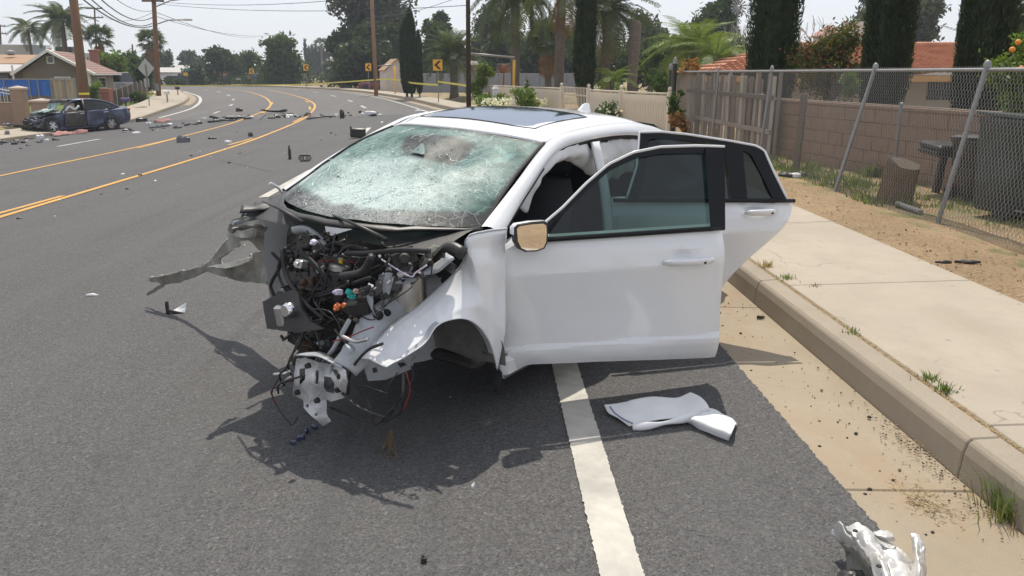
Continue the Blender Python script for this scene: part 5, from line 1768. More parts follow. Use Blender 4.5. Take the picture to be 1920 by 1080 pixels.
# weeds in the joint behind the kerb, and the tuft at the lower right corner
WL = [((1597, 622), .035, 40, 'small green weed in the kerb joint nearest the open rear door'), ((1743, 711), .05, 60, 'left one of two bright weeds side by side in the kerb joint'), ((1772, 733), .05, 70, 'right one of two bright weeds side by side in the kerb joint'),
      ((1527, 537), .03, 50, 'low weed where the pavement joint meets the kerb'), ((1475, 522), .05, 60, 'weed clump on the kerb top below the rear door'), ((1440, 500), .07, 80, 'dry straw coloured tuft at the end of the kerb joint by the rear door'), ((1570, 415), .03, 40, 'weed in the first pavement joint seen past the car'), ((1610, 420), .05, 50, 'weed at the back edge of the pavement by the dirt')]
for k, ((px, py), h, n, lab) in enumerate(WL):
    tuft('weed', lab, onz(px, py, .235), h, n, L_straw if 'straw' in lab else L_grass, 'weeds in the pavement joints', .035, 20 + k, 'weed', .0035)
p = onz(1896, 965, .05)
tuft('grass_tuft', 'large green and straw grass tuft in the gutter at the foot of the kerb', (p.x, p.y, .04), .17, 420, L_grass, None, .055, 41, 'grass', .0024)
tuft('dry_grass_tuft', 'dry brown stalks at the bottom of the large grass tuft', (p.x + .0, p.y - .03, .04), .09, 260, L_straw, None, .075, 42, 'grass', .0022)
scatter_blades(2400, lambda rs, n: np.stack([offp(0, 1.712).x + rs.normal(0, .012, n), rs.uniform(2.2, 9, n), np.full(n, .232)], 1), .022, L_straw, 'joint_straw', 9, True, .0022)
# straw and leaf litter in the gutter
def gutl(rs, n):
    c = [(onz(1710, 935, .06), .07), (onz(1735, 840, .06), .08), (onz(1740, 950, .06), .05)]
    out = []
    for q, s in c:
        m_ = n // 3
        out.append(np.stack([q.x + rs.normal(0, s, m_), q.y + rs.normal(0, s * 1.2, m_), np.full(m_, .064)], 1))
    return np.concatenate(out)
scatter_blades(330, gutl, .04, L_straw, 'gutter_straw', 10, True, .0016)
scatter_blades(240, gutl, .03, M_leaf('twig_brown', (.16, .10, .06), .4, .1), 'gutter_twigs', 12, True, .0022)
gr = MB()
rnd = random.Random(6)
mg = [M_plain('brown_grit', (.22, .16, .11), .9, world=True), M_plain('dark_grit', (.05, .045, .04), .9, world=True)]
for k in range(520):
    if k < 330:
        q = onz(1725, 850, .06)
        x, y = q.x + rnd.gauss(.02, .06), q.y + rnd.gauss(0, .32)
    else: x, y = rnd.uniform(1.5, 2.0), rnd.uniform(2.6, 7)
    if not 1.46 < x < 1.99: continue
    s = rnd.uniform(.0015, .006) if k < 490 else rnd.uniform(.006, .012)
    gr.cur = 1 if rnd.random() < .35 else 0
    gr.lathe([(0, -s * .3), (s, 0), (s * .7, s * .7), (0, s)], (x, y, .066), 5)
tag(gr.build('gutter_grit', mg), kind='stuff')

# dead leaves, twigs and pebbles on verge and pavement
def vlit(rs, n):
    y = rs.uniform(2.2, 15, n); x = 3.5 + np.abs(rs.normal(0, .55, n))
    return np.stack([x, y, np.array([YZ(a, b) for a, b in zip(x, y)]) + .012], 1)
scatter_blades(900, vlit, .035, M_leaf('dead_leaf_litter', (.17, .10, .05), .5, .1), 'leaf_litter', 13, True, .008)
pb = MB()
rnd = random.Random(31)
for k in range(300):
    y = rnd.uniform(2.4, 14)
    x = 3.5 + abs(rnd.gauss(.25, .5)) if k < 220 else rnd.uniform(2.15, 3.45)
    s = rnd.uniform(.004, .013) if k < 220 else rnd.uniform(.002, .005)
    pb.cur = 0 if rnd.random() < .88 else 1
    pb.lathe([(0, -s * .4), (s, 0), (s * .7, s * .6), (0, s * .8)], (x, y, YZ(x, y) + .008 if k < 220 else .236), 6)
tag(pb.build('pebbles', mg), kind='stuff')
# ================================================================== BACKGROUND: trees, poles, houses beyond the road and the yard
def gz(x, y):
    a, b = kxs(y)
    if x < a: return LZ(y)
    return .235 - .10 * sm(20, 60, y) - .1 * sm(55, 80, y)
def X_(px, Y): return W(px, 137, Y).x
def Zp(py, Y, px=960): return W(px, py, Y).z
def base_at(px, Y): 
    x = X_(px, Y)
    return Vector((x, Y, gz(x, Y) - .03))
def tree_px(name, label, x0, y0, x1, y1, Y, n, leaf, seed, k=9, size=None, trunk=True, group=None, cat='tree', clump=.16, shell=.5, squash=.8, bx=None, rad=None, per=14, aspect=.5):
    b = base_at((x0 + x1) / 2 if bx is None else bx, Y)
    s = Y / FPX
    w, h = (x1 - x0) * s * 1.12, (y1 - y0) * s * 1.06
    z0 = Zp(y1, Y) - b.z
    bl = blobset(w, h, z0, k, seed, squash=squash)
    cx = X_((x0 + x1) / 2, Y) - b.x
    bl = [((c[0] + cx, c[1], c[2]), r) for c, r in bl]
    return tree(name, label, b, bl, n, size or max(.05, 1.5 * s), leaf, (rad or w * .05) if trunk else 0, None, group, seed, cat, clump, shell, True, aspect, per)

FR = [frond_mesh('frond', 2.4, L_palm, .55, .42, 34, k) for k in (1, 2, 3)]
FRQ = [frond_mesh('frond', 2.6, L_palmb, .75, .62, 38, k, .7, .02) for k in (1, 2, 3)]
FRG = [frond_mesh('frond', 2.6, L_palm, .8, .6, 38, k, .75, .034) for k in (4, 5)]
FAN = [fan_mesh('frond', 1.5, L_palm, k) for k in (1, 2)]
FAND = [fan_mesh('dead_frond', 1.4, L_palmdead, k) for k in (3, 4)]
FRD = [frond_mesh('dead_frond', 2.2, L_palmdead, .5, .4, 20, k) for k in (1, 2)]

# ---- three tall cypresses behind the block wall, and one by the ivory fence
def cyp_px(label, pxc, Y, wpx, h, n, seed, group=None, ls=None, zb=None, lean=(0, 0)):
    b = base_at(pxc, Y)
    if zb is not None: b.z = zb
    return cypress('italian_cypress', label, b, h, wpx * Y / FPX / 2, n, group, seed, ls or .045, lean)
GC = 'tall cypresses behind the block wall'
cyp_px('tall dark cypress left of the red tipped shrub, above the board fence', 1446, 19, 86, 7.5, 30000, 1, GC)
cyp_px('tall dark cypress between the red tipped shrub and the orange tiled roof', 1655, 16.5, 82, 6.5, 32000, 2, GC, None, None, (.18, 0))
cyp_px('tall dark cypress right of the tiled roof, beside the orange tree', 1836, 14.5, 92, 6.0, 34000, 3, GC, None, None, (.15, 0))
cyp_px('lone tall cypress rising behind the ivory iron gate', 1096, 30, 36, 8, 16000, 4, None, .07)
# ---- red tipped shrub, orange tree, hedge scraps on the right
tree_px('red_tipped_shrub', 'big shrub with red and green leaves between two cypresses', 1484, 62, 1622, 178, 17.5, 9000, L_red, 5, 12, .045, True, None, 'shrub', .13, .35)
tree_px('shrub', 'bright green bush at the foot of the middle cypress', 1575, 138, 1618, 182, 16, 1800, L_bright, 8, 5, .04, False, None, 'shrub', .10, .3)
ot = tree_px('orange_tree', 'bright green orange tree with ripe fruit at the right edge', 1868, 62, 1985, 262, 9.2, 6500, L_bright, 9, 11, .035, True, None, 'tree', .10, .35)
orm = M_plain('orange_fruit', (.75, .27, .03), .5, 0, 30, .1, .2, 90, .002)
om = MB().lathe([(0, -.030), (.018, -.026), (.029, -.010), (.031, .006), (.022, .022), (0, .030)], n=10).mesh('orange', orm, True)
for k, (px, py) in enumerate(((1898, 93), (1909, 79), (1915, 128))):
    q = W(px, py, 8.75)
    inst(om, 'orange', ot, q - ot.location)
tree_px('tree', 'grey green tree behind the rightmost cypress', 1868, -30, 1960, 110, 21, 5000, L_grey, 11, 8, .07)
# ---- gum trees and the big dark trees behind the tiled roof
tree_px('gum_tree', 'pale hazy gum tree directly behind the middle cypress', 1588, -40, 1720, 80, 75, 5200, L_grey, 12, 11, .28, True, None, 'tree', .30, .2)
tree_px('gum_tree', 'smaller wispy gum tree between the middle cypress and the roof aerial', 1690, 8, 1757, 85, 70, 2600, L_euc, 13, 8, .25, True, None, 'tree', .30, .2)
tree_px('tree', 'large dark round tree beside the windmill', 1285, 8, 1388, 120, 72, 9000, L_dark, 14, 12, .24, True, None, 'tree', .3, .45)
# bare tree
def bare(label, px, Y, y0, seed):
    b = base_at(px, Y)
    t = empty('bare_tree', label, 'tree', b)
    rnd = random.Random(seed)
    mb = MB()
    def br(p, d, l, r, k):
        e = p + d * l
        mb.tube([p, p.lerp(e, .5) + Vector((rnd.uniform(-.1, .1), 0, 0)) * l, e], [r, r * .8, r * .6], 5)
        if k:
            for _ in range(3):
                d2 = (d + Vector((rnd.uniform(-.7, .7), rnd.uniform(-.7, .7), rnd.uniform(-.1, .5)))).normalized()
                br(p.lerp(e, rnd.uniform(.6, 1)), d2, l * .7, r * .55, k - 1)
    h = Zp(y0, Y) - b.z
    br(Vector((0, 0, 0)), Vector((0, 0, 1)), h * .45, .09, 4)
    mb.build('trunk', m_bark_pale, t, True)
bare('leafless grey tree left of the first cypress, right of the windmill', 1390, 50, 45, 3)
bare('bare twiggy saplings showing above the red tipped shrub', 1520, 26, 40, 5)
# ---- windmill and aerials
def windmill():
    Y = 66
    b = base_at(1376, Y)
    t = empty('windmill', 'garden windmill with a bladed wheel on a thin mast beside the dark round tree', 'windmill', b)
    z = Zp(12, Y) - b.z
    MB().tube([(0, 0, 0), (0, 0, z)], [.06, .04], 6).build('mast', m_galv, t)
    for k in range(14):
        a = 2 * pi * k / 14
        R = Matrix.Rotation(a, 3, 'Y')
        MB().add([Vector((0, -.15, z)) + R @ Vector(v) for v in ((-.03, 0, .12), (.03, .02, .12), (.07, .03, .62), (-.07, 0, .62))], [(0, 1, 2, 3)]).build('blade', m_galv, t)
    MB().box((0, .5, z), (.02, .4, .2)).tube([(0, -.2, z), (0, .4, z)], .03, 6).build('tail_vane', m_galv, t)
windmill()
o = MB()
zt = Zp(38, 27) - Zp(95, 27)
o.tube([(0, 0, 0), (0, 0, zt)], .014, 6).tube([(-.5, 0, zt * .84), (.35, .2, zt * .62)], .010, 5)
for k in range(7):
    f = k / 6
    c = Vector((-.5, 0, zt * .84)).lerp(Vector((.35, .2, zt * .62)), f)
    o.tube([c + Vector((-.03, -.22 - .1 * f, .0)), c + Vector((.03, .22 + .1 * f, 0))], .006, 4)
o = o.build('tv_aerial', m_galv)
o.location = W(1789, 95, 27)
tag(o, 'thin metal television aerial above the orange tiled roof', 'aerial')
# ---- the tiled house
m_tile = M_plain('clay_roof_tile', (.44, .20, .12), .85, 0, 3, .25, .3, 30, .01, dirt=(.62, .36, .24), dirt_amt=.5)
m_beige = M_plain('beige_stucco', (.42, .36, .28), .9, 0, 3, .08, .3, 40, .01)
m_ochre = M_plain('ochre_fascia', (.58, .33, .12), .7, 0, 3, .12)
m_dark = M_plain('dark_opening', (.02, .022, .025), .3, 0, 3, .1)
m_trim = M_plain('white_trim', (.72, .70, .66), .6, 0, 3, .05)
def tile_roof(parent, a, b, c, d, courses, cols, name='roof'):
    """barrel tile slope; a-b along the eave, d-c along the ridge; real overlapping courses"""
    a, b, c, d = map(Vector, (a, b, c, d))
    n = (b - a).cross(d - a).normalized()
    rows = []
    for i in range(courses):
        for f, dz in ((i / courses, .055), ((i + .98) / courses, .0)):
            l, r = a.lerp(d, f), b.lerp(c, f)
            rows.append([l.lerp(r, j / (cols * 4)) + n * (dz * 1.4 + .028 * abs(sin(pi * j / 4))) for j in range(cols * 4 + 1)])
    o = MB().grid(rows).build(name, m_tile, parent)
    return tag(o, kind='stuff')
th = empty('tiled_house', 'low beige house with an orange clay tile roof behind the cypresses', 'house', (X_(1600, 27), 27, -.9))
O3 = th.location
def hp(px, py, Y): return W(px, py, Y) - O3
e0, e1 = hp(1318, 141, 24.5), hp(1990, 141, 24.5)
r0, r1 = hp(1452, 96, 28.5), hp(2010, 88, 28.5)
e0.z = e1.z = hp(1700, 141, 24.5).z
r0.z = r1.z = hp(1700, 88, 28.5).z
tile_roof(th, e0, e1, r1, r0, 14, 46)
bk0, bk1 = e0 + Vector((.6, 8, 0)), e1 + Vector((0, 8, 0))
tile_roof(th, bk0, e0, r0, r0 + Vector((.01, 0, 0)), 8, 14, 'hip')
MB().quad(r0, r1, bk1, bk0).build('back_roof', m_tile, th)
w = MB()
w.box(((e0.x + e1.x) / 2 + .4, e0.y + 4.3, e0.z / 2 - .02), (e1.x - e0.x - 1.2, 7.4, e0.z))
w.build('wall', m_beige, th)
MB().box(((e0.x + e1.x) / 2, e0.y + .02, e0.z - .10), (e1.x - e0.x, .05, .17)).build('fascia', m_ochre, th)
for px in (1752, 1780):
    q = hp(px, 165, 25.1)
    MB().box((q.x, e0.y + .6, q.z), (.42, .06, .7)).build('window', m_dark, th)
rc = MB()
for k in range(60):
    q = r0.lerp(r1, k / 59)
    rc.lathe([(0, -.13), (.09, -.13), (.11, .13), (0, .13)], q + Vector((0, 0, .06)), 8, 'X')
tag(rc.build('ridge_tile', m_tile, th), kind='stuff')
m_pink = M_plain('pink_roof', (.50, .27, .22), .85, 0, 3, .12)
m_offw = M_plain('offwhite_stucco', (.62, .56, .52), .85, 0, 3, .06)
tw = empty('castle_house', 'far house with a pink roof and a pale battlemented tower above the red shrub', 'house', (X_(1620, 48), 48, -.5))
O4 = tw.location
def tp_(px, py, Y=48): return W(px, py, Y) - O4
s4 = 48 / FPX
MB().box(((tp_(1600, 0).x), 0, tp_(0, 47).z / 2), (44 * s4, 1.4, tp_(0, 47).z)).build('tower', m_offw, tw)
for k in range(4):
    MB().box((tp_(1582 + 12 * k, 0).x, -.45, tp_(0, 47).z + .12), (6 * s4, .5, .24)).build('battlement', m_offw, tw)
q = tp_(1552, 68)
MB().lathe([(1.05, 0), (0.02, .62)], (q.x, 0, q.z), 4, rot=Matrix.Rotation(pi / 4, 3, 'Z')).build('turret_roof', m_pink, tw)
MB().box((q.x, 0, q.z / 2), (1.2, 1.2, q.z)).build('turret', m_offw, tw)
a, b = tp_(1500, 92), tp_(1850, 92)
c, d = tp_(1850, 79), tp_(1560, 72)
MB().grid([[a, b], [d + Vector((0, 2.5, 0)), c + Vector((0, 2.5, 0))]]).build('roof', m_pink, tw)
MB().box(((a.x + b.x) / 2, 1.8, a.z / 2), (b.x - a.x - .5, 3, a.z)).build('wall', m_offw, tw)
# dried creeper on the fence corner and vine below
tree_px('dried_creeper', 'cluster of dried orange leaves on top of the board fence corner', 1272, 114, 1322, 137, 20.6, 420, L_dry, 21, 6, .06, False, None, 'creeper', .1, .2)
tree_px('climbing_vine', 'green vine with rusty leaves at the end of the ivory fence', 1254, 168, 1292, 246, 20.2, 900, L_mid, 22, 6, .05, False, None, 'vine', .1, .3)
tree_px('dried_creeper', 'rusty dead leaves low on the fence post below the vine', 1252, 212, 1300, 250, 19.9, 420, L_dry, 23, 5, .06, False, None, 'creeper', .1, .3)
for (px, y0, Y, r, lab) in ((1265, 108, 21.0, .055, 'dark fence corner post with a small finial'), (1257, 120, 21.8, .035, 'thin lamp post beside the dark fence corner post')):
    b = base_at(px, Y)
    h = Zp(y0, Y) - b.z
    t = empty('garden_post', lab, 'post', b)
    MB().tube([(0, 0, 0), (0, 0, h - .12)], r, 8).build('post', m_dark, t)
    MB().lathe([(0, .12), (.02, .11), (.05, .05), (.045, 0), (r * 1.3, -.02), (r * 1.3, -.05), (0, -.05)], (0, 0, h - .1), 10).build('finial', m_galv, t, True)

# ---- ivory picket fence and gate along the pavement
m_ivory = M_plain('ivory_paint', (.68, .60, .48), .6, 0, 4, .08, .1, 30, .003)
pf = empty('picket_fence', 'ivory picket fence with ball finials along the pavement beyond the car', 'fence', (4.9, 22, .2))
O5 = pf.location.copy()
FL = [Vector((4.75, 21.6, 0)), Vector((3.95, 24.4, 0)), Vector((3.35, 27.2, 0)), Vector((2.75, 30.2, 0)), Vector((1.7, 34.5, 0)), Vector((.15, 40, 0))]
pk = MB().cbox((0, 0, .46), (.022, .06, .92), .004).lathe([(0, .045), (.022, .03), (.026, .012), (.012, -.012), (0, -.02)], (0, 0, .955), 8).mesh('picket', m_ivory)
po = MB().cbox((0, 0, .53), (.12, .12, 1.06), .01).lathe([(0, .13), (.05, .10), (.06, .06), (.03, .01), (.06, 0), (0, -.01)], (0, 0, 1.06), 10).mesh('post', m_ivory)
ir = MB().tube([(0, 0, 0), (0, 0, 1.0)], .013, 5).lathe([(0, .05), (.025, .02), (.012, 0), (0, -.01)], (0, 0, 1.0), 6).mesh('bar', m_ivory)
for i, (a, b) in enumerate(zip(FL, FL[1:])):
    d = b - a
    L_ = d.length
    az = math.atan2(d.y, d.x)
    mesh_, gap = (ir, .16) if i == 2 else (pk, .095)
    for k in range(int(L_ / gap)):
        q = a + d * ((k + .5) * gap / L_)
        inst(mesh_, 'bar' if i == 2 else 'picket', pf, (q.x - O5.x, q.y - O5.y, gz(q.x, q.y) - .2), (0, 0, az - pi / 2))
    for z in (.22, .80):
        MB().cbox(((a.x + b.x) / 2 - O5.x + .03, (a.y + b.y) / 2 - O5.y, z), (L_, .03, .05), .004, Matrix.Rotation(az, 3, 'Z')).build('rail', m_ivory, pf)
    inst(po, 'post', pf, (a.x - O5.x, a.y - O5.y, 0), (0, 0, az))
# low infill wall behind the pickets, colour darkened to shade the gaps
iw = MB()
for i, (a, b) in enumerate(zip(FL, FL[1:])):
    if i == 2: continue
    d = (b - a)
    nrm_ = Vector((d.y, -d.x, 0)).normalized() * .10
    c = (a + b) / 2 + nrm_
    iw.box((c.x - O5.x, c.y - O5.y, .36), (d.length - .3, .02, .78), math.atan2(d.y, d.x))
iw.build('screen', M_plain('gap_shade_screen', (.33, .265, .19), .85, 0, 3, .08), pf)
# flowering shrubs in front of it
for k, (x0, y0, x1, y1, Y, n) in enumerate(((905, 182, 965, 204, 33, 1500), (955, 172, 1025, 204, 31, 1800), (985, 150, 992, 190, 32, 250))):
    tree_px('flowering_shrub', ('low shrub with white flowers around the white letter box', 'wide white flowered shrub in front of the ivory fence', 'single upright shoot above the white flowered shrub')[k], x0, y0, x1, y1, Y, n, L_bright, 30 + k, 6, .06, False, None, 'shrub', .12, .3)
rs_ = np.random.RandomState(5)
for k, (x0, y0, x1, y1, Y, n, lab) in enumerate(((905, 184, 1026, 203, 31.5, 420, 'white oleander blossoms on the shrub by the letter box'), (1120, 200, 1182, 222, 24.5, 110, 'white roses in front of the ivory pickets right of the gate'))):
    s = Y / FPX
    c = W((x0 + x1) / 2, (y0 + y1) / 2, Y)
    P = np.stack([rs_.uniform(-.5, .5, n) * (x1 - x0) * s, rs_.normal(0, .25, n), rs_.uniform(-.5, .5, n) * (y1 - y0) * s], 1)
    V, F = leaf_quads(P, .055, rs_, .9)
    o = link(bpy.data.objects.new('blossoms', np_mesh('blossoms', V, F, L_flower)))
    o.location = c
    tag(o, lab, 'flowers', None, 'stuff')
tree_px('rose_bush', 'green rose bush in front of the ivory pickets right of the gate', 1118, 200, 1185, 232, 24.6, 1500, L_mid, 33, 6, .05, False, None, 'shrub', .1, .3)
# white letter box on a post
b = base_at(929, 34)
t = empty('letter_box', 'white letter box with a pitched lid on a white post by the flowers', 'letter box', b)
h = Zp(172, 34) - b.z
MB().cbox((0, 0, h * .4), (.09, .09, h * .8), .01).build('post', m_trim, t)
MB().cbox((0, 0, h - .02), (.24, .28, .26), .01).build('box', m_trim, t)
MB().lathe([(.23, 0), (.06, .12), (0, .13)], (0, 0, h + .11), 4, rot=Matrix.Rotation(pi / 4, 3, 'Z')).build('lid', m_trim, t)
# rusty pipe and yellow marker post
for (px, y0, Y, r, m_, lab, cat, nm) in ((945, 122, 38, .035, M_plain('rust', (.30, .11, .05), .9, .2, 8, .3), 'rusty thin pipe with a round head behind the flowers', 'pipe', 'rusty_pipe'), (964, 112, 39, .055, M_plain('yellow_guard', (.75, .42, .03), .55, 0, 8, .1), 'yellow guy wire guard leaning by the palms', 'marker post', 'yellow_guard')):
    b = base_at(px, Y)
    h = Zp(y0, Y) - b.z
    o = MB().tube([(0, 0, 0), (-.02, 0, h * .5), (0, 0, h)], r, 8)
    if nm == 'rusty_pipe': o.lathe([(0, .18), (.08, .16), (.12, .0), (.08, -.16), (0, -.18)], (0, 0, h - .15), 10)
    o = o.build(nm, m_, None, True)
    o.location = b
    tag(o, lab, cat)
# horizontal pipe rail from the dark pole to the yellow guard
a, b = W(884, 101, 37), W(964, 108, 39)
o = MB().tube([a - a, b - a], .05, 8).build('outrigger_pipe', m_galv, None, True)
o.location = a
tag(o, 'grey horizontal outrigger pipe running right from the dark utility pole', 'pipe')

# ---- palms
palm('queen_palm', 'tall palm with drooping fronds cut off by the top edge, right of the dark pole', base_at(966, 44), 5.6, .24, FRG, 26, 1, FRD, 4, (-45, 75), scale=1.0)
palm('palm', 'smooth grey palm trunk with hanging dead strands beside the lone cypress', base_at(1048, 36), 5.4, .22, FRG, 14, 2, FRD, 10, (-30, 75), (.1, 0))
palm('fan_palm', 'short fan palm with a skirt of tan dead fronds', base_at(1028, 55), Zp(78, 55) - .1, .24, FAN, 34, 3, FAND, 26, (-40, 85), scale=1.15)
palm('date_palm', 'big date palm with a dense dark crown right of the lone cypress', base_at(1136, 46), Zp(20, 46) - .1, .27, FR, 60, 4, FRD, 5, (-55, 85), scale=1.25, boots=.8)
palm('date_palm', 'squat date palm standing on the dry lot left of the dark pole', base_at(851, 60), Zp(108, 60), .30, FR, 54, 5, None, 0, (-50, 85), scale=1.0, boots=.5)
palm('queen_palm', 'bright green feathery palm in front of the dark round tree', base_at(1298, 32), Zp(92, 32) - .2, .14, FRQ, 26, 6, None, 0, (-35, 80), scale=.74)
palm('queen_palm', 'smaller bright palm leaning right above the board fence', base_at(1340, 30), Zp(110, 30) - .2, .12, FRQ, 18, 7, None, 0, (-30, 70), scale=.62)
palm('young_palm', 'small bright young palm right of the lone cypress', base_at(1150, 33), Zp(158, 33) - .1, .07, FRQ, 14, 8, None, 0, (-20, 75), scale=.42)
b = base_at(1186, 44)
h = Zp(38, 44) - b.z
o = MB().tube([(0, 0, -.2), (0, 0, h * .3), (.05, 0, h * .75), (.08, 0, h - .15), (.08, 0, h)], [.26, .26, .30, .30, .18], 14).build('palm_stump', m_palmtrunk, None, True)
o.location = b
tag(o, 'headless brown palm trunk with a rounded top right of the date palm', 'palm trunk')
palm('palm', 'small hazy palm over the rooftops at the far left edge', base_at(64, 90), Zp(68, 90) + .6, .16, FRG, 18, 9, None, 0, (-30, 70), scale=.85)
palm('palm', 'taller hazy palm half hidden behind the near timber pole', base_at(128, 85), Zp(55, 85) + .6, .26, FRG, 26, 10, None, 0, (-40, 80), scale=1.15)
palm('fan_palm', 'hazy fan palm beside the brick chimney', base_at(193, 88), Zp(84, 88) + .6, .15, FAN, 24, 11, FAND, 6, (-40, 80), scale=1.1)
palm('fan_palm', 'fan palm directly behind the second timber pole', base_at(288, 95), Zp(86, 95) + .4, .3, FAN, 26, 12, FAND, 10, (-40, 80), scale=1.2)
palm('fan_palm', 'tiny distant palm above the trees left of the round dark tree', base_at(315, 210), Zp(108, 210), .25, FAN, 16, 13, None, 0, (-30, 80), scale=1.2)
palm('fan_palm', 'tiny distant palm among the far row of blue cypresses', base_at(605, 230), Zp(85, 230), .3, FAN, 16, 14, None, 0, (-30, 80), scale=1.6)

# ---- broad trees, left to right
T = [('bright green bushy tree beyond the small brown house', 178, 108, 232, 160, 72, 3600, L_bright, .22), ('dark green tree right of the bright bushy tree', 222, 108, 275, 165, 84, 3600, L_mid, .25),
     ('reddish dark bush behind the diamond sign', 255, 128, 284, 168, 68, 1500, L_dark, .2), ('hazy dark hedge trees behind the second timber pole', 268, 104, 330, 150, 150, 2600, L_dark, .4),
     ('round hazy tree left of the broad dark tree', 340, 100, 378, 132, 190, 1500, L_dark, .5), ('small grey tree by the far pale house', 345, 125, 385, 158, 120, 1200, L_grey, .3),
     ('broad dark round tree over the far fence', 376, 99, 446, 156, 128, 5200, L_dark, .34), ('mid green tree behind the smallest arrow sign', 436, 104, 500, 156, 132, 3800, L_mid, .34),
     ('large green tree around the far slim pole', 486, 82, 574, 160, 118, 6500, L_mid, .34), ('blue grey low tree below the far cypress row', 600, 118, 650, 155, 160, 1800, L_grey, .4),
     ('grey dark tree left of the big gum tree', 616, 62, 690, 150, 100, 5200, L_dark, .30), ('tall open gum tree with a dark wide crown behind the white shed', 630, -60, 770, 110, 104, 15000, L_euc, .34),
     ('dense dark tree right behind the white shed', 668, 52, 770, 150, 96, 9000, L_dark, .32), ('dark leafy tree behind the slim pole, low over the red car', 628, 88, 725, 150, 92, 5000, L_dark, .28),
     ('mid green tree between the cypress pair and the squat date palm', 782, 50, 846, 150, 88, 5200, L_mid, .28), ('dark conifer like tree above the squat date palm', 810, 30, 850, 100, 100, 2600, L_dark, .28),
     ('thin tall gum tree right behind the dark utility pole', 885, 20, 955, 130, 95, 3600, L_euc, .26), ('dark tree behind the rusty pipe', 900, 75, 965, 150, 90, 2600, L_dark, .28),
     ('dark tree behind the fan palm with the tan skirt', 970, 70, 1060, 160, 86, 5600, L_dark, .28), ('dark tree behind the lone cypress', 1050, 80, 1135, 165, 84, 4600, L_dark, .28),
     ('open tree behind the headless palm trunk', 1150, 40, 1235, 150, 78, 3600, L_euc, .26), ('low dark trees between the headless palm and the bright palms', 1165, 85, 1275, 160, 66, 4600, L_dark, .24),
     ('olive green tree under the bright palms', 1205, 90, 1290, 150, 50, 3000, L_mid, .16), ('green tree left of the board fence behind the bright palm', 1270, 90, 1400, 150, 52, 3600, L_mid, .18)]
T += [('broad dark tree filling the gap left of the cypress pair', 700, 70, 775, 158, 110, 4200, L_dark, .3), ('low dark tree behind the squat date palm', 790, 92, 880, 158, 105, 4200, L_dark, .3), ('dark shrubby tree right of the squat date palm', 868, 78, 930, 150, 108, 3600, L_mid, .3),
      ('dark tree behind the rusty pipe and yellow guard', 930, 60, 1000, 155, 112, 4600, L_dark, .3), ('dark tree between the queen palm and the dead palm trunk', 985, 40, 1060, 150, 112, 5200, L_euc, .3), ('dark tree right behind the dead palm trunk', 1045, 60, 1110, 158, 104, 4600, L_dark, .3),
      ('dark tree under the big date palm crown', 1105, 75, 1175, 158, 98, 4600, L_dark, .3), ('dark bush row left of the headless palm trunk', 1120, 105, 1200, 165, 70, 3600, L_dark, .22), ('grey green tree right of the headless palm trunk', 1205, 60, 1275, 160, 96, 4600, L_grey, .3),
      ('dark tree low behind the bright palms', 1255, 78, 1330, 150, 90, 4200, L_dark, .3), ('olive tree at the left of the first cypress', 1340, 85, 1420, 150, 60, 3600, L_mid, .18), ('pale tree far behind the red car', 640, 118, 700, 156, 130, 1800, L_grey, .3)]
for k, (lab, x0, y0, x1, y1, Y, n, leaf, size) in enumerate(T):
    tree_px('tree', lab, x0, y0, x1, y1, Y, n, leaf, 50 + k, 15 if n > 9000 else 10, size, True, None, 'tree', .22 if leaf is not L_euc else .30, .35 if leaf is not L_euc else .15, .85)
for k, (lab, x0, y0, x1, y1, Y, n, leaf, size, cat) in enumerate((('bright leafy bush at the foot of the dark utility pole', 882, 122, 926, 200, 39.5, 3800, L_bright, .06, 'bush'), ('green bush showing above the pickets beside the vine', 1216, 138, 1258, 175, 27, 1300, L_mid, .06, 'bush'),
        ('bright round bush in front of the brown house', 157, 158, 192, 186, 50, 1700, L_bright, .08, 'bush'), ('dark low shrubs on the lawn left of the diamond sign post', 240, 177, 276, 195, 55, 1300, L_mid, .08, 'bush'), ('low dark hedge by the far fence', 300, 148, 350, 160, 118, 900, L_dark, .2, 'hedge'),
        ('pale dry bush right of the far slim pole', 600, 138, 690, 162, 104, 1500, L_grey, .2, 'bush'))):
    tree_px('bush', lab, x0, y0, x1, y1, Y, n, leaf, 90 + k, 7, size, False, None, cat, .13, .3)
# cypress pair by the white shed and the far blue row
cyp_px('tallest cypress of the tight pair beside the white shed', 771, 57, 20, Zp(18, 57) - .05, 8000, 11, 'cypress pair by the shed', .10)
cyp_px('shorter fatter cypress of the pair, against the white shed', 762, 58, 20, Zp(40, 58), 6000, 13, 'cypress pair by the shed', .10)
cyp_px('thin short cypress just right of the pair by the shed', 786, 57, 11, Zp(62, 57), 3500, 12, 'cypress pair by the shed', .10)
for k, (px, y0, w_) in enumerate(((575, 76, 5), (582, 90, 6), (588, 86, 5), (594, 84, 6), (601, 90, 6), (609, 92, 6), (616, 96, 7), (579, 100, 8), (605, 102, 8))):
    cyp_px(('tallest distant bluish cypress, at the left end of the far row', 'second distant cypress in the far row, just right of the tallest', 'third distant cypress in the far row', 'distant cypress in the middle of the far row', 'distant cypress just left of the tiny palm in the far row', 'distant cypress just right of the tiny palm in the far row', 'last distant cypress at the right end of the far row', 'low distant cypress in front of the left end of the far row', 'low distant cypress in front of the tiny palm in the far row')[k], px, 232, w_, Zp(y0, 232), 500, 20 + k, 'far row of cypresses', .5)
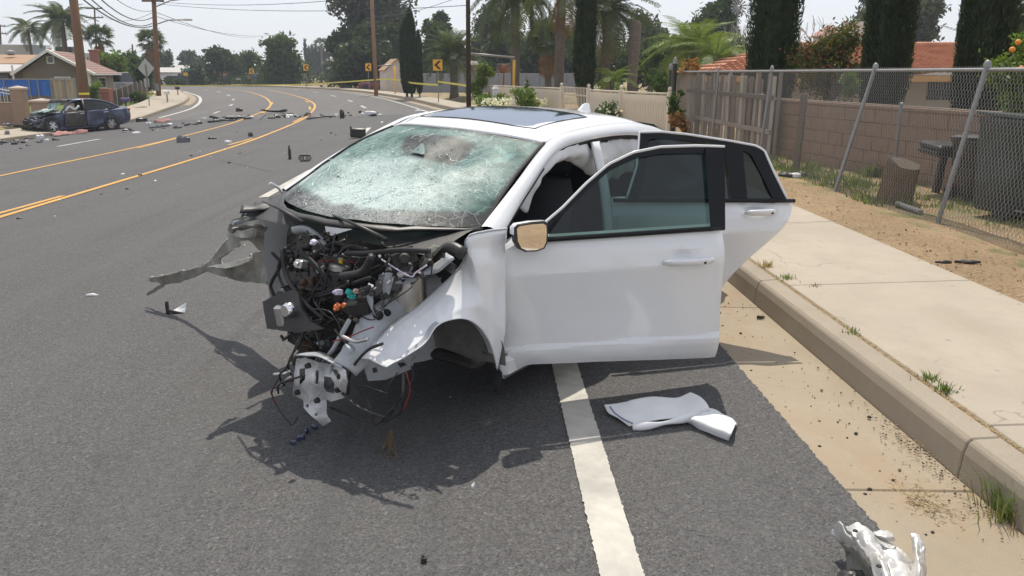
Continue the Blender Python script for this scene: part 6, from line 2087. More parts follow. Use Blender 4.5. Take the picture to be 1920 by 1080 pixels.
# ================================================================== LEFT SIDE AND THE FAR BEND
m_pole = M_wood('timber_pole', (.24, .12, .065), (.22, .15, .10), .5)
m_poled = M_wood('dark_timber_pole', (.12, .075, .05), (.10, .07, .055), .4)
m_stucco = M_plain('brown_stucco', (.34, .235, .17), .9, 0, 3, .08, .35, 50, .008, dirt=(.25, .18, .13), dirt_amt=.3)
m_housebr = M_plain('brown_stucco_shade_tone', (.185, .15, .115), .9, 0, 3, .08, .3, 40, .01)  # gable front of the house: its shade is put into the colour
m_houset = M_plain('brown_stucco_lit_tone', (.33, .275, .225), .9, 0, 3, .08, .3, 40, .01)  # sunlit side of the same house, the light put in as a paler colour
m_shingle = M_plain('brown_shingle', (.27, .17, .145), .9, 0, 4, .2, .5, 30, .01)
m_brownroof = M_plain('tan_brown_roof', (.36, .225, .14), .9, 0, 4, .15, .4, 30, .01)
m_greyroof = M_plain('pale_grey_roof', (.46, .44, .42), .85, 0, 3, .08)
m_tarpb = M_plain('blue_tarp', (.02, .13, .50), .5, 0, 2.5, .12, .3, 8, .03)
m_tarpt = M_plain('tan_tarp', (.42, .34, .245), .7, 0, 2.5, .10, .3, 8, .03)
m_brick = M_plain('red_brick', (.30, .12, .085), .9, 0, 6, .2, .4, 30, .01)
m_glassw = M_plain('house_window_glass', (.04, .05, .055), .08, 0, 3, .1, coat=.4)
m_metald = M_plain('dark_painted_metal', (.03, .026, .025), .5, .2, 5, .2)
m_signback = M_plain('bare_sign_back', (.42, .43, .42), .45, .6, 3, .06, dirt=(.36, .35, .31), dirt_amt=.4)
m_signy = M_plain('warning_yellow', (.85, .42, .02), .45, 0, 3, .05)
m_signk = M_plain('sign_black', (.012, .012, .012), .5, 0, 3, .05)
m_signr = M_plain('stop_red', (.5, .03, .03), .45, 0, 3, .05)
m_signg = M_plain('street_sign_green', (.02, .22, .12), .45, 0, 3, .05)
m_tape = M_plain('barrier_tape', (.80, .66, .05), .5, 0, 2, .08)
m_darkblue = M_plain('dark_blue_paint', (.050, .064, .125), .25, .3, 3, .06, coat=.7, dirt=(.12, .12, .13), dirt_amt=.25)
m_lawn = M_dirt('lawn', (.14, .18, .05), (.34, .33, .13), (.10, .17, .035), 1.2)
m_mulch = M_dirt('red_mulch', (.30, .13, .08), (.36, .19, .12), None, 2)

def lz(px, py): return at(px, py, 0.0, lambda x, y: LZ(y))
# lawns and beds left of the pavement
def bed(name, pts, mat, lift):
    q = [lz(*p) for p in pts]
    c = sum(q, Vector()) / len(q)
    V = [Vector((p.x, p.y, LZ(p.y) + lift)) for p in q] + [Vector((c.x, c.y, LZ(c.y) + lift + .02))]
    return tag(MB().add(V, [(i, (i + 1) % len(q), len(q)) for i in range(len(q))]).build(name, mat), kind='structure')
bed('lawn', [(40, 222), (60, 190), (160, 184), (200, 190), (250, 183), (296, 172), (309, 176), (300, 187), (270, 200), (240, 207), (150, 226)], m_lawn, .03)
bed('flower_bed', [(258, 195), (262, 190), (280, 187), (296, 190), (288, 195), (272, 199)], m_mulch, .06)

# ---- the dark blue wreck
P1, P2 = at(99, 253.5), at(213, 243)
dv = (P1 - P2)
wb = dv.length
dk = empty('wrecked_dark_sedan', 'dark blue sedan with a crushed front standing against the left kerb', 'car', P1, math.atan2(dv.y, dv.x))
dk.location = P1 + Vector((cos(dk.rotation_euler.z + pi / 2), sin(dk.rotation_euler.z + pi / 2), 0)) * -.78
dk.location.z = G(P1.x, P1.y)
dk.rotation_euler.x = .035
dk.scale = (.96, .96, 1.0)
def car_lower(st):
    rg = []
    for x, w, zb, zs, zt in st:
        rg.append([Vector(p) for p in ((x, -w * .78, zt), (x, -w * .95, zs), (x, -w, (zs * .6 + zb * .4)), (x, -w * .97, zb + .06), (x, -w * .85, zb), (x, w * .85, zb), (x, w * .97, zb + .06), (x, w, (zs * .6 + zb * .4)), (x, w * .95, zs), (x, w * .78, zt), (x, 0, zt + .02))])
    cols = list(zip(*rg))
    cr = [crom(list(c), 3) for c in cols]
    return MB().rings([list(r) for r in zip(*cr)])
st = [(.46, .5, .32, .5, .55), (.36, .74, .25, .6, .66), (.15, .86, .22, .70, .76), (-.5, .90, .2, .80, .87), (-1.0, .91, .2, .86, .92), (-2.0, .92, .2, .88, .93), (-2.8, .92, .24, .92, .99), (-3.3, .89, .28, .96, 1.04), (-3.66, .80, .36, .96, 1.05), (-3.80, .70, .48, .86, .92)]
body = car_lower(st)
body.v = [tuple(Vector(v) + (Vector((nz(v, 3.5, 2), nz(v, 3.5, 5), nz(v, 3.5, 9))) * (.07 if v[0] > -.2 else .012))) for v in body.v]
body.build('body', m_darkblue, dk, True, 40)
roofd = patch([[(-1.05 - .5 * abs(k), k * .56, 1.36 + .06 * (1 - k * k)) for k in (-1, -.5, 0, .5, 1)], [(-1.75, k * .58, 1.40 + .05 * (1 - k * k)) for k in (-1, -.5, 0, .5, 1)], [(-2.35, k * .58, 1.38 + .05 * (1 - k * k)) for k in (-1, -.5, 0, .5, 1)], [(-2.85, k * .54, 1.28 + .05 * (1 - k * k)) for k in (-1, -.5, 0, .5, 1)]], 5, 5)
solid(MB().grid(sheet(roofd, .015, 4, 3)).build('roof', m_darkblue, dk, True), .02)
rfc = patch([[(-1.0, k * .6, 1.44 + .05 * nz((k * 3, 0, 0), 2, 4)) for k in (-1, -.5, 0, .5, 1)], [(-.72, k * .62, 1.40 + .09 * nz((k * 3, 1, 0), 2, 4)) for k in (-1, -.5, 0, .5, 1)], [(-.70, k * .6, 1.30) for k in (-1, -.5, 0, .5, 1)]], 5, 5)
solid(MB().grid(sheet(rfc, .05, 5, 3)).build('peeled_roof_edge', m_blackp, dk, True), .015)
for sg in (1, -1):
    MB().tube(crom([(-.55, .74 * sg, .90), (-.85, .66 * sg, 1.18), (-1.25, .60 * sg, 1.37), (-1.9, .60 * sg, 1.40), (-2.5, .59 * sg, 1.34), (-2.95, .60 * sg, 1.20), (-3.3, .66 * sg, 1.03)], 4), .04, 7).build('roof_rail', m_darkblue, dk, True)
    MB().grid(patch([[(-1.68, .60 * sg, 1.385), (-2.1, .60 * sg, 1.385), (-2.5, .595 * sg, 1.33), (-2.9, .60 * sg, 1.20)], [(-1.62, .84 * sg, .93), (-2.1, .85 * sg, .945), (-2.6, .84 * sg, .97), (-2.98, .80 * sg, 1.0)]], 4, 4)).build('rear_side_window', m_glassd, dk, True)
    MB().tube([(-1.56, .86 * sg, .9), (-1.62, .62 * sg, 1.38)], .045, 6).build('centre_pillar', m_blackp, dk, True)
MB().grid(patch([[(-2.85, -.5, 1.30), (-2.87, 0, 1.33), (-2.85, .5, 1.30)], [(-3.35, -.58, 1.07), (-3.42, 0, 1.08), (-3.35, .58, 1.07)]], 4, 4)).build('rear_window', m_glassd, dk, True)
q = patch([[(-.62, .945, .86), (-1.05, .96, .90), (-1.5, .945, .93)], [(-.55, .99, .55), (-1.05, 1.0, .58), (-1.52, .97, .6)], [(-.52, .95, .28), (-1.05, .97, .28), (-1.5, .94, .30)]], 5, 5)
fdk = MB().grid(sheet(q, .02, 4)).build('front_door', M_plain('scuffed_black_door', (.035, .033, .035), .5, 0, 4, .3, .3, 20, .01, dirt=(.13, .10, .08), dirt_amt=.5), dk, True)
solid(fdk, .04)
MB().tube([(-1.25, 1.005, .82), (-1.45, 1.0, .83)], .018, 6).build('door_handle', m_chrome, fdk, True)
q = patch([[(-1.6, .945, .92), (-2.1, .95, .94), (-2.62, .93, .97)], [(-1.56, .965, .6), (-2.1, .93, .62), (-2.5, .955, .66)], [(-1.56, .945, .29), (-2.0, .95, .29), (-2.3, .93, .34)]], 5, 5)
rdk = MB().grid(sheet(q, .025, 3, 5)).build('rear_door', m_darkblue, dk, True)
solid(rdk, .04)
MB().tube([(-2.35, .975, .84), (-2.58, .965, .86)], .018, 6).build('door_handle', m_chrome, rdk, True)
MB().cbox((-1.1, .90, .24), (1.9, .10, .12), .03, Matrix.Rotation(.03, 3, 'Y')).build('sill', m_darkblue, dk, True, 40)
w1 = wheel((0.0, .87, .33), dk, .335, .22)
w1.rotation_euler = (.25, 0, .25)
wheel((-wb, .86, .34), dk, .335, .22)
wheel((0.05, -.78, .33), dk, .335, .22, -1); wheel((-wb, -.80, .34), dk, .335, .22, -1)
for x in (.0, -wb):
    MB().lathe([(.33, -.02), (.41, -.02), (.41, .03), (.33, .03)], (x, .895, .36), 26, 'Y', cap=False).build('wheel_arch', m_blackp, dk, True, 40)
MB().cbox((-3.70, .60, .93), (.18, .34, .16), .04).build('tail_light', m_red, dk, True, 40)
MB().cbox((-3.70, -.60, .93), (.18, .34, .16), .04).build('tail_light', m_red, dk, True, 40)
rows = patch([[(.35, y, .70) for y in (-.7, -.2, .3, .75)], [(-.1, y, .93) for y in (-.75, -.2, .3, .78)], [(-.5, y, .98) for y in (-.7, -.2, .3, .72)]], 6, 6)
solid(MB().grid(sheet(rows, .10, 4, 7)).build('crumpled_hood', m_blackp, dk, True), .01)
rows = patch([[(.15, y, .92) for y in (-.5, 0, .45, .8)], [(-.3, y, 1.02) for y in (-.5, 0, .45, .78)], [(-.62, y, 1.0) for y in (-.5, 0, .4, .7)]], 6, 6)
MB().grid(sheet(rows, .09, 5, 2)).build('fallen_windshield', m_shatter, dk, True)
rows = patch([[(-.66, y, 1.30) for y in (-.6, 0, .6)], [(-.6, y, 1.1) for y in (-.62, -.3, .2)], [(-.55, y, .98) for y in (-.64, -.4, 0)]], 5, 5)
MB().grid(sheet(rows, .06, 4, 2)).build('windshield_remnant', m_shatter, dk, True)
cr = MB(); rnd = random.Random(3)
for k in range(80):
    s = rnd.uniform(.03, .15)
    cr.cbox((rnd.uniform(.2, .58), rnd.uniform(-.75, .8), rnd.uniform(.15, .7)), (s, s * rnd.uniform(.5, 2), s * rnd.uniform(.3, 1)), .01, Euler((rnd.uniform(-1, 1), rnd.uniform(-1, 1), rnd.uniform(-1, 1))).to_matrix())
tag(cr.build('crushed_front_parts', m_blackp, dk, True, 40), kind='stuff')
MB().tube(crom([(-.75, .70, .95), (-1.0, .62, 1.12), (-1.2, .66, 1.0), (-1.4, .7, 1.15)], 4), .05, 7).build('airbag', m_cloth, dk, True)
MB().grid(sheet(patch([[(-.8, .5, 1.25), (-1.3, .5, 1.3)], [(-.8, .5, .9), (-1.3, .5, .9)]], 6, 6), .05, 5)).build('interior_trim', M_plain('beige_interior', (.40, .34, .24), .8), dk, True)

# ---- stucco pillars, wall and railing by the driveway
def pillar(px0, px1, py0, Y, lab, extra=None):
    b = Vector((X_((px0 + px1) / 2, Y), Y, LZ(Y) - .02))
    h = Zp(py0, Y) - b.z
    w = (px1 - px0) * Y / FPX
    t = empty('stucco_pillar', lab, 'pillar', b)
    MB().cbox((0, 0, (h - .12) / 2), (w * .9, w * .9, h - .12), .015).build('shaft', m_stucco, t)
    MB().cbox((0, 0, h - .09), (w * 1.06, w * 1.06, .10), .02).lathe([(w * .72, 0), (.03, .09), (0, .09)], (0, 0, h - .045), 4, rot=Matrix.Rotation(pi / 4, 3, 'Z')).build('cap', M_plain('pale_cap', (.47, .38, .31), .85, 0, 4, .1), t)
    return t, h, w
pillar(18, 41, 162, 40, 'taller brown stucco pillar at the left edge beside the white railing')
t, h, w = pillar(56, 90, 185, 39, 'shorter brown stucco pillar with a letter slot behind the dark wreck')
MB().box((w * .47, -w * .1, h * .72), (.02, .2, .16)).build('letter_slot', m_dark, t)
Y = 40.4
xa, xb = X_(-70, Y), X_(19, Y)
t = empty('garden_wall', 'low brown stucco garden wall running off the left edge', 'wall', ((xa + xb) / 2, Y, LZ(Y) - .05))
MB().cbox((0, 0, .5), (xb - xa, .2, 1.0), .01).build('wall', m_stucco, t)
MB().cbox((0, 0, 1.02), (xb - xa, .26, .06), .015).build('coping', m_stucco, t)
t = empty('white_railing', 'white painted metal railing standing along the low brown wall', 'railing', ((xa + xb) / 2, Y - .12, LZ(Y)))
L_ = xb - xa
MB().tube([(-L_ / 2, 0, 1.95), (L_ / 2, 0, 1.50)], .03, 6).build('top_rail', m_trim, t)
MB().tube([(-L_ / 2, 0, 1.75), (L_ / 2, 0, 1.36)], .02, 6).build('middle_rail', m_trim, t)
bar = MB().tube([(0, 0, 1.0), (0, 0, 1.7)], .012, 5).mesh('baluster', m_trim)
for k in range(14): inst(bar, 'baluster', t, (-L_ / 2 + L_ * (k + .5) / 14, 0, 0))
MB().tube([(L_ / 2, -.02, .0), (L_ / 2, -.02, 1.52)], .035, 6).build('end_post', m_trim, t)
# ---- chain-link with tarpaulins
Y = 47.0
t = empty('tarp_fence', 'wire fence hung with blue and tan tarpaulins in front of the brown house', 'fence', (X_(70, Y), Y, LZ(Y)))
O6 = t.location.copy()
for px in (-20, 4, 52, 68, 92, 118, 137):
    x = X_(px, Y) - O6.x
    MB().tube([(x, 0, 0), (x, 0, Zp(147, Y) - O6.z)], .03, 6).build('post', m_galv, t)
MB().tube([(X_(-20, Y) - O6.x, 0, Zp(148, Y) - O6.z), (X_(138, Y) - O6.x, 0, Zp(149, Y) - O6.z)], .025, 6).build('top_rail', m_galv, t)
def tarp(px0, px1, py0, py1, mat, nm, dy):
    rows = [[Vector((X_(px0 + (px1 - px0) * j / 24, Y) - O6.x, dy + .06 * sin(j * 1.1) + .04 * nz((j * .4, i * .6, 0), 1, 3), Zp(py0 + (py1 - py0) * i / 8, Y) - O6.z - .03 * sin(pi * j / 6) ** 2)) for j in range(25)] for i in range(9)]
    MB().grid(rows).build(nm, mat, t, True)
tarp(-20, 90, 149, 178, m_tarpb, 'blue_tarpaulin', .10)
tarp(91, 137, 146, 187, m_tarpt, 'tan_tarpaulin', .06)
# ---- the small brown house
def vlerp(a, b, k): return Vector(a).lerp(Vector(b), k)
HZ = LZ(55) - .05
C0 = W(165, 137, 55); C0.z = HZ
CL = W(42, 137, 54); CL.z = HZ
CB = W(211, 137, 62.5); CB.z = HZ
hs1 = empty('gabled_house', 'small brown house with a white trimmed gable and a brown shingle roof', 'house', C0)
a_, b_ = CL - C0, CB - C0
ez = Zp(135, 55) - HZ
pz = Zp(98, 55) - HZ
z3 = lambda v, z: Vector((v.x, v.y, z))
O0 = Vector((0, 0, 0))
MB().add([z3(O0, 0), z3(a_, 0), z3(a_, ez), z3(a_ * .55, pz), z3(O0, ez)], [(0, 1, 2, 3, 4)]).build('front_wall', m_housebr, hs1)
MB().add([z3(O0, 0), z3(b_, 0), z3(b_, ez), z3(O0, ez)], [(0, 1, 2, 3)]).build('side_wall', m_houset, hs1)
MB().add([z3(b_, 0), z3(b_ + a_, 0), z3(b_ + a_, ez), z3(b_, ez)], [(0, 1, 2, 3)]).add([z3(a_, 0), z3(b_ + a_, 0), z3(b_ + a_, ez), z3(a_, ez)], [(0, 1, 2, 3)]).build('back_wall', m_housebr, hs1)
ov = b_.normalized() * .5
ao = a_.normalized()
def slope(e0, e1, r1, r0, nm):
    rows = []
    for i in range(9):
        for f, dz in ((i / 9, .035), ((i + .98) / 9, 0)):
            rows.append([vlerp(e0, r0, f) + Vector((0, 0, dz)), vlerp(e1, r1, f) + Vector((0, 0, dz))])
    solid(MB().grid(rows).build(nm, m_shingle, hs1), .03)
ridge0, ridge1 = z3(a_ * .55 - ov, pz + .06), z3(a_ * .55 + b_ * .62, pz + .06)
slope(z3(-ao * .45 - ov, ez - .12), z3(b_ - ao * .45 + ov, ez - .12), ridge1, ridge0, 'roof')
slope(z3(a_ * 1.0 + ao * .45 - ov, ez - .12), z3(a_ + b_ + ao * .45 + ov, ez - .12), ridge1, ridge0, 'roof')
MB().add([z3(b_ - ao * .45 + ov, ez - .1), z3(a_ + b_ + ao * .45 + ov, ez - .1), ridge1], [(0, 1, 2)]).build('hip', m_shingle, hs1)
for s0, s1 in ((z3(-ao * .5 - ov * 1.1, ez - .16), ridge0), (z3(a_ + ao * .5 - ov * 1.1, ez - .16), ridge0)):
    MB().tube([s0, s1 + Vector((0, 0, .0))], .11, 4).build('barge_board', m_trim, hs1)
MB().tube([z3(-ao * .47 - ov, ez - .15), z3(b_ - ao * .47 + ov, ez - .15)], .07, 4).build('gutter', m_trim, hs1)
nf = b_.normalized() * -.04
def win(px0, px1, py0, py1, Y, nm='window', on=None):
    p0, p1 = W(px0, py0, Y) - C0, W(px1, py1, Y) - C0
    return p0, p1
for (u0, u1, z0, z1) in ((.50, .60, Zp(119, 55) - HZ, Zp(107, 55) - HZ), (.28, .52, Zp(163, 55) - HZ, Zp(145, 55) - HZ)):
    A, B = a_ * u0 + nf, a_ * u1 + nf
    f = MB().add([z3(A, z0), z3(B, z0), z3(B, z1), z3(A, z1)], [(0, 1, 2, 3)]).build('window', m_glassw, hs1)
    MB().tube([z3(A, z0), z3(B, z0), z3(B, z1), z3(A, z1), z3(A, z0)], .06, 4).build('window_frame', m_trim, f)
nr = -ao * .04
A, B = b_ * .32 + nr, b_ * .62 + nr
z0, z1 = Zp(165, 58) - HZ, Zp(145, 58) - HZ
f = MB().add([z3(A, z0), z3(B, z0), z3(B, z1), z3(A, z1)], [(0, 1, 2, 3)]).build('window', m_glassw, hs1)
MB().tube([z3(A, z0), z3(B, z0), z3(B, z1), z3(A, z1), z3(A, z0)], .06, 4).build('window_frame', m_trim, f)
MB().tube([z3(O0 + nr, 0), z3(O0 + nr, ez)], .10, 4).build('corner_board', m_trim, hs1)
MB().lathe([(0, .25), (.12, .2), (.18, .0), (.1, -.1)], ridge0 + (ridge1 - ridge0) * .1 + Vector((0, 0, .15)), 10).build('roof_vent', m_trim, hs1)
# porch and the roofs behind
pc = empty('porch_building', 'grey lean-to porch with an awning left of the brown gable', 'building', (X_(0, 58), 58, LZ(58)))
O7 = pc.location
def q7(px, py, Y=58): return W(px, py, Y) - O7
solid(MB().grid([[q7(-40, 136, 56), q7(52, 134, 56)], [q7(-40, 121, 60), q7(60, 122, 60)]]).build('roof', m_greyroof, pc), .08)
MB().quad(q7(-40, 190, 58), q7(48, 190, 58), q7(48, 134, 58), q7(-40, 134, 58)).build('wall', m_housebr, pc)
MB().quad(q7(-5, 150, 57.9), q7(16, 150, 57.9), q7(16, 141, 57.9), q7(-5, 141, 57.9)).build('window', m_glassw, pc)
MB().tube([q7(26, 150, 55.5), q7(22, 122, 55.5)], .06, 5).build('post', m_trim, pc)
br_ = empty('brown_roof_building', 'low building with a plain tan brown roof behind the porch', 'building', (X_(30, 66), 66, LZ(66)))
O8 = br_.location
def q8(px, py, Y): return W(px, py, Y) - O8
solid(MB().grid([[q8(-60, 121, 64), q8(74, 120, 64)], [q8(-60, 103, 70), q8(90, 104, 70)]]).build('roof', m_brownroof, br_), .1)
MB().quad(q8(-60, 170, 66), q8(70, 170, 66), q8(70, 121, 66), q8(-60, 121, 66)).build('wall', m_houset, br_)
MB().lathe([(0, .3), (.35, .2), (.4, 0), (.2, -.1)], q8(20, 101, 68), 8).build('roof_vent', m_galv, br_)
wh = empty('long_warehouse', 'long pale flat roofed building on the skyline at the far left', 'building', (X_(40, 92), 92, 0))
O9 = wh.location
def q9(px, py, Y=92): return W(px, py, Y) - O9
MB().quad(q9(-90, 140), q9(58, 140), q9(58, 84), q9(-90, 82)).build('wall', m_greyroof, wh)
MB().quad(q9(58, 140, 92.1), q9(86, 140, 92.1), q9(86, 85, 92.1), q9(58, 84, 92.1)).build('panel', M_plain('pale_blue_cladding', (.42, .47, .55), .7), wh)
MB().box((q9(102, 92).x, 3, q9(0, 92).z - .3), (1.7, 2, 1.2)).build('rooftop_unit', m_dark, wh)
MB().box(((q9(-90, 0).x + q9(125, 0).x) / 2, 4, q9(0, 98).z / 2), (q9(125, 0).x - q9(-90, 0).x, 7, q9(0, 98).z)).build('back_block', m_greyroof, wh)
t = empty('brick_chimney', 'red brick chimney among the trees behind the brown house', 'chimney', (X_(181, 70), 70, LZ(70)))
MB().cbox((0, 0, (Zp(99, 70)) / 2), (.55, .55, Zp(99, 70)), .02).build('stack', m_brick, t)
MB().cbox((0, 0, Zp(98, 70)), (.68, .68, .16), .03).build('cap', m_brick, t)
# ---- brown picket fence with brick pillar
t = empty('brown_fence', 'dark brown fence with pale square posts and a brick end pillar beside the lawn', 'fence', (X_(200, 50), 50, LZ(50)))
OA = t.location.copy()
a, b = Vector((X_(200, 49), 49, 0)), Vector((X_(270, 64), 64, 0))
for k in range(8):
    q = a.lerp(b, k / 7)
    MB().cbox((q.x - OA.x, q.y - OA.y, LZ(q.y) - OA.z + .55), (.11, .11, 1.15), .01).build('post', M_plain('pale_post', (.42, .30, .22), .8), t)
n_ = 0
bd = MB().cbox((0, 0, .55), (.03, .20, .98), .004).mesh('board', m_metald)
d = (b - a)
for k in range(64):
    q = a.lerp(b, (k + .5) / 64)
    inst(bd, 'board', t, (q.x - OA.x, q.y - OA.y + .04, LZ(q.y) - OA.z), (0, 0, math.atan2(d.y, d.x) - pi / 2))
MB().cbox((a.x - OA.x - .1, a.y - OA.y - .1, .6), (.5, .5, 1.25), .02).build('brick_pillar', m_brick, t)
t = empty('iron_fence', 'thin black iron fence in front of the round bright bush', 'fence', (X_(175, 48), 48, LZ(48)))
xa, xb = X_(156, 48) - X_(175, 48), X_(196, 48) - X_(175, 48)
for z in (.25, 1.05): MB().tube([(xa, 0, z), (xb, 0, z)], .018, 5).build('rail', m_metald, t)
bar = MB().tube([(0, 0, 0), (0, 0, 1.08)], .009, 4).mesh('bar', m_metald)
for k in range(12): inst(bar, 'bar', t, (xa + (xb - xa) * k / 11, 0, 0))

# ---- utility poles
def upole(label, pxb, pyb, pxt, Y, wpx, mat, arms=(), top=-60, name='utility_pole', zb=None):
    b = Vector((X_(pxb, Y), Y, gz(X_(pxb, Y), Y) - .1 if zb is None else zb))
    tp = W(pxt, top, Y)
    t = empty(name, label, 'utility pole', b)
    r = wpx * Y / FPX / 2
    MB().tube([(0, 0, 0), (tp - b) * .5, tp - b], [r * 1.08, r, r * .85], 12).build('pole', mat, t, True)
    for (py, half) in arms:
        f = (W(pxt, py, Y).z - b.z) / (tp.z - b.z)
        c = (tp - b) * f + Vector((0, -r, 0))
        MB().cbox(c, (2 * half * Y / FPX, .10, .12), .01).build('crossarm', mat, t)
        for s in (-.9, -.45, .45, .9):
            MB().lathe([(0, .16), (.04, .14), (.05, .06), (.03, 0), (0, 0)], c + Vector((s * half * Y / FPX, 0, .06)), 6).build('insulator', m_greyroof, t)
    return t, b, tp
t, pb, pt = upole('thick near timber pole with a yellow tape band behind the dark wreck', 152, 0, 131, 42, 16, m_pole)
zt_ = Zp(175, 42) - pb.z
MB().lathe([(.235, -.05), (.235, .05)], ((pt - pb) * (zt_ / (pt.z - pb.z))), 14, cap=False).build('tape_band', m_tape, t)
t2, p2b, p2t = upole('second timber pole with a crossarm and two lamp arms by the bend', 293, 0, 285, 60, 8, m_pole, ((2, 19),))
for (py0, px1, py1) in ((14, 352, -3), (47, 346, 37)):
    a = W(289, py0, 60) - p2b
    e = W(px1, py1, 57) - p2b
    MB().tube([a, a.lerp(e, .5) + Vector((0, 0, .15)), e], .04, 6).build('lamp_arm', m_galv, t2, True)
    MB().cbox(e + Vector((.2, 0, 0)), (.6, .2, .12), .04).build('lamp_head', m_greyroof, t2)
for z, nm in ((Zp(163, 60), 'meter_box'),):
    MB().cbox((.0, -.2, z - p2b.z), (.25, .15, .5), .03).build(nm, m_galv, t2)
upole('dark utility pole standing behind the roof of the white car', 878, 0, 877, 36, 8.5, m_poled)
upole('slim brown pole beside the white shed', 704, 0, 694, 67, 7, m_pole)
upole('far slim grey pole inside the large green tree', 531, 0, 530, 120, 3, m_poled, (), 60)
upole('distant double crossarm pole left of the second timber pole', 181, 0, 177, 100, 3, m_poled, ((16, 15), (33, 15), (48, 8)), 14)
upole('cut off double crossarm pole at the extreme left edge', 1, 0, 0, 105, 3, m_poled, ((49, 10), (63, 11)), 46)
upole('thin distant pole left of the diamond sign', 249, 0, 248, 100, 3, m_poled, (), 83)
upole('tiny distant pole right of the second timber pole', 348, 0, 347, 160, 1.6, m_poled, (), 93)
upole('distant slim pole right of the dark round tree', 1376, 0, 1375, 58, 2.2, m_poled, (), 48)
for (x0, y0, x1, y1, Y, lab) in ((704, 124, 738, 121, 67, 'grey outrigger pipe on the slim pole by the white shed'), (533, 123, 560, 124, 119, 'small outrigger pipe on the far slim pole')):
    a, b = W(x0, y0, Y), W(x1, y1, Y)
    o = MB().tube([a - a, b - a], .05, 6).build('outrigger_pipe', m_galv, None, True)
    o.location = a
    tag(o, lab, 'pipe')
for (px, y0, Y, lab) in ((740, 124, 66, 'yellow guy guard in front of the white shed'), (560, 126, 119, 'far yellow guy guard beside the large green tree')):
    b = base_at(px, Y)
    o = MB().tube([(0, 0, 0), (0, 0, Zp(y0, Y) - b.z)], .06, 6).build('yellow_guard', m_signy, None, True)
    o.location = b
    tag(o, lab, 'marker post')
# ---- overhead lines
def wire(name, a, b, sag, r, lab):
    n = 24
    pts = [a.lerp(b, k / n) - Vector((0, 0, sag * 4 * (k / n) * (1 - k / n))) for k in range(n + 1)]
    o = MB().tube([p - a for p in pts], r, 4).build(name, m_metald)
    o.location = a
    return tag(o, lab, 'cable', 'overhead cables')
near = [((150, -6, 42), (285, 49, 60), .55, .035, 'lowest thick cable sagging between the two timber poles'), ((164, -8, 42), (285, 44, 60), .62, .03, 'middle thick cable between the two timber poles'), ((182, -8, 42), (285, 33, 60), .55, .03, 'upper cable of the three between the two timber poles'),
        ((212, -6, 50), (285, 20, 60), .3, .018, 'thin wire above the three thick cables'), ((290, 22, 60), (480, 70, 150), .6, .02, 'thin wire running right from the second timber pole'), ((290, 30, 60), (530, 62, 120), .8, .02, 'wire from the second timber pole to the far slim pole'),
        ((250, 98, 100), (285, 82, 60), .2, .015, 'upper short wire left of the second timber pole'), ((250, 110, 100), (285, 90, 60), .2, .015, 'lower short wire left of the second timber pole'), ((177, 20, 100), (285, 24, 60), .8, .015, 'faint wire from the double crossarm pole'), ((0, 48, 105), (177, 34, 100), .6, .02, 'faint wire between the two crossarm poles'),
        ((286, 2, 60), (877, -30, 36), .5, .015, 'long wire crossing the sky above the road'), ((286, 6, 60), (877, 10, 36), .35, .015, 'second long wire crossing the sky above the road'), ((694, 30, 67), (877, -12, 36), .3, .012, 'wire from the slim pole up to the dark pole')]
for a, b, sag, r, lab in near: wire('overhead_cable', W(*a), W(*b), sag, r, lab)
# ---- traffic signs
def chevron(px, py, pyb, Y, wpx, hpx, lab, rz_=0.0):
    b = base_at(px, Y)
    c = W(px, py, Y)
    t = empty('arrow_sign', lab, 'road sign', b, rz_, 'curve arrow signs')
    w, h = wpx * Y / FPX, hpx * Y / FPX
    z = c.z - b.z
    MB().tube([(0, .03, 0), (0, .03, z + h * .4)], .03, 6).build('post', m_galv, t)
    MB().cbox((0, 0, z), (w, .012, h), .004).build('plate', m_signy, t)
    k = .30
    poly = [(w * .10, h * .40), (w * .38, h * .40), (-w * .05, 0), (w * .38, -h * .40), (w * .10, -h * .40), (-w * .38, 0)]
    M = Matrix.Translation((0, -.008, z)) @ Matrix.Rotation(pi / 2, 4, 'X')
    MB().prism(poly, .004, M).build('arrow', m_signk, t)
chevron(821, 122, 187, 48.7, 17, 19, 'nearest and largest yellow arrow sign, by the squat date palm')
chevron(691, 126, 167, 80, 10.5, 13, 'second yellow arrow sign, left of the white shed')
chevron(574, 126.5, 163, 90, 9, 11, 'third yellow arrow sign, right of the large green tree')
chevron(472, 133.5, 160, 112, 8, 9.5, 'smallest farthest yellow arrow sign, in front of the dark trees')
b = lz(281, 205)
t = empty('diamond_sign', 'back of a grey diamond warning sign on a thin post beside the left pavement', 'road sign', b, -.25)
c = W(279, 128, b.y)
s = 16.8 * b.y / FPX
MB().tube([(0, 0, 0), (0, 0, c.z - b.z + s * .4)], .028, 6).build('post', m_galv, t)
MB().prism([(-s, 0), (0, -s), (s, 0), (0, s)], .012, Matrix.Translation((0, .05, c.z - b.z)) @ Matrix.Rotation(pi / 2, 4, 'X')).build('plate', m_signback, t)
MB().cbox((-.05, .05, Zp(155, b.y) - b.z), (.34, .012, .50), .01).build('lower_plate', m_signback, t)
b = base_at(421, 118)
t = empty('stop_sign', 'far red stop sign in front of the broad dark tree', 'road sign', b)
z = Zp(141, 118) - b.z
MB().tube([(0, .03, 0), (0, .03, z)], .03, 5).build('post', m_galv, t)
MB().lathe([(0, .01), (.30, .01), (.30, -.01), (0, -.01)], (0, 0, z), 8, 'Y').build('plate', m_signr, t)
MB().box((0, -.014, z), (.36, .004, .10)).build('lettering', m_trim, t)
b = base_at(349, 112)
t = empty('street_sign', 'far green street name sign over a small yellow arrow plate', 'road sign', b)
z = Zp(131, 112) - b.z
MB().tube([(0, .03, 0), (0, .03, z)], .03, 5).build('post', m_galv, t)
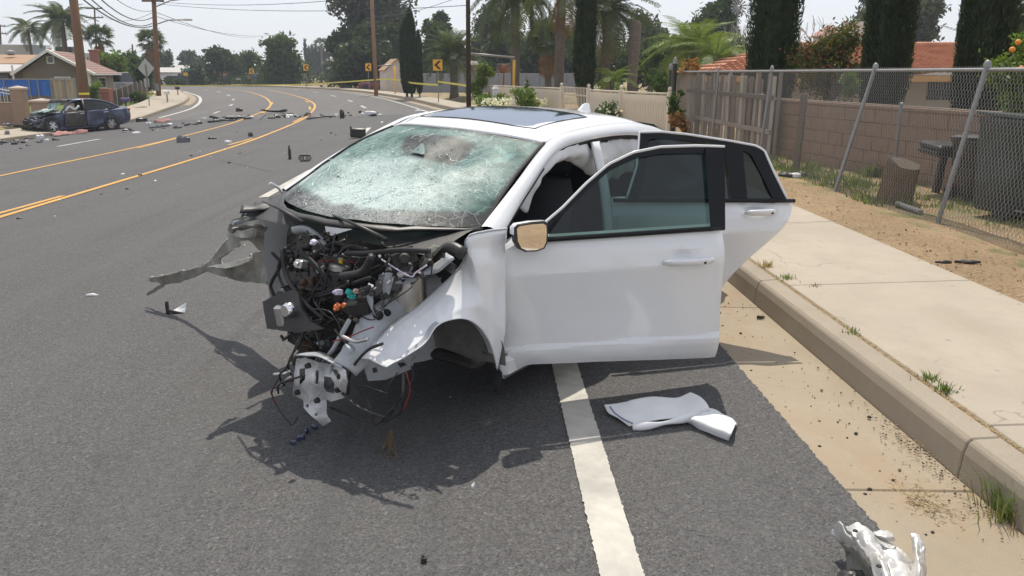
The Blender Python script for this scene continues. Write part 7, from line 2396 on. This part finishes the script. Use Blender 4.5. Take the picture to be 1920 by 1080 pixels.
MB().box((.2, 0, z), (.75, .02, .3)).build('name_plate', m_signg, t)
MB().box((-.1, 0, z - .55), (.55, .02, .4)).build('arrow_plate', m_signy, t)
# ---- mailboxes
def mailbox(px, pyt, pyb, lab, mat, wpx, pm=None):
    b = lz(px, pyb)
    h = Zp(pyt, b.y) - b.z
    t = empty('mailbox', lab, 'mailbox', b, .3)
    w = wpx * b.y / FPX
    MB().cbox((0, 0, h * .42), (.08, .08, h * .84), .01).build('post', pm or m_galv, t)
    prof = [(-.11, 0), (.11, 0), (.11, .12), (.08, .19), (0, .22), (-.08, .19), (-.11, .12)]
    MB().rings([[Vector((x, y * 1.0, z + h - .24)) for y, z in prof] for x in (-w / 2, w / 2)]).build('box', mat, t)
    MB().box((w * .3, -.13, h - .06), (.02, .02, .16)).build('flag', m_red, t)
mailbox(237, 182, 205, 'purple mailbox on a dark post behind the dark wreck', M_plain('purple_paint', (.10, .07, .22), .5), 15, m_metald)
mailbox(315, 169, 198, 'white mailbox on a thin post at the left pavement edge', m_trim, 10)
mailbox(334, 161, 180, 'black mailbox on a post nearest the bend', m_blackp, 8)
# ---- yellow barrier tape
def tape(pts, lab, w=.07):
    P = [W(*p) for p in pts]
    c = crom(P, 8)
    rows = [[p + Vector((0, 0, w / 2)), p - Vector((0, 0, w / 2)) + Vector((0, .02 * sin(i * 1.3), 0))] for i, p in enumerate(c)]
    o = MB().grid([[r[0] - P[0] for r in rows], [r[1] - P[0] for r in rows]]).build('barrier_tape', m_tape)
    o.location = P[0]
    return tag(o, lab, 'tape', 'yellow barrier tape')
tape([(240, 169, 62), (270, 173, 61), (293, 177, 60)], 'yellow tape from the brown fence to the second timber pole', .10)
tape([(293, 160, 108), (380, 160.5, 112), (470, 159.5, 112), (560, 158.5, 104), (640, 154, 84), (703, 149.5, 67)], 'long yellow tape across the far road up to the slim pole', .11)
tape([(704, 149, 67), (738, 149, 62), (770, 155, 56), (800, 158, 51), (821, 159, 48.7)], 'yellow tape sagging from the slim pole to the nearest arrow sign', .10)
tape([(821, 153, 48.7), (850, 157, 42), (877, 161, 36)], 'yellow tape from the nearest arrow sign to the dark utility pole', .09)

# ---- far buildings and walls
t = empty('white_shed', 'small whitewashed shed with a brown gable roof by the cypress pair', 'shed', base_at(733, 76))
OB = t.location.copy()
def qs(px, py, Y=76): return W(px, py, Y) - OB
zb = 0
p0, p1, p2 = qs(724, 137), qs(757, 137), qs(712, 137, 79)
zt1, zpk = qs(724, 131).z, qs(746, 111).z
m_wash = M_plain('whitewashed_boards', (.58, .52, .48), .85, 0, 3, .12, .4, 20, .01, dirt=(.45, .33, .2), dirt_amt=.4)
pkx = qs(745, 111)
MB().add([z3(p0, 0), z3(p1, 0), z3(p1, zt1), z3(pkx, zpk), z3(p0, zt1)], [(0, 1, 2, 3, 4)]).add([z3(p0, 0), z3(p2, 0), z3(p2, zt1), z3(p0, zt1)], [(0, 1, 2, 3)]).build('wall', m_wash, t)
bkv = p2 - p0
solid(MB().grid([[z3(p0, zt1 - .05) + Vector((-.15, -.15, 0)), z3(pkx, zpk) + Vector((0, -.15, .03))], [z3(p0 + bkv, zt1 - .05) + Vector((-.15, 0, 0)), z3(pkx + bkv, zpk + .03)]]).build('roof', m_brownroof, t), .06)
solid(MB().grid([[z3(p1, zt1 - .05) + Vector((.15, -.15, 0)), z3(pkx, zpk) + Vector((0, -.15, .03))], [z3(p1 + bkv, zt1 - .05) + Vector((.15, 0, 0)), z3(pkx + bkv, zpk + .03)]]).build('roof', m_brownroof, t), .06)
MB().add([z3(p1, 0), z3(p1 + bkv, 0), z3(p1 + bkv, zt1), z3(p1, zt1)], [(0, 1, 2, 3)]).build('side_wall', m_wash, t)
MB().box((qs(752, 0).x, bkv.y * .6, zpk + .05), (.4, .3, .5)).build('chimney', m_wash, t)
# grey panel wall across the lot
t = empty('grey_wall', 'long grey panel wall at the back of the dry lot', 'wall', (X_(900, 76), 76, .0))
OC = t.location.copy()
pn = MB().cbox((0, 0, .85), (1.20, .1, 1.70), .02).mesh('panel', M_plain('grey_panel', (.25, .25, .27), .85, 0, 2, .1))
x = X_(780, 76)
while x < X_(1105, 76):
    inst(pn, 'panel', t, (x + .6 - OC.x, 0, 0))
    x += 1.22
t = empty('salmon_house', 'low salmon coloured house behind the grey panel wall', 'house', (X_(910, 90), 90, 0))
xa, xb = X_(852, 90) - t.location.x, X_(985, 90) - t.location.x
MB().box(((xa + xb) / 2, 2, Zp(119, 90) / 2), (xb - xa, 5, Zp(119, 90))).build('wall', M_plain('salmon_stucco', (.46, .28, .21), .9), t)
MB().grid([[(xa - .4, -.9, Zp(121, 90)), (xb + .4, -.9, Zp(121, 90))], [(xa - .4, 2, Zp(113, 90)), (xb + .4, 2, Zp(113, 90))]]).build('roof', m_greyroof, t)
t = empty('pale_far_house', 'far pale house with a grey roof left of the dark round tree', 'house', (X_(318, 135), 135, 0))
xa, xb = X_(288, 135) - t.location.x, X_(338, 135) - t.location.x
MB().box(((xa + xb) / 2, 2, Zp(137, 135) / 2), (xb - xa, 5, Zp(137, 135))).build('wall', m_trim, t)
solid(MB().grid([[(xa - .5, -1, Zp(136, 135)), (xb + .5, -1, Zp(136, 135))], [(xa, 3, Zp(127, 135)), (xb - 1, 3, Zp(127, 135))]]).build('roof', m_greyroof, t), .1)
t = empty('far_roof_house', 'second far house with a low grey roof above the pale one', 'house', (X_(345, 160), 160, 0))
MB().box((0, 2, Zp(128, 160) / 2), (4.4, 4, Zp(128, 160))).build('wall', m_trim, t)
MB().grid([[(-3, -.5, Zp(129, 160)), (3, -.5, Zp(129, 160))], [(-2, 2.5, Zp(122, 160)), (2, 2.5, Zp(122, 160))]]).build('roof', m_greyroof, t)
t = empty('far_wire_fence', 'low dark wire fence along the far side of the bend', 'fence', (X_(430, 119), 119, .05))
xa, xb = X_(292, 119) - t.location.x, X_(612, 119) - t.location.x
n = int((xb - xa) / 2.2)
pst = MB().tube([(0, 0, 0), (0, 0, 1.0)], .035, 5).mesh('post', m_metald)
for k in range(n + 1): inst(pst, 'post', t, (xa + (xb - xa) * k / n, 0, 0))
for z in (.35, .65, .98): MB().tube([(xa, 0, z), (xb, 0, z)], .018, 4).build('rail', m_metald, t)
tree_px('hedge', 'dark low hedge behind the far wire fence', 345, 143, 612, 159, 124, 5200, L_dark, 140, 16, .2, False, None, 'hedge', .16, .3, .8)

# ---- parked and waiting vehicles far off
def far_car(label, px, Y, rzv, mat, kind='suv', z=None, amber=False):
    b = base_at(px, Y) if z is None else Vector((X_(px, Y), Y, z))
    t = empty('parked_car', label, 'car', b, rzv)
    h1, h2 = (.95, 1.7) if kind == 'suv' else (.85, 1.42)
    stt = [(.75, .7, .3, .65, .7), (.5, .85, .25, h1 - .12, h1 - .06), (-.4, .88, .22, h1 - .05, h1), (-1.6, .9, .22, h1, h1 + .03), (-3.0, .9, .24, h1, h1 + .05), (-3.5, .85, .3, h1, h1 + .04), (-3.62, .75, .4, h1 - .1, h1 - .05)]
    o = car_lower(stt); o.build('body', mat, t, True, 40)
    back = -3.45 if kind == 'suv' else -3.0
    g = MB().rings([[Vector((x, s * w, z)) for x, s in ((-.45 - .7 * f, -1), (-.45 - .7 * f, 1), (back + .35 * f, 1), (back + .35 * f, -1))] for f, w, z in ((0, .80, h1), (1, .62, h2 - .05))])
    g.build('windows', m_glassd, t)
    MB().cbox(((-1.15 + back + .35) / 2, 0, h2 - .03), (abs(back + .35 + 1.15) + .1, 1.28, .07), .03).build('roof', mat, t)
    for x in (0, -2.75):
        for s in (-1, 1):
            MB().lathe([(0, -.1), (.33, -.1), (.33, .1), (0, .1)], (x, s * .78, .33), 14, 'Y').build('wheel', m_rubber, t, True, 40)
    for s in (-1, 1): MB().box((-3.6, s * .62, h1 - .12), (.1, .2, .22)).build('tail_light', m_red, t)
    if amber: MB().cbox((-1.5, 0, h2 + .06), (.3, 1.0, .12), .02).build('light_bar', m_signy, t)
    return t
m_silver = M_plain('silver_paint', (.42, .44, .47), .3, .5, 3, .04, coat=.5)
m_cred = M_plain('dark_red_paint', (.14, .012, .02), .3, 0, 3, .05, coat=.5)
far_car('silver grey estate car parked in the drive behind the brown fence, seen from the back', 244, 70, radians(78), m_silver)
far_car('dark red car parked beside the white shed', 686, 86, radians(182), m_cred, 'sedan')
far_car('white pickup stopped beyond the tape, right of the stop sign', 441, 126, radians(200), m_paint)
far_car('dark police car with an amber light bar beyond the left mailboxes', 331, 124, radians(150), m_blackp, 'suv', None, True)
far_car('white car behind the police car at the far bend', 306, 130, radians(165), m_paint, 'sedan')
far_car('silver car beyond the tape right of the police car', 357, 128, radians(185), m_silver, 'sedan')
far_car('distant white car behind the far wire fence by the slim pole', 520, 140, radians(180), m_paint, 'sedan')

# ---- bystanders at the tape: one continuous skinned figure each
def person(label, px, Y, shirt, trousers, seed):
    rnd = random.Random(seed)
    b = base_at(px, Y)
    t = empty('person', label, 'person', b, rnd.uniform(-.6, .6))
    J = [(0, 0, .95), (0, .01, 1.18), (0, .0, 1.42), (0, -.01, 1.52), (0, -.03, 1.62), (0, -.02, 1.74), (.17, 0, 1.40), (.24, .02, 1.13), (.22, -.12, .92), (-.17, 0, 1.40), (-.25, .03, 1.13), (-.20, -.10, .93), (.10, 0, .90), (.11, -.02, .50), (.12, .02, .08), (.13, -.12, .03), (-.10, 0, .90), (-.12, .01, .50), (-.13, .03, .08), (-.14, -.11, .03)]
    E_ = [(0, 1), (1, 2), (2, 3), (3, 4), (4, 5), (2, 6), (6, 7), (7, 8), (2, 9), (9, 10), (10, 11), (0, 12), (12, 13), (13, 14), (14, 15), (0, 16), (16, 17), (17, 18), (18, 19)]
    R_ = [.15, .14, .15, .055, .095, .085, .065, .048, .036, .065, .048, .036, .09, .062, .042, .04, .09, .062, .042, .04]
    me = bpy.data.meshes.new('body')
    me.from_pydata(J, E_, [])
    for m_ in (shirt, trousers, M_skin): me.materials.append(m_)
    o = link(bpy.data.objects.new('body', me), t)
    sk_ = o.modifiers.new('skin', 'SKIN')
    for v, r in zip(me.skin_vertices[0].data, R_): v.radius = (r, r * .85)
    me.skin_vertices[0].data[0].use_root = True
    o.modifiers.new('smooth', 'SUBSURF').levels = 1
    dg = bpy.context.evaluated_depsgraph_get()
    m2 = bpy.data.meshes.new_from_object(o.evaluated_get(dg))
    o.modifiers.clear()
    for p in m2.polygons:
        p.material_index = 2 if p.center.z > 1.5 or (abs(p.center.x) > .17 and p.center.z < 1.0 and p.center.z > .8) else (0 if p.center.z > .93 else 1)
        p.use_smooth = True
    m2.name = 'body'
    o.data = m2
    MB().lathe([(.10, 0), (.105, .05), (.07, .11), (0, .125)], (0, 0, 1.69), 10).build('hair', m_metald, t, True)
M_skin = M_plain('skin', (.42, .25, .18), .6)
person('bystander in dark clothes left of the stop sign', 413, 117, m_metald, m_metald, 1)
person('second bystander in dark clothes directly below the stop sign', 424, 117, m_darkblue, m_metald, 2)
person('bystander in a pink shirt near the smallest arrow sign', 466, 116, M_plain('pink_shirt', (.45, .2, .18), .8), m_metald, 3)
person('bystander in a blue shirt right of the smallest arrow sign', 478, 117, M_plain('blue_shirt', (.15, .2, .4), .8), M_plain('pale_trousers', (.4, .38, .36), .8), 4)
# ================================================================== CLOTH, WRECKAGE AND SMALL DEBRIS
def gp(px, py, h=0.0):
    p = at(px, py)
    if p.x > 1.45: p = onz(px, py, .06)
    q = CAM + (p - CAM) * ((CAM.z - p.z - h) / (CAM.z - p.z))
    return q
# ---- white airbag cloth on the shoulder
cl = empty('white_cloth', 'crumpled white airbag cloth lying on the shoulder right of the edge line', 'cloth', gp(1250, 780))
OC_ = cl.location.copy()
def cp(px, py, h=0.0): return gp(px, py, h) - OC_
rows = patch([[cp(1133, 760, .03), cp(1172, 754, .03), cp(1188, 749, .05), cp(1222, 745, .05), cp(1262, 747, .05), cp(1296, 735, .10)],
              [cp(1141, 772, .03), cp(1180, 766, .035), cp(1205, 762, .045), cp(1235, 760, .05), cp(1275, 758, .045), cp(1316, 746, .10)],
              [cp(1160, 786, .02), cp(1188, 780, .03), cp(1214, 776, .035), cp(1245, 773, .04), cp(1285, 770, .04), cp(1328, 762, .08)],
              [cp(1180, 800, .01), cp(1202, 794, .02), cp(1230, 789, .03), cp(1262, 785, .035), cp(1295, 779, .035), cp(1331, 771, .05)]], 8, 7)
sheet_ = MB().grid(sheet(rows, .008, 10, 3)).build('sheet', m_cloth, cl, True)
solid(sheet_, .006)
roll = MB()
pts = crom([cp(1186, 801, .02), cp(1225, 797, .025), cp(1262, 790, .03), cp(1300, 781, .035), cp(1330, 773, .04)], 6)
roll.tube(pts, [.016 + .006 * sin(i * .5) for i in range(len(pts))], 9, flat=.8)
roll.build('rolled_hem', m_cloth, cl, True)
rows = patch([[cp(1290, 792, .012), cp(1312, 803, .012), cp(1342, 817, .012), cp(1367, 826, .012)], [cp(1296, 784, .055), cp(1322, 792, .055), cp(1350, 806, .05), cp(1372, 815, .05)], [cp(1318, 772, .05), cp(1342, 780, .055), cp(1362, 790, .06), cp(1378, 800, .055)], [cp(1330, 766, .01), cp(1356, 776, .012), cp(1374, 787, .03), cp(1382, 796, .012)]], 7, 7)
solid(MB().grid(sheet(rows, .008, 12, 6)).build('folded_end', m_cloth, cl, True), .006)
pts = [cp(1144, 762, .036), cp(1152, 773, .034), cp(1168, 785, .03), cp(1186, 794, .032)]
MB().tube(crom(pts, 5), .004, 5).build('blue_seam', M_plain('blue_thread', (.25, .28, .42), .8), cl, True)
# ---- crumpled aluminium beam at the bottom edge
m_alu = M_plain('crumpled_aluminium', (.70, .70, .69), .5, .5, 9, .22, .15, 60, .003, dirt=(.40, .34, .27), dirt_amt=.5)
am_ = empty('aluminium_beam', 'crumpled bare aluminium beam lying where the asphalt meets the gutter', 'car part', gp(1645, 1040))
OA_ = am_.location.copy()
def ap_(px, py, h=0.0): return gp(px, py, h) - OA_
def crump(rows, nm, amp, seed, th=.005, mat=m_alu, k=6):
    g_ = patch(rows, 9, 9)
    out = []
    for r in g_:
        q = []
        for p in r:
            f1, f2 = abs(nz(p, 17, seed)), abs(nz(p, 38, seed + 4))
            q.append(p + Vector((nz(p, 12, seed + 1) * amp * .8, nz(p, 12, seed + 2) * amp * .8, (f1 * 2.4 + f2 * .9 - .6) * amp)))
        out.append(q)
    o = MB().grid(out).build(nm, mat, am_, True, 16)
    return solid(o, th * .6)
crump([[ap_(1588, 988, .12), ap_(1600, 983, .14), ap_(1612, 983, .14)], [ap_(1600, 1008, .13), ap_(1622, 1006, .15), ap_(1634, 1004, .13)], [ap_(1618, 1035, .12), ap_(1640, 1030, .15), ap_(1656, 1040, .13)], [ap_(1634, 1068, .12), ap_(1652, 1060, .16), ap_(1668, 1074, .14)], [ap_(1645, 1110, .12), ap_(1665, 1105, .14), ap_(1680, 1105, .12)]], 'beam_face', .010, 3)
crump([[ap_(1612, 985, .13), ap_(1630, 998, .10), ap_(1640, 1004, .10)], [ap_(1634, 1004, .12), ap_(1650, 1016, .08), ap_(1672, 1018, .09)], [ap_(1650, 1036, .12), ap_(1676, 1034, .09), ap_(1692, 1034, .08)], [ap_(1668, 1070, .12), ap_(1695, 1060, .10), ap_(1712, 1056, .07)], [ap_(1680, 1105, .12), ap_(1710, 1095, .08), ap_(1730, 1090, .05)]], 'beam_web', .010, 7)
crump([[ap_(1636, 998, .12), ap_(1655, 998, .13), ap_(1673, 999, .13)], [ap_(1644, 1006, .14), ap_(1662, 1008, .15), ap_(1676, 1006, .14)], [ap_(1650, 1010, .12), ap_(1664, 1016, .12), ap_(1678, 1012, .10)]], 'rolled_lip', .006, 4)
crump([[ap_(1706, 1004, .12), ap_(1716, 1001, .13), ap_(1727, 1006, .12)], [ap_(1708, 1024, .11), ap_(1718, 1022, .14), ap_(1732, 1030, .10)], [ap_(1714, 1052, .10), ap_(1722, 1048, .14), ap_(1735, 1050, .09)], [ap_(1708, 1072, .09), ap_(1722, 1074, .13), ap_(1735, 1080, .07)], [ap_(1706, 1105, .07), ap_(1722, 1105, .10), ap_(1734, 1105, .05)]], 'torn_fin', .012, 9)
crump([[ap_(1556, 1000, .08), ap_(1566, 990, .11), ap_(1580, 990, .13)], [ap_(1560, 1008, .07), ap_(1575, 1006, .09), ap_(1596, 1010, .12)], [ap_(1574, 1018, .05), ap_(1590, 1022, .07), ap_(1606, 1026, .10)]], 'torn_lip', .014, 11)
crump([[ap_(1574, 1020, .06), ap_(1592, 1026, .07), ap_(1612, 1034, .10)], [ap_(1586, 1042, .02), ap_(1602, 1048, .04), ap_(1624, 1056, .08)], [ap_(1590, 1075, .01), ap_(1612, 1080, .02), ap_(1640, 1090, .05)]], 'underside', .014, 13, .005, m_torn)
for px, py, h in ((1604, 996, .155), (1648, 1062, .17)):
    MB().lathe([(0, .004), (.008, .004), (.009, 0)], ap_(px, py, h), 10).build('bolt_hole', m_dark, am_)
crump([[ap_(1570, 1075, .02), ap_(1600, 1070, .03), ap_(1640, 1078, .04)], [ap_(1562, 1100, .01), ap_(1600, 1100, .03), ap_(1640, 1105, .03)]], 'black_backing', .01, 15, .006, m_blackp)

# ---- fragments
def shard(name, label, p, size, mat, seed, h=.02, aspect=.6, group=None, rz=None, cat='debris', bend=.35, k=6, jag=.45):
    rnd = random.Random(seed)
    a0 = rnd.uniform(0, 6.28) if rz is None else rz
    n = rnd.randint(k, k + 4)
    outer = []
    for i in range(n):
        a = 2 * pi * i / n
        r = 1 - jag * rnd.random()
        outer.append(Vector((cos(a) * r * size * .5, sin(a) * r * size * .5 * aspect, 0)))
    R = Matrix.Rotation(a0, 3, 'Z')
    def bz(v): return Vector((v.x, v.y, h * .3 + bend * h * (abs(v.x) / size * 2) ** 1.5 + h * .5 * nz(v, 3 / size, seed)))
    top = [R @ (bz(v) + Vector((0, 0, h))) for v in outer]
    mid = [R @ (bz(v * .55) + Vector((0, 0, h * (1.3 + .5 * rnd.random())))) for v in outer]
    bot = [R @ (v + Vector((0, 0, .001))) for v in outer]
    c = R @ Vector((0, 0, h * 1.5))
    V = bot + top + mid + [c]
    F = [(i, (i + 1) % n, n + (i + 1) % n, n + i) for i in range(n)] + [(n + i, n + (i + 1) % n, 2 * n + (i + 1) % n, 2 * n + i) for i in range(n)] + [(2 * n + i, 2 * n + (i + 1) % n, 3 * n) for i in range(n)]
    o = MB().add(V, F).build(name, mat, None)
    o.location = p
    return tag(o, label, cat, group)
m_frag_w = M_plain('white_fragment', (.68, .68, .68), .4, 0, 12, .1, coat=.2)
m_frag_g = M_plain('grey_fragment', (.16, .16, .17), .5, .2, 12, .3)
m_pinkrag = M_plain('pink_rag', (.40, .20, .18), .85, 0, 8, .15)
# curved black bumper strip
o = MB()
pts = [gp(x, y, h) for x, y, h in ((489, 206, .32), (496, 207, .18), (506, 208.5, .08), (518, 209, .05), (528, 208.5, .06), (535, 207, .12), (539, 206, .20))]
c0 = pts[3].copy()
o.tube([p - c0 for p in crom(pts, 4)], [.03, .045] + [.06] * 13 + [.07, .075, .08, .085, .085, .08, .07, .05, .035, .02], 6, flat=.45)
o = o.build('bumper_strip', m_blackp, None, True, 50); o.location = c0
tag(o, 'long curved black bumper strip lying in the turn lane', 'car part')
S = [((345, 267), .55, m_frag_g, .10, .6, 'rounded grey bumper corner lying between the two yellow lines', 'car part'), ((543, 299), .15, m_blackp, .15, .4, 'upright black bracket left of the coil spring', 'car part'),
     ((641, 222), .34, m_blackp, .20, .6, 'black cone shaped piece standing right of the centre lines', 'car part'), ((697, 216), .8, m_frag_w, .10, .4, 'white and black bent panel piece far right in the debris band', 'car part'),
     ((785, 212), .5, m_frag_w, .08, .5, 'small white panel chip near the right edge line far off', 'debris'), ((717, 233), .25, m_frag_w, .05, .7, 'white chip just left of the car roof', 'debris'),
     ((428, 269), .45, m_frag_w, .05, .4, 'pale strip beside the broken yellow line', 'debris'), ((470, 256), .5, m_blackp, .08, .3, 'dark curved scrap lying on the yellow line', 'debris'),
     ((449, 209), .5, m_blackp, .10, .6, 'black lump left of the curved bumper strip', 'debris'), ((265, 228), .75, m_blackp, .11, .5, 'black lump on the road right of the dark wreck', 'debris'),
     ((398, 261), .35, m_blackp, .03, .3, 'thin dark strip right of the grey bumper corner', 'debris')]
for k, ((px, py), s, m_, h, asp, lab, cat) in enumerate(S):
    shard('car_fragment', lab, gp(px, py), s, m_, 40 + k, h, asp, None, None, cat)
# black box piece
p = gp(671, 259)
t = MB().cbox((0, 0, .16), (.46, .22, .28), .03).cbox((-.21, 0, .30), (.05, .2, .1), .02)
o = t.build('black_box_part', m_blackp, None, True, 40); o.location = p; o.rotation_euler = (0, .05, .2)
tag(o, 'black box shaped part on the road beside the windshield pillar', 'car part')
# coil
p = gp(572, 303)
t = empty('coil_part', 'black ribbed ring lying on the road left of the white car', 'car part', p)
for k in range(4):
    f = (k - 1.5) * .034
    pts = [Vector((f + .085 * cos(a), .02 * sin(a * 2), .075 + .075 * sin(a))) for a in [2 * pi * i / 22 for i in range(23)]]
    MB().tube(pts, .010, 6, False).build('ring', m_blackp, t, True)
# foreground pieces
o = MB().tube([(-.05, 0, .012), (0, .005, .016), (.05, 0, .010)], [.012, .016, .010], 7, flat=.5).build('white_clip', m_frag_w, None, True); o.location = gp(173, 556)
tag(o, 'small white plastic clip on the open lane at left', 'debris')
p = gp(328, 588)
t = empty('broken_bracket', 'black and white broken bracket lying in the lane below the torn fender', 'car part', p)
MB().cbox((-.055, .0, .05), (.022, .03, .10), .004).cbox((0, 0, .02), (.12, .05, .02), .004, Matrix.Rotation(.2, 3, 'Y')).build('black_arm', m_blackp, t)
solid(MB().grid(sheet([[Vector((.0 + .03 * j, -.02 + .02 * i, .03 + .012 * j * (i - .5))) for j in range(4)] for i in range(3)], .008, 20)).build('white_tab', m_frag_w, t), .003)
shard('white_shard', 'thin white shard on the asphalt in front of the wreck', gp(887, 916), .035, m_frag_w, 61, .012, .4, None, 1.2)
shard('black_scrap', 'tiny black scrap at the bottom middle edge', gp(794, 1056), .03, m_blackp, 62, .015, .7)
for k, (px, py, s, lab) in enumerate(((1815, 493, .24, 'long black rubber scrap across the pavement edge'), (1768, 494, .14, 'smaller black scrap left of the long rubber scrap'), (1425, 598, .06, 'black scrap in the gutter under the rear door'))):
    z = .25 if k < 2 else .06
    shard('rubber_scrap', lab, onz(px, py, z), s, m_blackp, 63 + k, .012, .28, None, -.15)
p = onz(1488, 332, .27)
for k, (dx, dy, m_, lab, s) in enumerate(((0, 0, m_frag_w, 'flattened white panel scrap by the split timber post', .3), (-.1, .06, m_blackp, 'dark scrap under the flattened white panel by the fence', .28), (.18, .1, m_frag_g, 'grey scrap right of the flattened white panel by the fence', .16))):
    shard('panel_scrap', lab, p + Vector((dx, dy, 0)), s, m_, 70 + k, .03, .5)
# twigs and the frayed end hanging in front of the wreck
o = MB()
rnd = random.Random(9)
for k in range(9):
    o.tube([Vector((0, 0, .10)), Vector((rnd.uniform(-.02, .03), rnd.uniform(-.06, 0), .05)), Vector((rnd.uniform(-.04, .06), rnd.uniform(-.12, -.04), .004))], .0025, 4)
o.tube([(0, 0, .10), (-.03, .02, .03), (-.05, .0, .003)], .010, 6)
o = o.build('frayed_cable', M_plain('frayed_brown_cable', (.13, .09, .05), .8), None); o.location = gp(736, 845)
tag(o, 'frayed brown cable end standing on the asphalt in the shadow', 'cable')
for k, (px, py, s) in enumerate(((575, 812, .05), (590, 806, .04), (565, 825, .06), (550, 835, .035))):
    shard('blue_fragment', 'dark blue fragment in the shadow below the radiator support', gp(px, py), s, m_darkblue, 80 + k, .015, .5, 'dark blue fragments in the shadow')
# pale rags and scraps around the dark wreck
for k, (px0, py0, px1, py1, lab) in enumerate(((97, 257, 135, 252, 'pink rag under the front wheel of the dark wreck'), (135, 252, 165, 250, 'crumpled pink rag beside the dark wreck'), (290, 231, 318, 228, 'pink and white rag in the lane right of the dark wreck'))):
    a, b = gp(px0, py0), gp(px1, py1)
    d = b - a
    nn = Vector((-d.y, d.x, 0)).normalized()
    rows = patch([[a + nn * .1, (a + b) / 2 + nn * .15 + Vector((0, 0, .06)), b + nn * .1], [a + Vector((0, 0, .08)), (a + b) / 2 + Vector((0, 0, .14)), b + Vector((0, 0, .1))], [a - nn * .1, (a + b) / 2 - nn * .15, b - nn * .1]], 6, 6)
    o = MB().grid([[q - a for q in r] for r in sheet(rows, .05, 4, k)]).build('rag', m_pinkrag, None, True)
    o.location = a + Vector((0, 0, .04))
    tag(solid(o, .01), lab, 'rag')
for k, (px, py, s, lab) in enumerate(((17, 263, .55, 'white crumpled paper at the left edge of the road'), (54, 258, .35, 'upright white scrap at the kerb by the dark wreck'), (75, 260, .5, 'pale strip in front of the dark wreck'), (280, 235, .45, 'white flat scrap beside the black lump'), (12, 237, .6, 'dark scrap on the driveway at the far left'), (28, 236, .5, 'second dark scrap on the driveway'), (14, 252, .4, 'brown scrap on the driveway near the kerb'))):
    p = gp(px, py)
    if py < 255 and px < 60: p = onz(px, py, -.66)
    shard('scrap', lab, p, s, m_frag_w if 'white' in lab or 'pale' in lab else m_frag_g, 90 + k, .08, .5)
# the band of fine wreckage
rnd = random.Random(77)
def band(n, x0, y0, x1, y1, sp, smin, smax, label, group, mats):
    for k in range(n):
        f = rnd.random()
        px = x0 + (x1 - x0) * f
        py = y0 + (y1 - y0) * f + rnd.gauss(0, sp)
        p = at(px, py)
        sz = rnd.uniform(smin, smax)
        shard('fragment', label, p, sz, rnd.choice(mats), rnd.randint(0, 9999), min(.06, sz * rnd.uniform(.06, .22)), rnd.uniform(.25, .7), group)
BK = [m_blackp, m_blackp, m_frag_g, m_blackp, m_frag_w]
band(34, 395, 227, 470, 221, 2.0, .2, .8, 'small dark fragment in the thick pile on the left yellow line', 'fragments piled on the left yellow line', BK)
band(26, 500, 221, 585, 218, 2.2, .15, .6, 'small fragment in the pile left of the right yellow line', 'fragments by the right yellow line', BK)
band(22, 590, 219, 720, 213, 2.0, .12, .45, 'small fragment on the lane beyond the white car', 'fragments on the lane beyond the white car', BK)
band(26, 225, 248, 400, 229, 4, .12, .5, 'small fragment trailing right of the dark wreck', 'fragments trailing from the dark wreck', BK)
band(24, 0, 272, 110, 262, 4, .12, .4, 'small fragment along the left kerb', 'fragments along the left kerb', BK)
band(26, 330, 310, 690, 225, 20, .03, .11, 'tiny fragment scattered on the near lanes', 'tiny fragments on the near lanes', [m_blackp, m_frag_w, m_frag_w, m_frag_g])
band(26, 560, 640, 1040, 730, 40, .008, .022, 'tiny glass crumb on the asphalt around the wreck', 'glass crumbs around the wreck', [m_frag_w, m_frag_g])
band(10, 20, 400, 330, 330, 10, .05, .14, 'tiny fragment near the right yellow line', 'tiny fragments near the right yellow line', BK)
# long pale strips in the pile
for k, (x0, y0, x1, y1) in enumerate(((397, 228, 440, 226), (345, 235, 372, 233), (405, 226, 455, 221), (575, 223, 630, 218))):
    a, b = gp(x0, y0, .05), gp(x1, y1, .05)
    o = MB().tube([a - a, (b - a) * .5 + Vector((0, 0, .05)), b - a], [.05, .06, .03], 5, flat=.5).build('trim_strip', m_blackp, None, True)
    o.location = a
    tag(o, ('long black trim strip in the pile on the left yellow line', 'short black trim strip left of the pile', 'second black trim strip on top of the pile', 'black trim strip crossing the right yellow line')[k], 'car part')
# ================================================================== the hazy summer air
hb = MB().box((0, 230, 14.0), (620, 600, 34)).build('haze', None)
hb.data.materials.clear()
t = NT('air_haze')
pv = t.n('VolumePrincipled', {'Color': (.80, .87, .97, 1), 'Density': .0007, 'Anisotropy': .2})
t.l(pv.outputs[0], t.out.inputs['Volume'])
hb.data.materials.append(t.m)
tag(hb, kind='stuff')
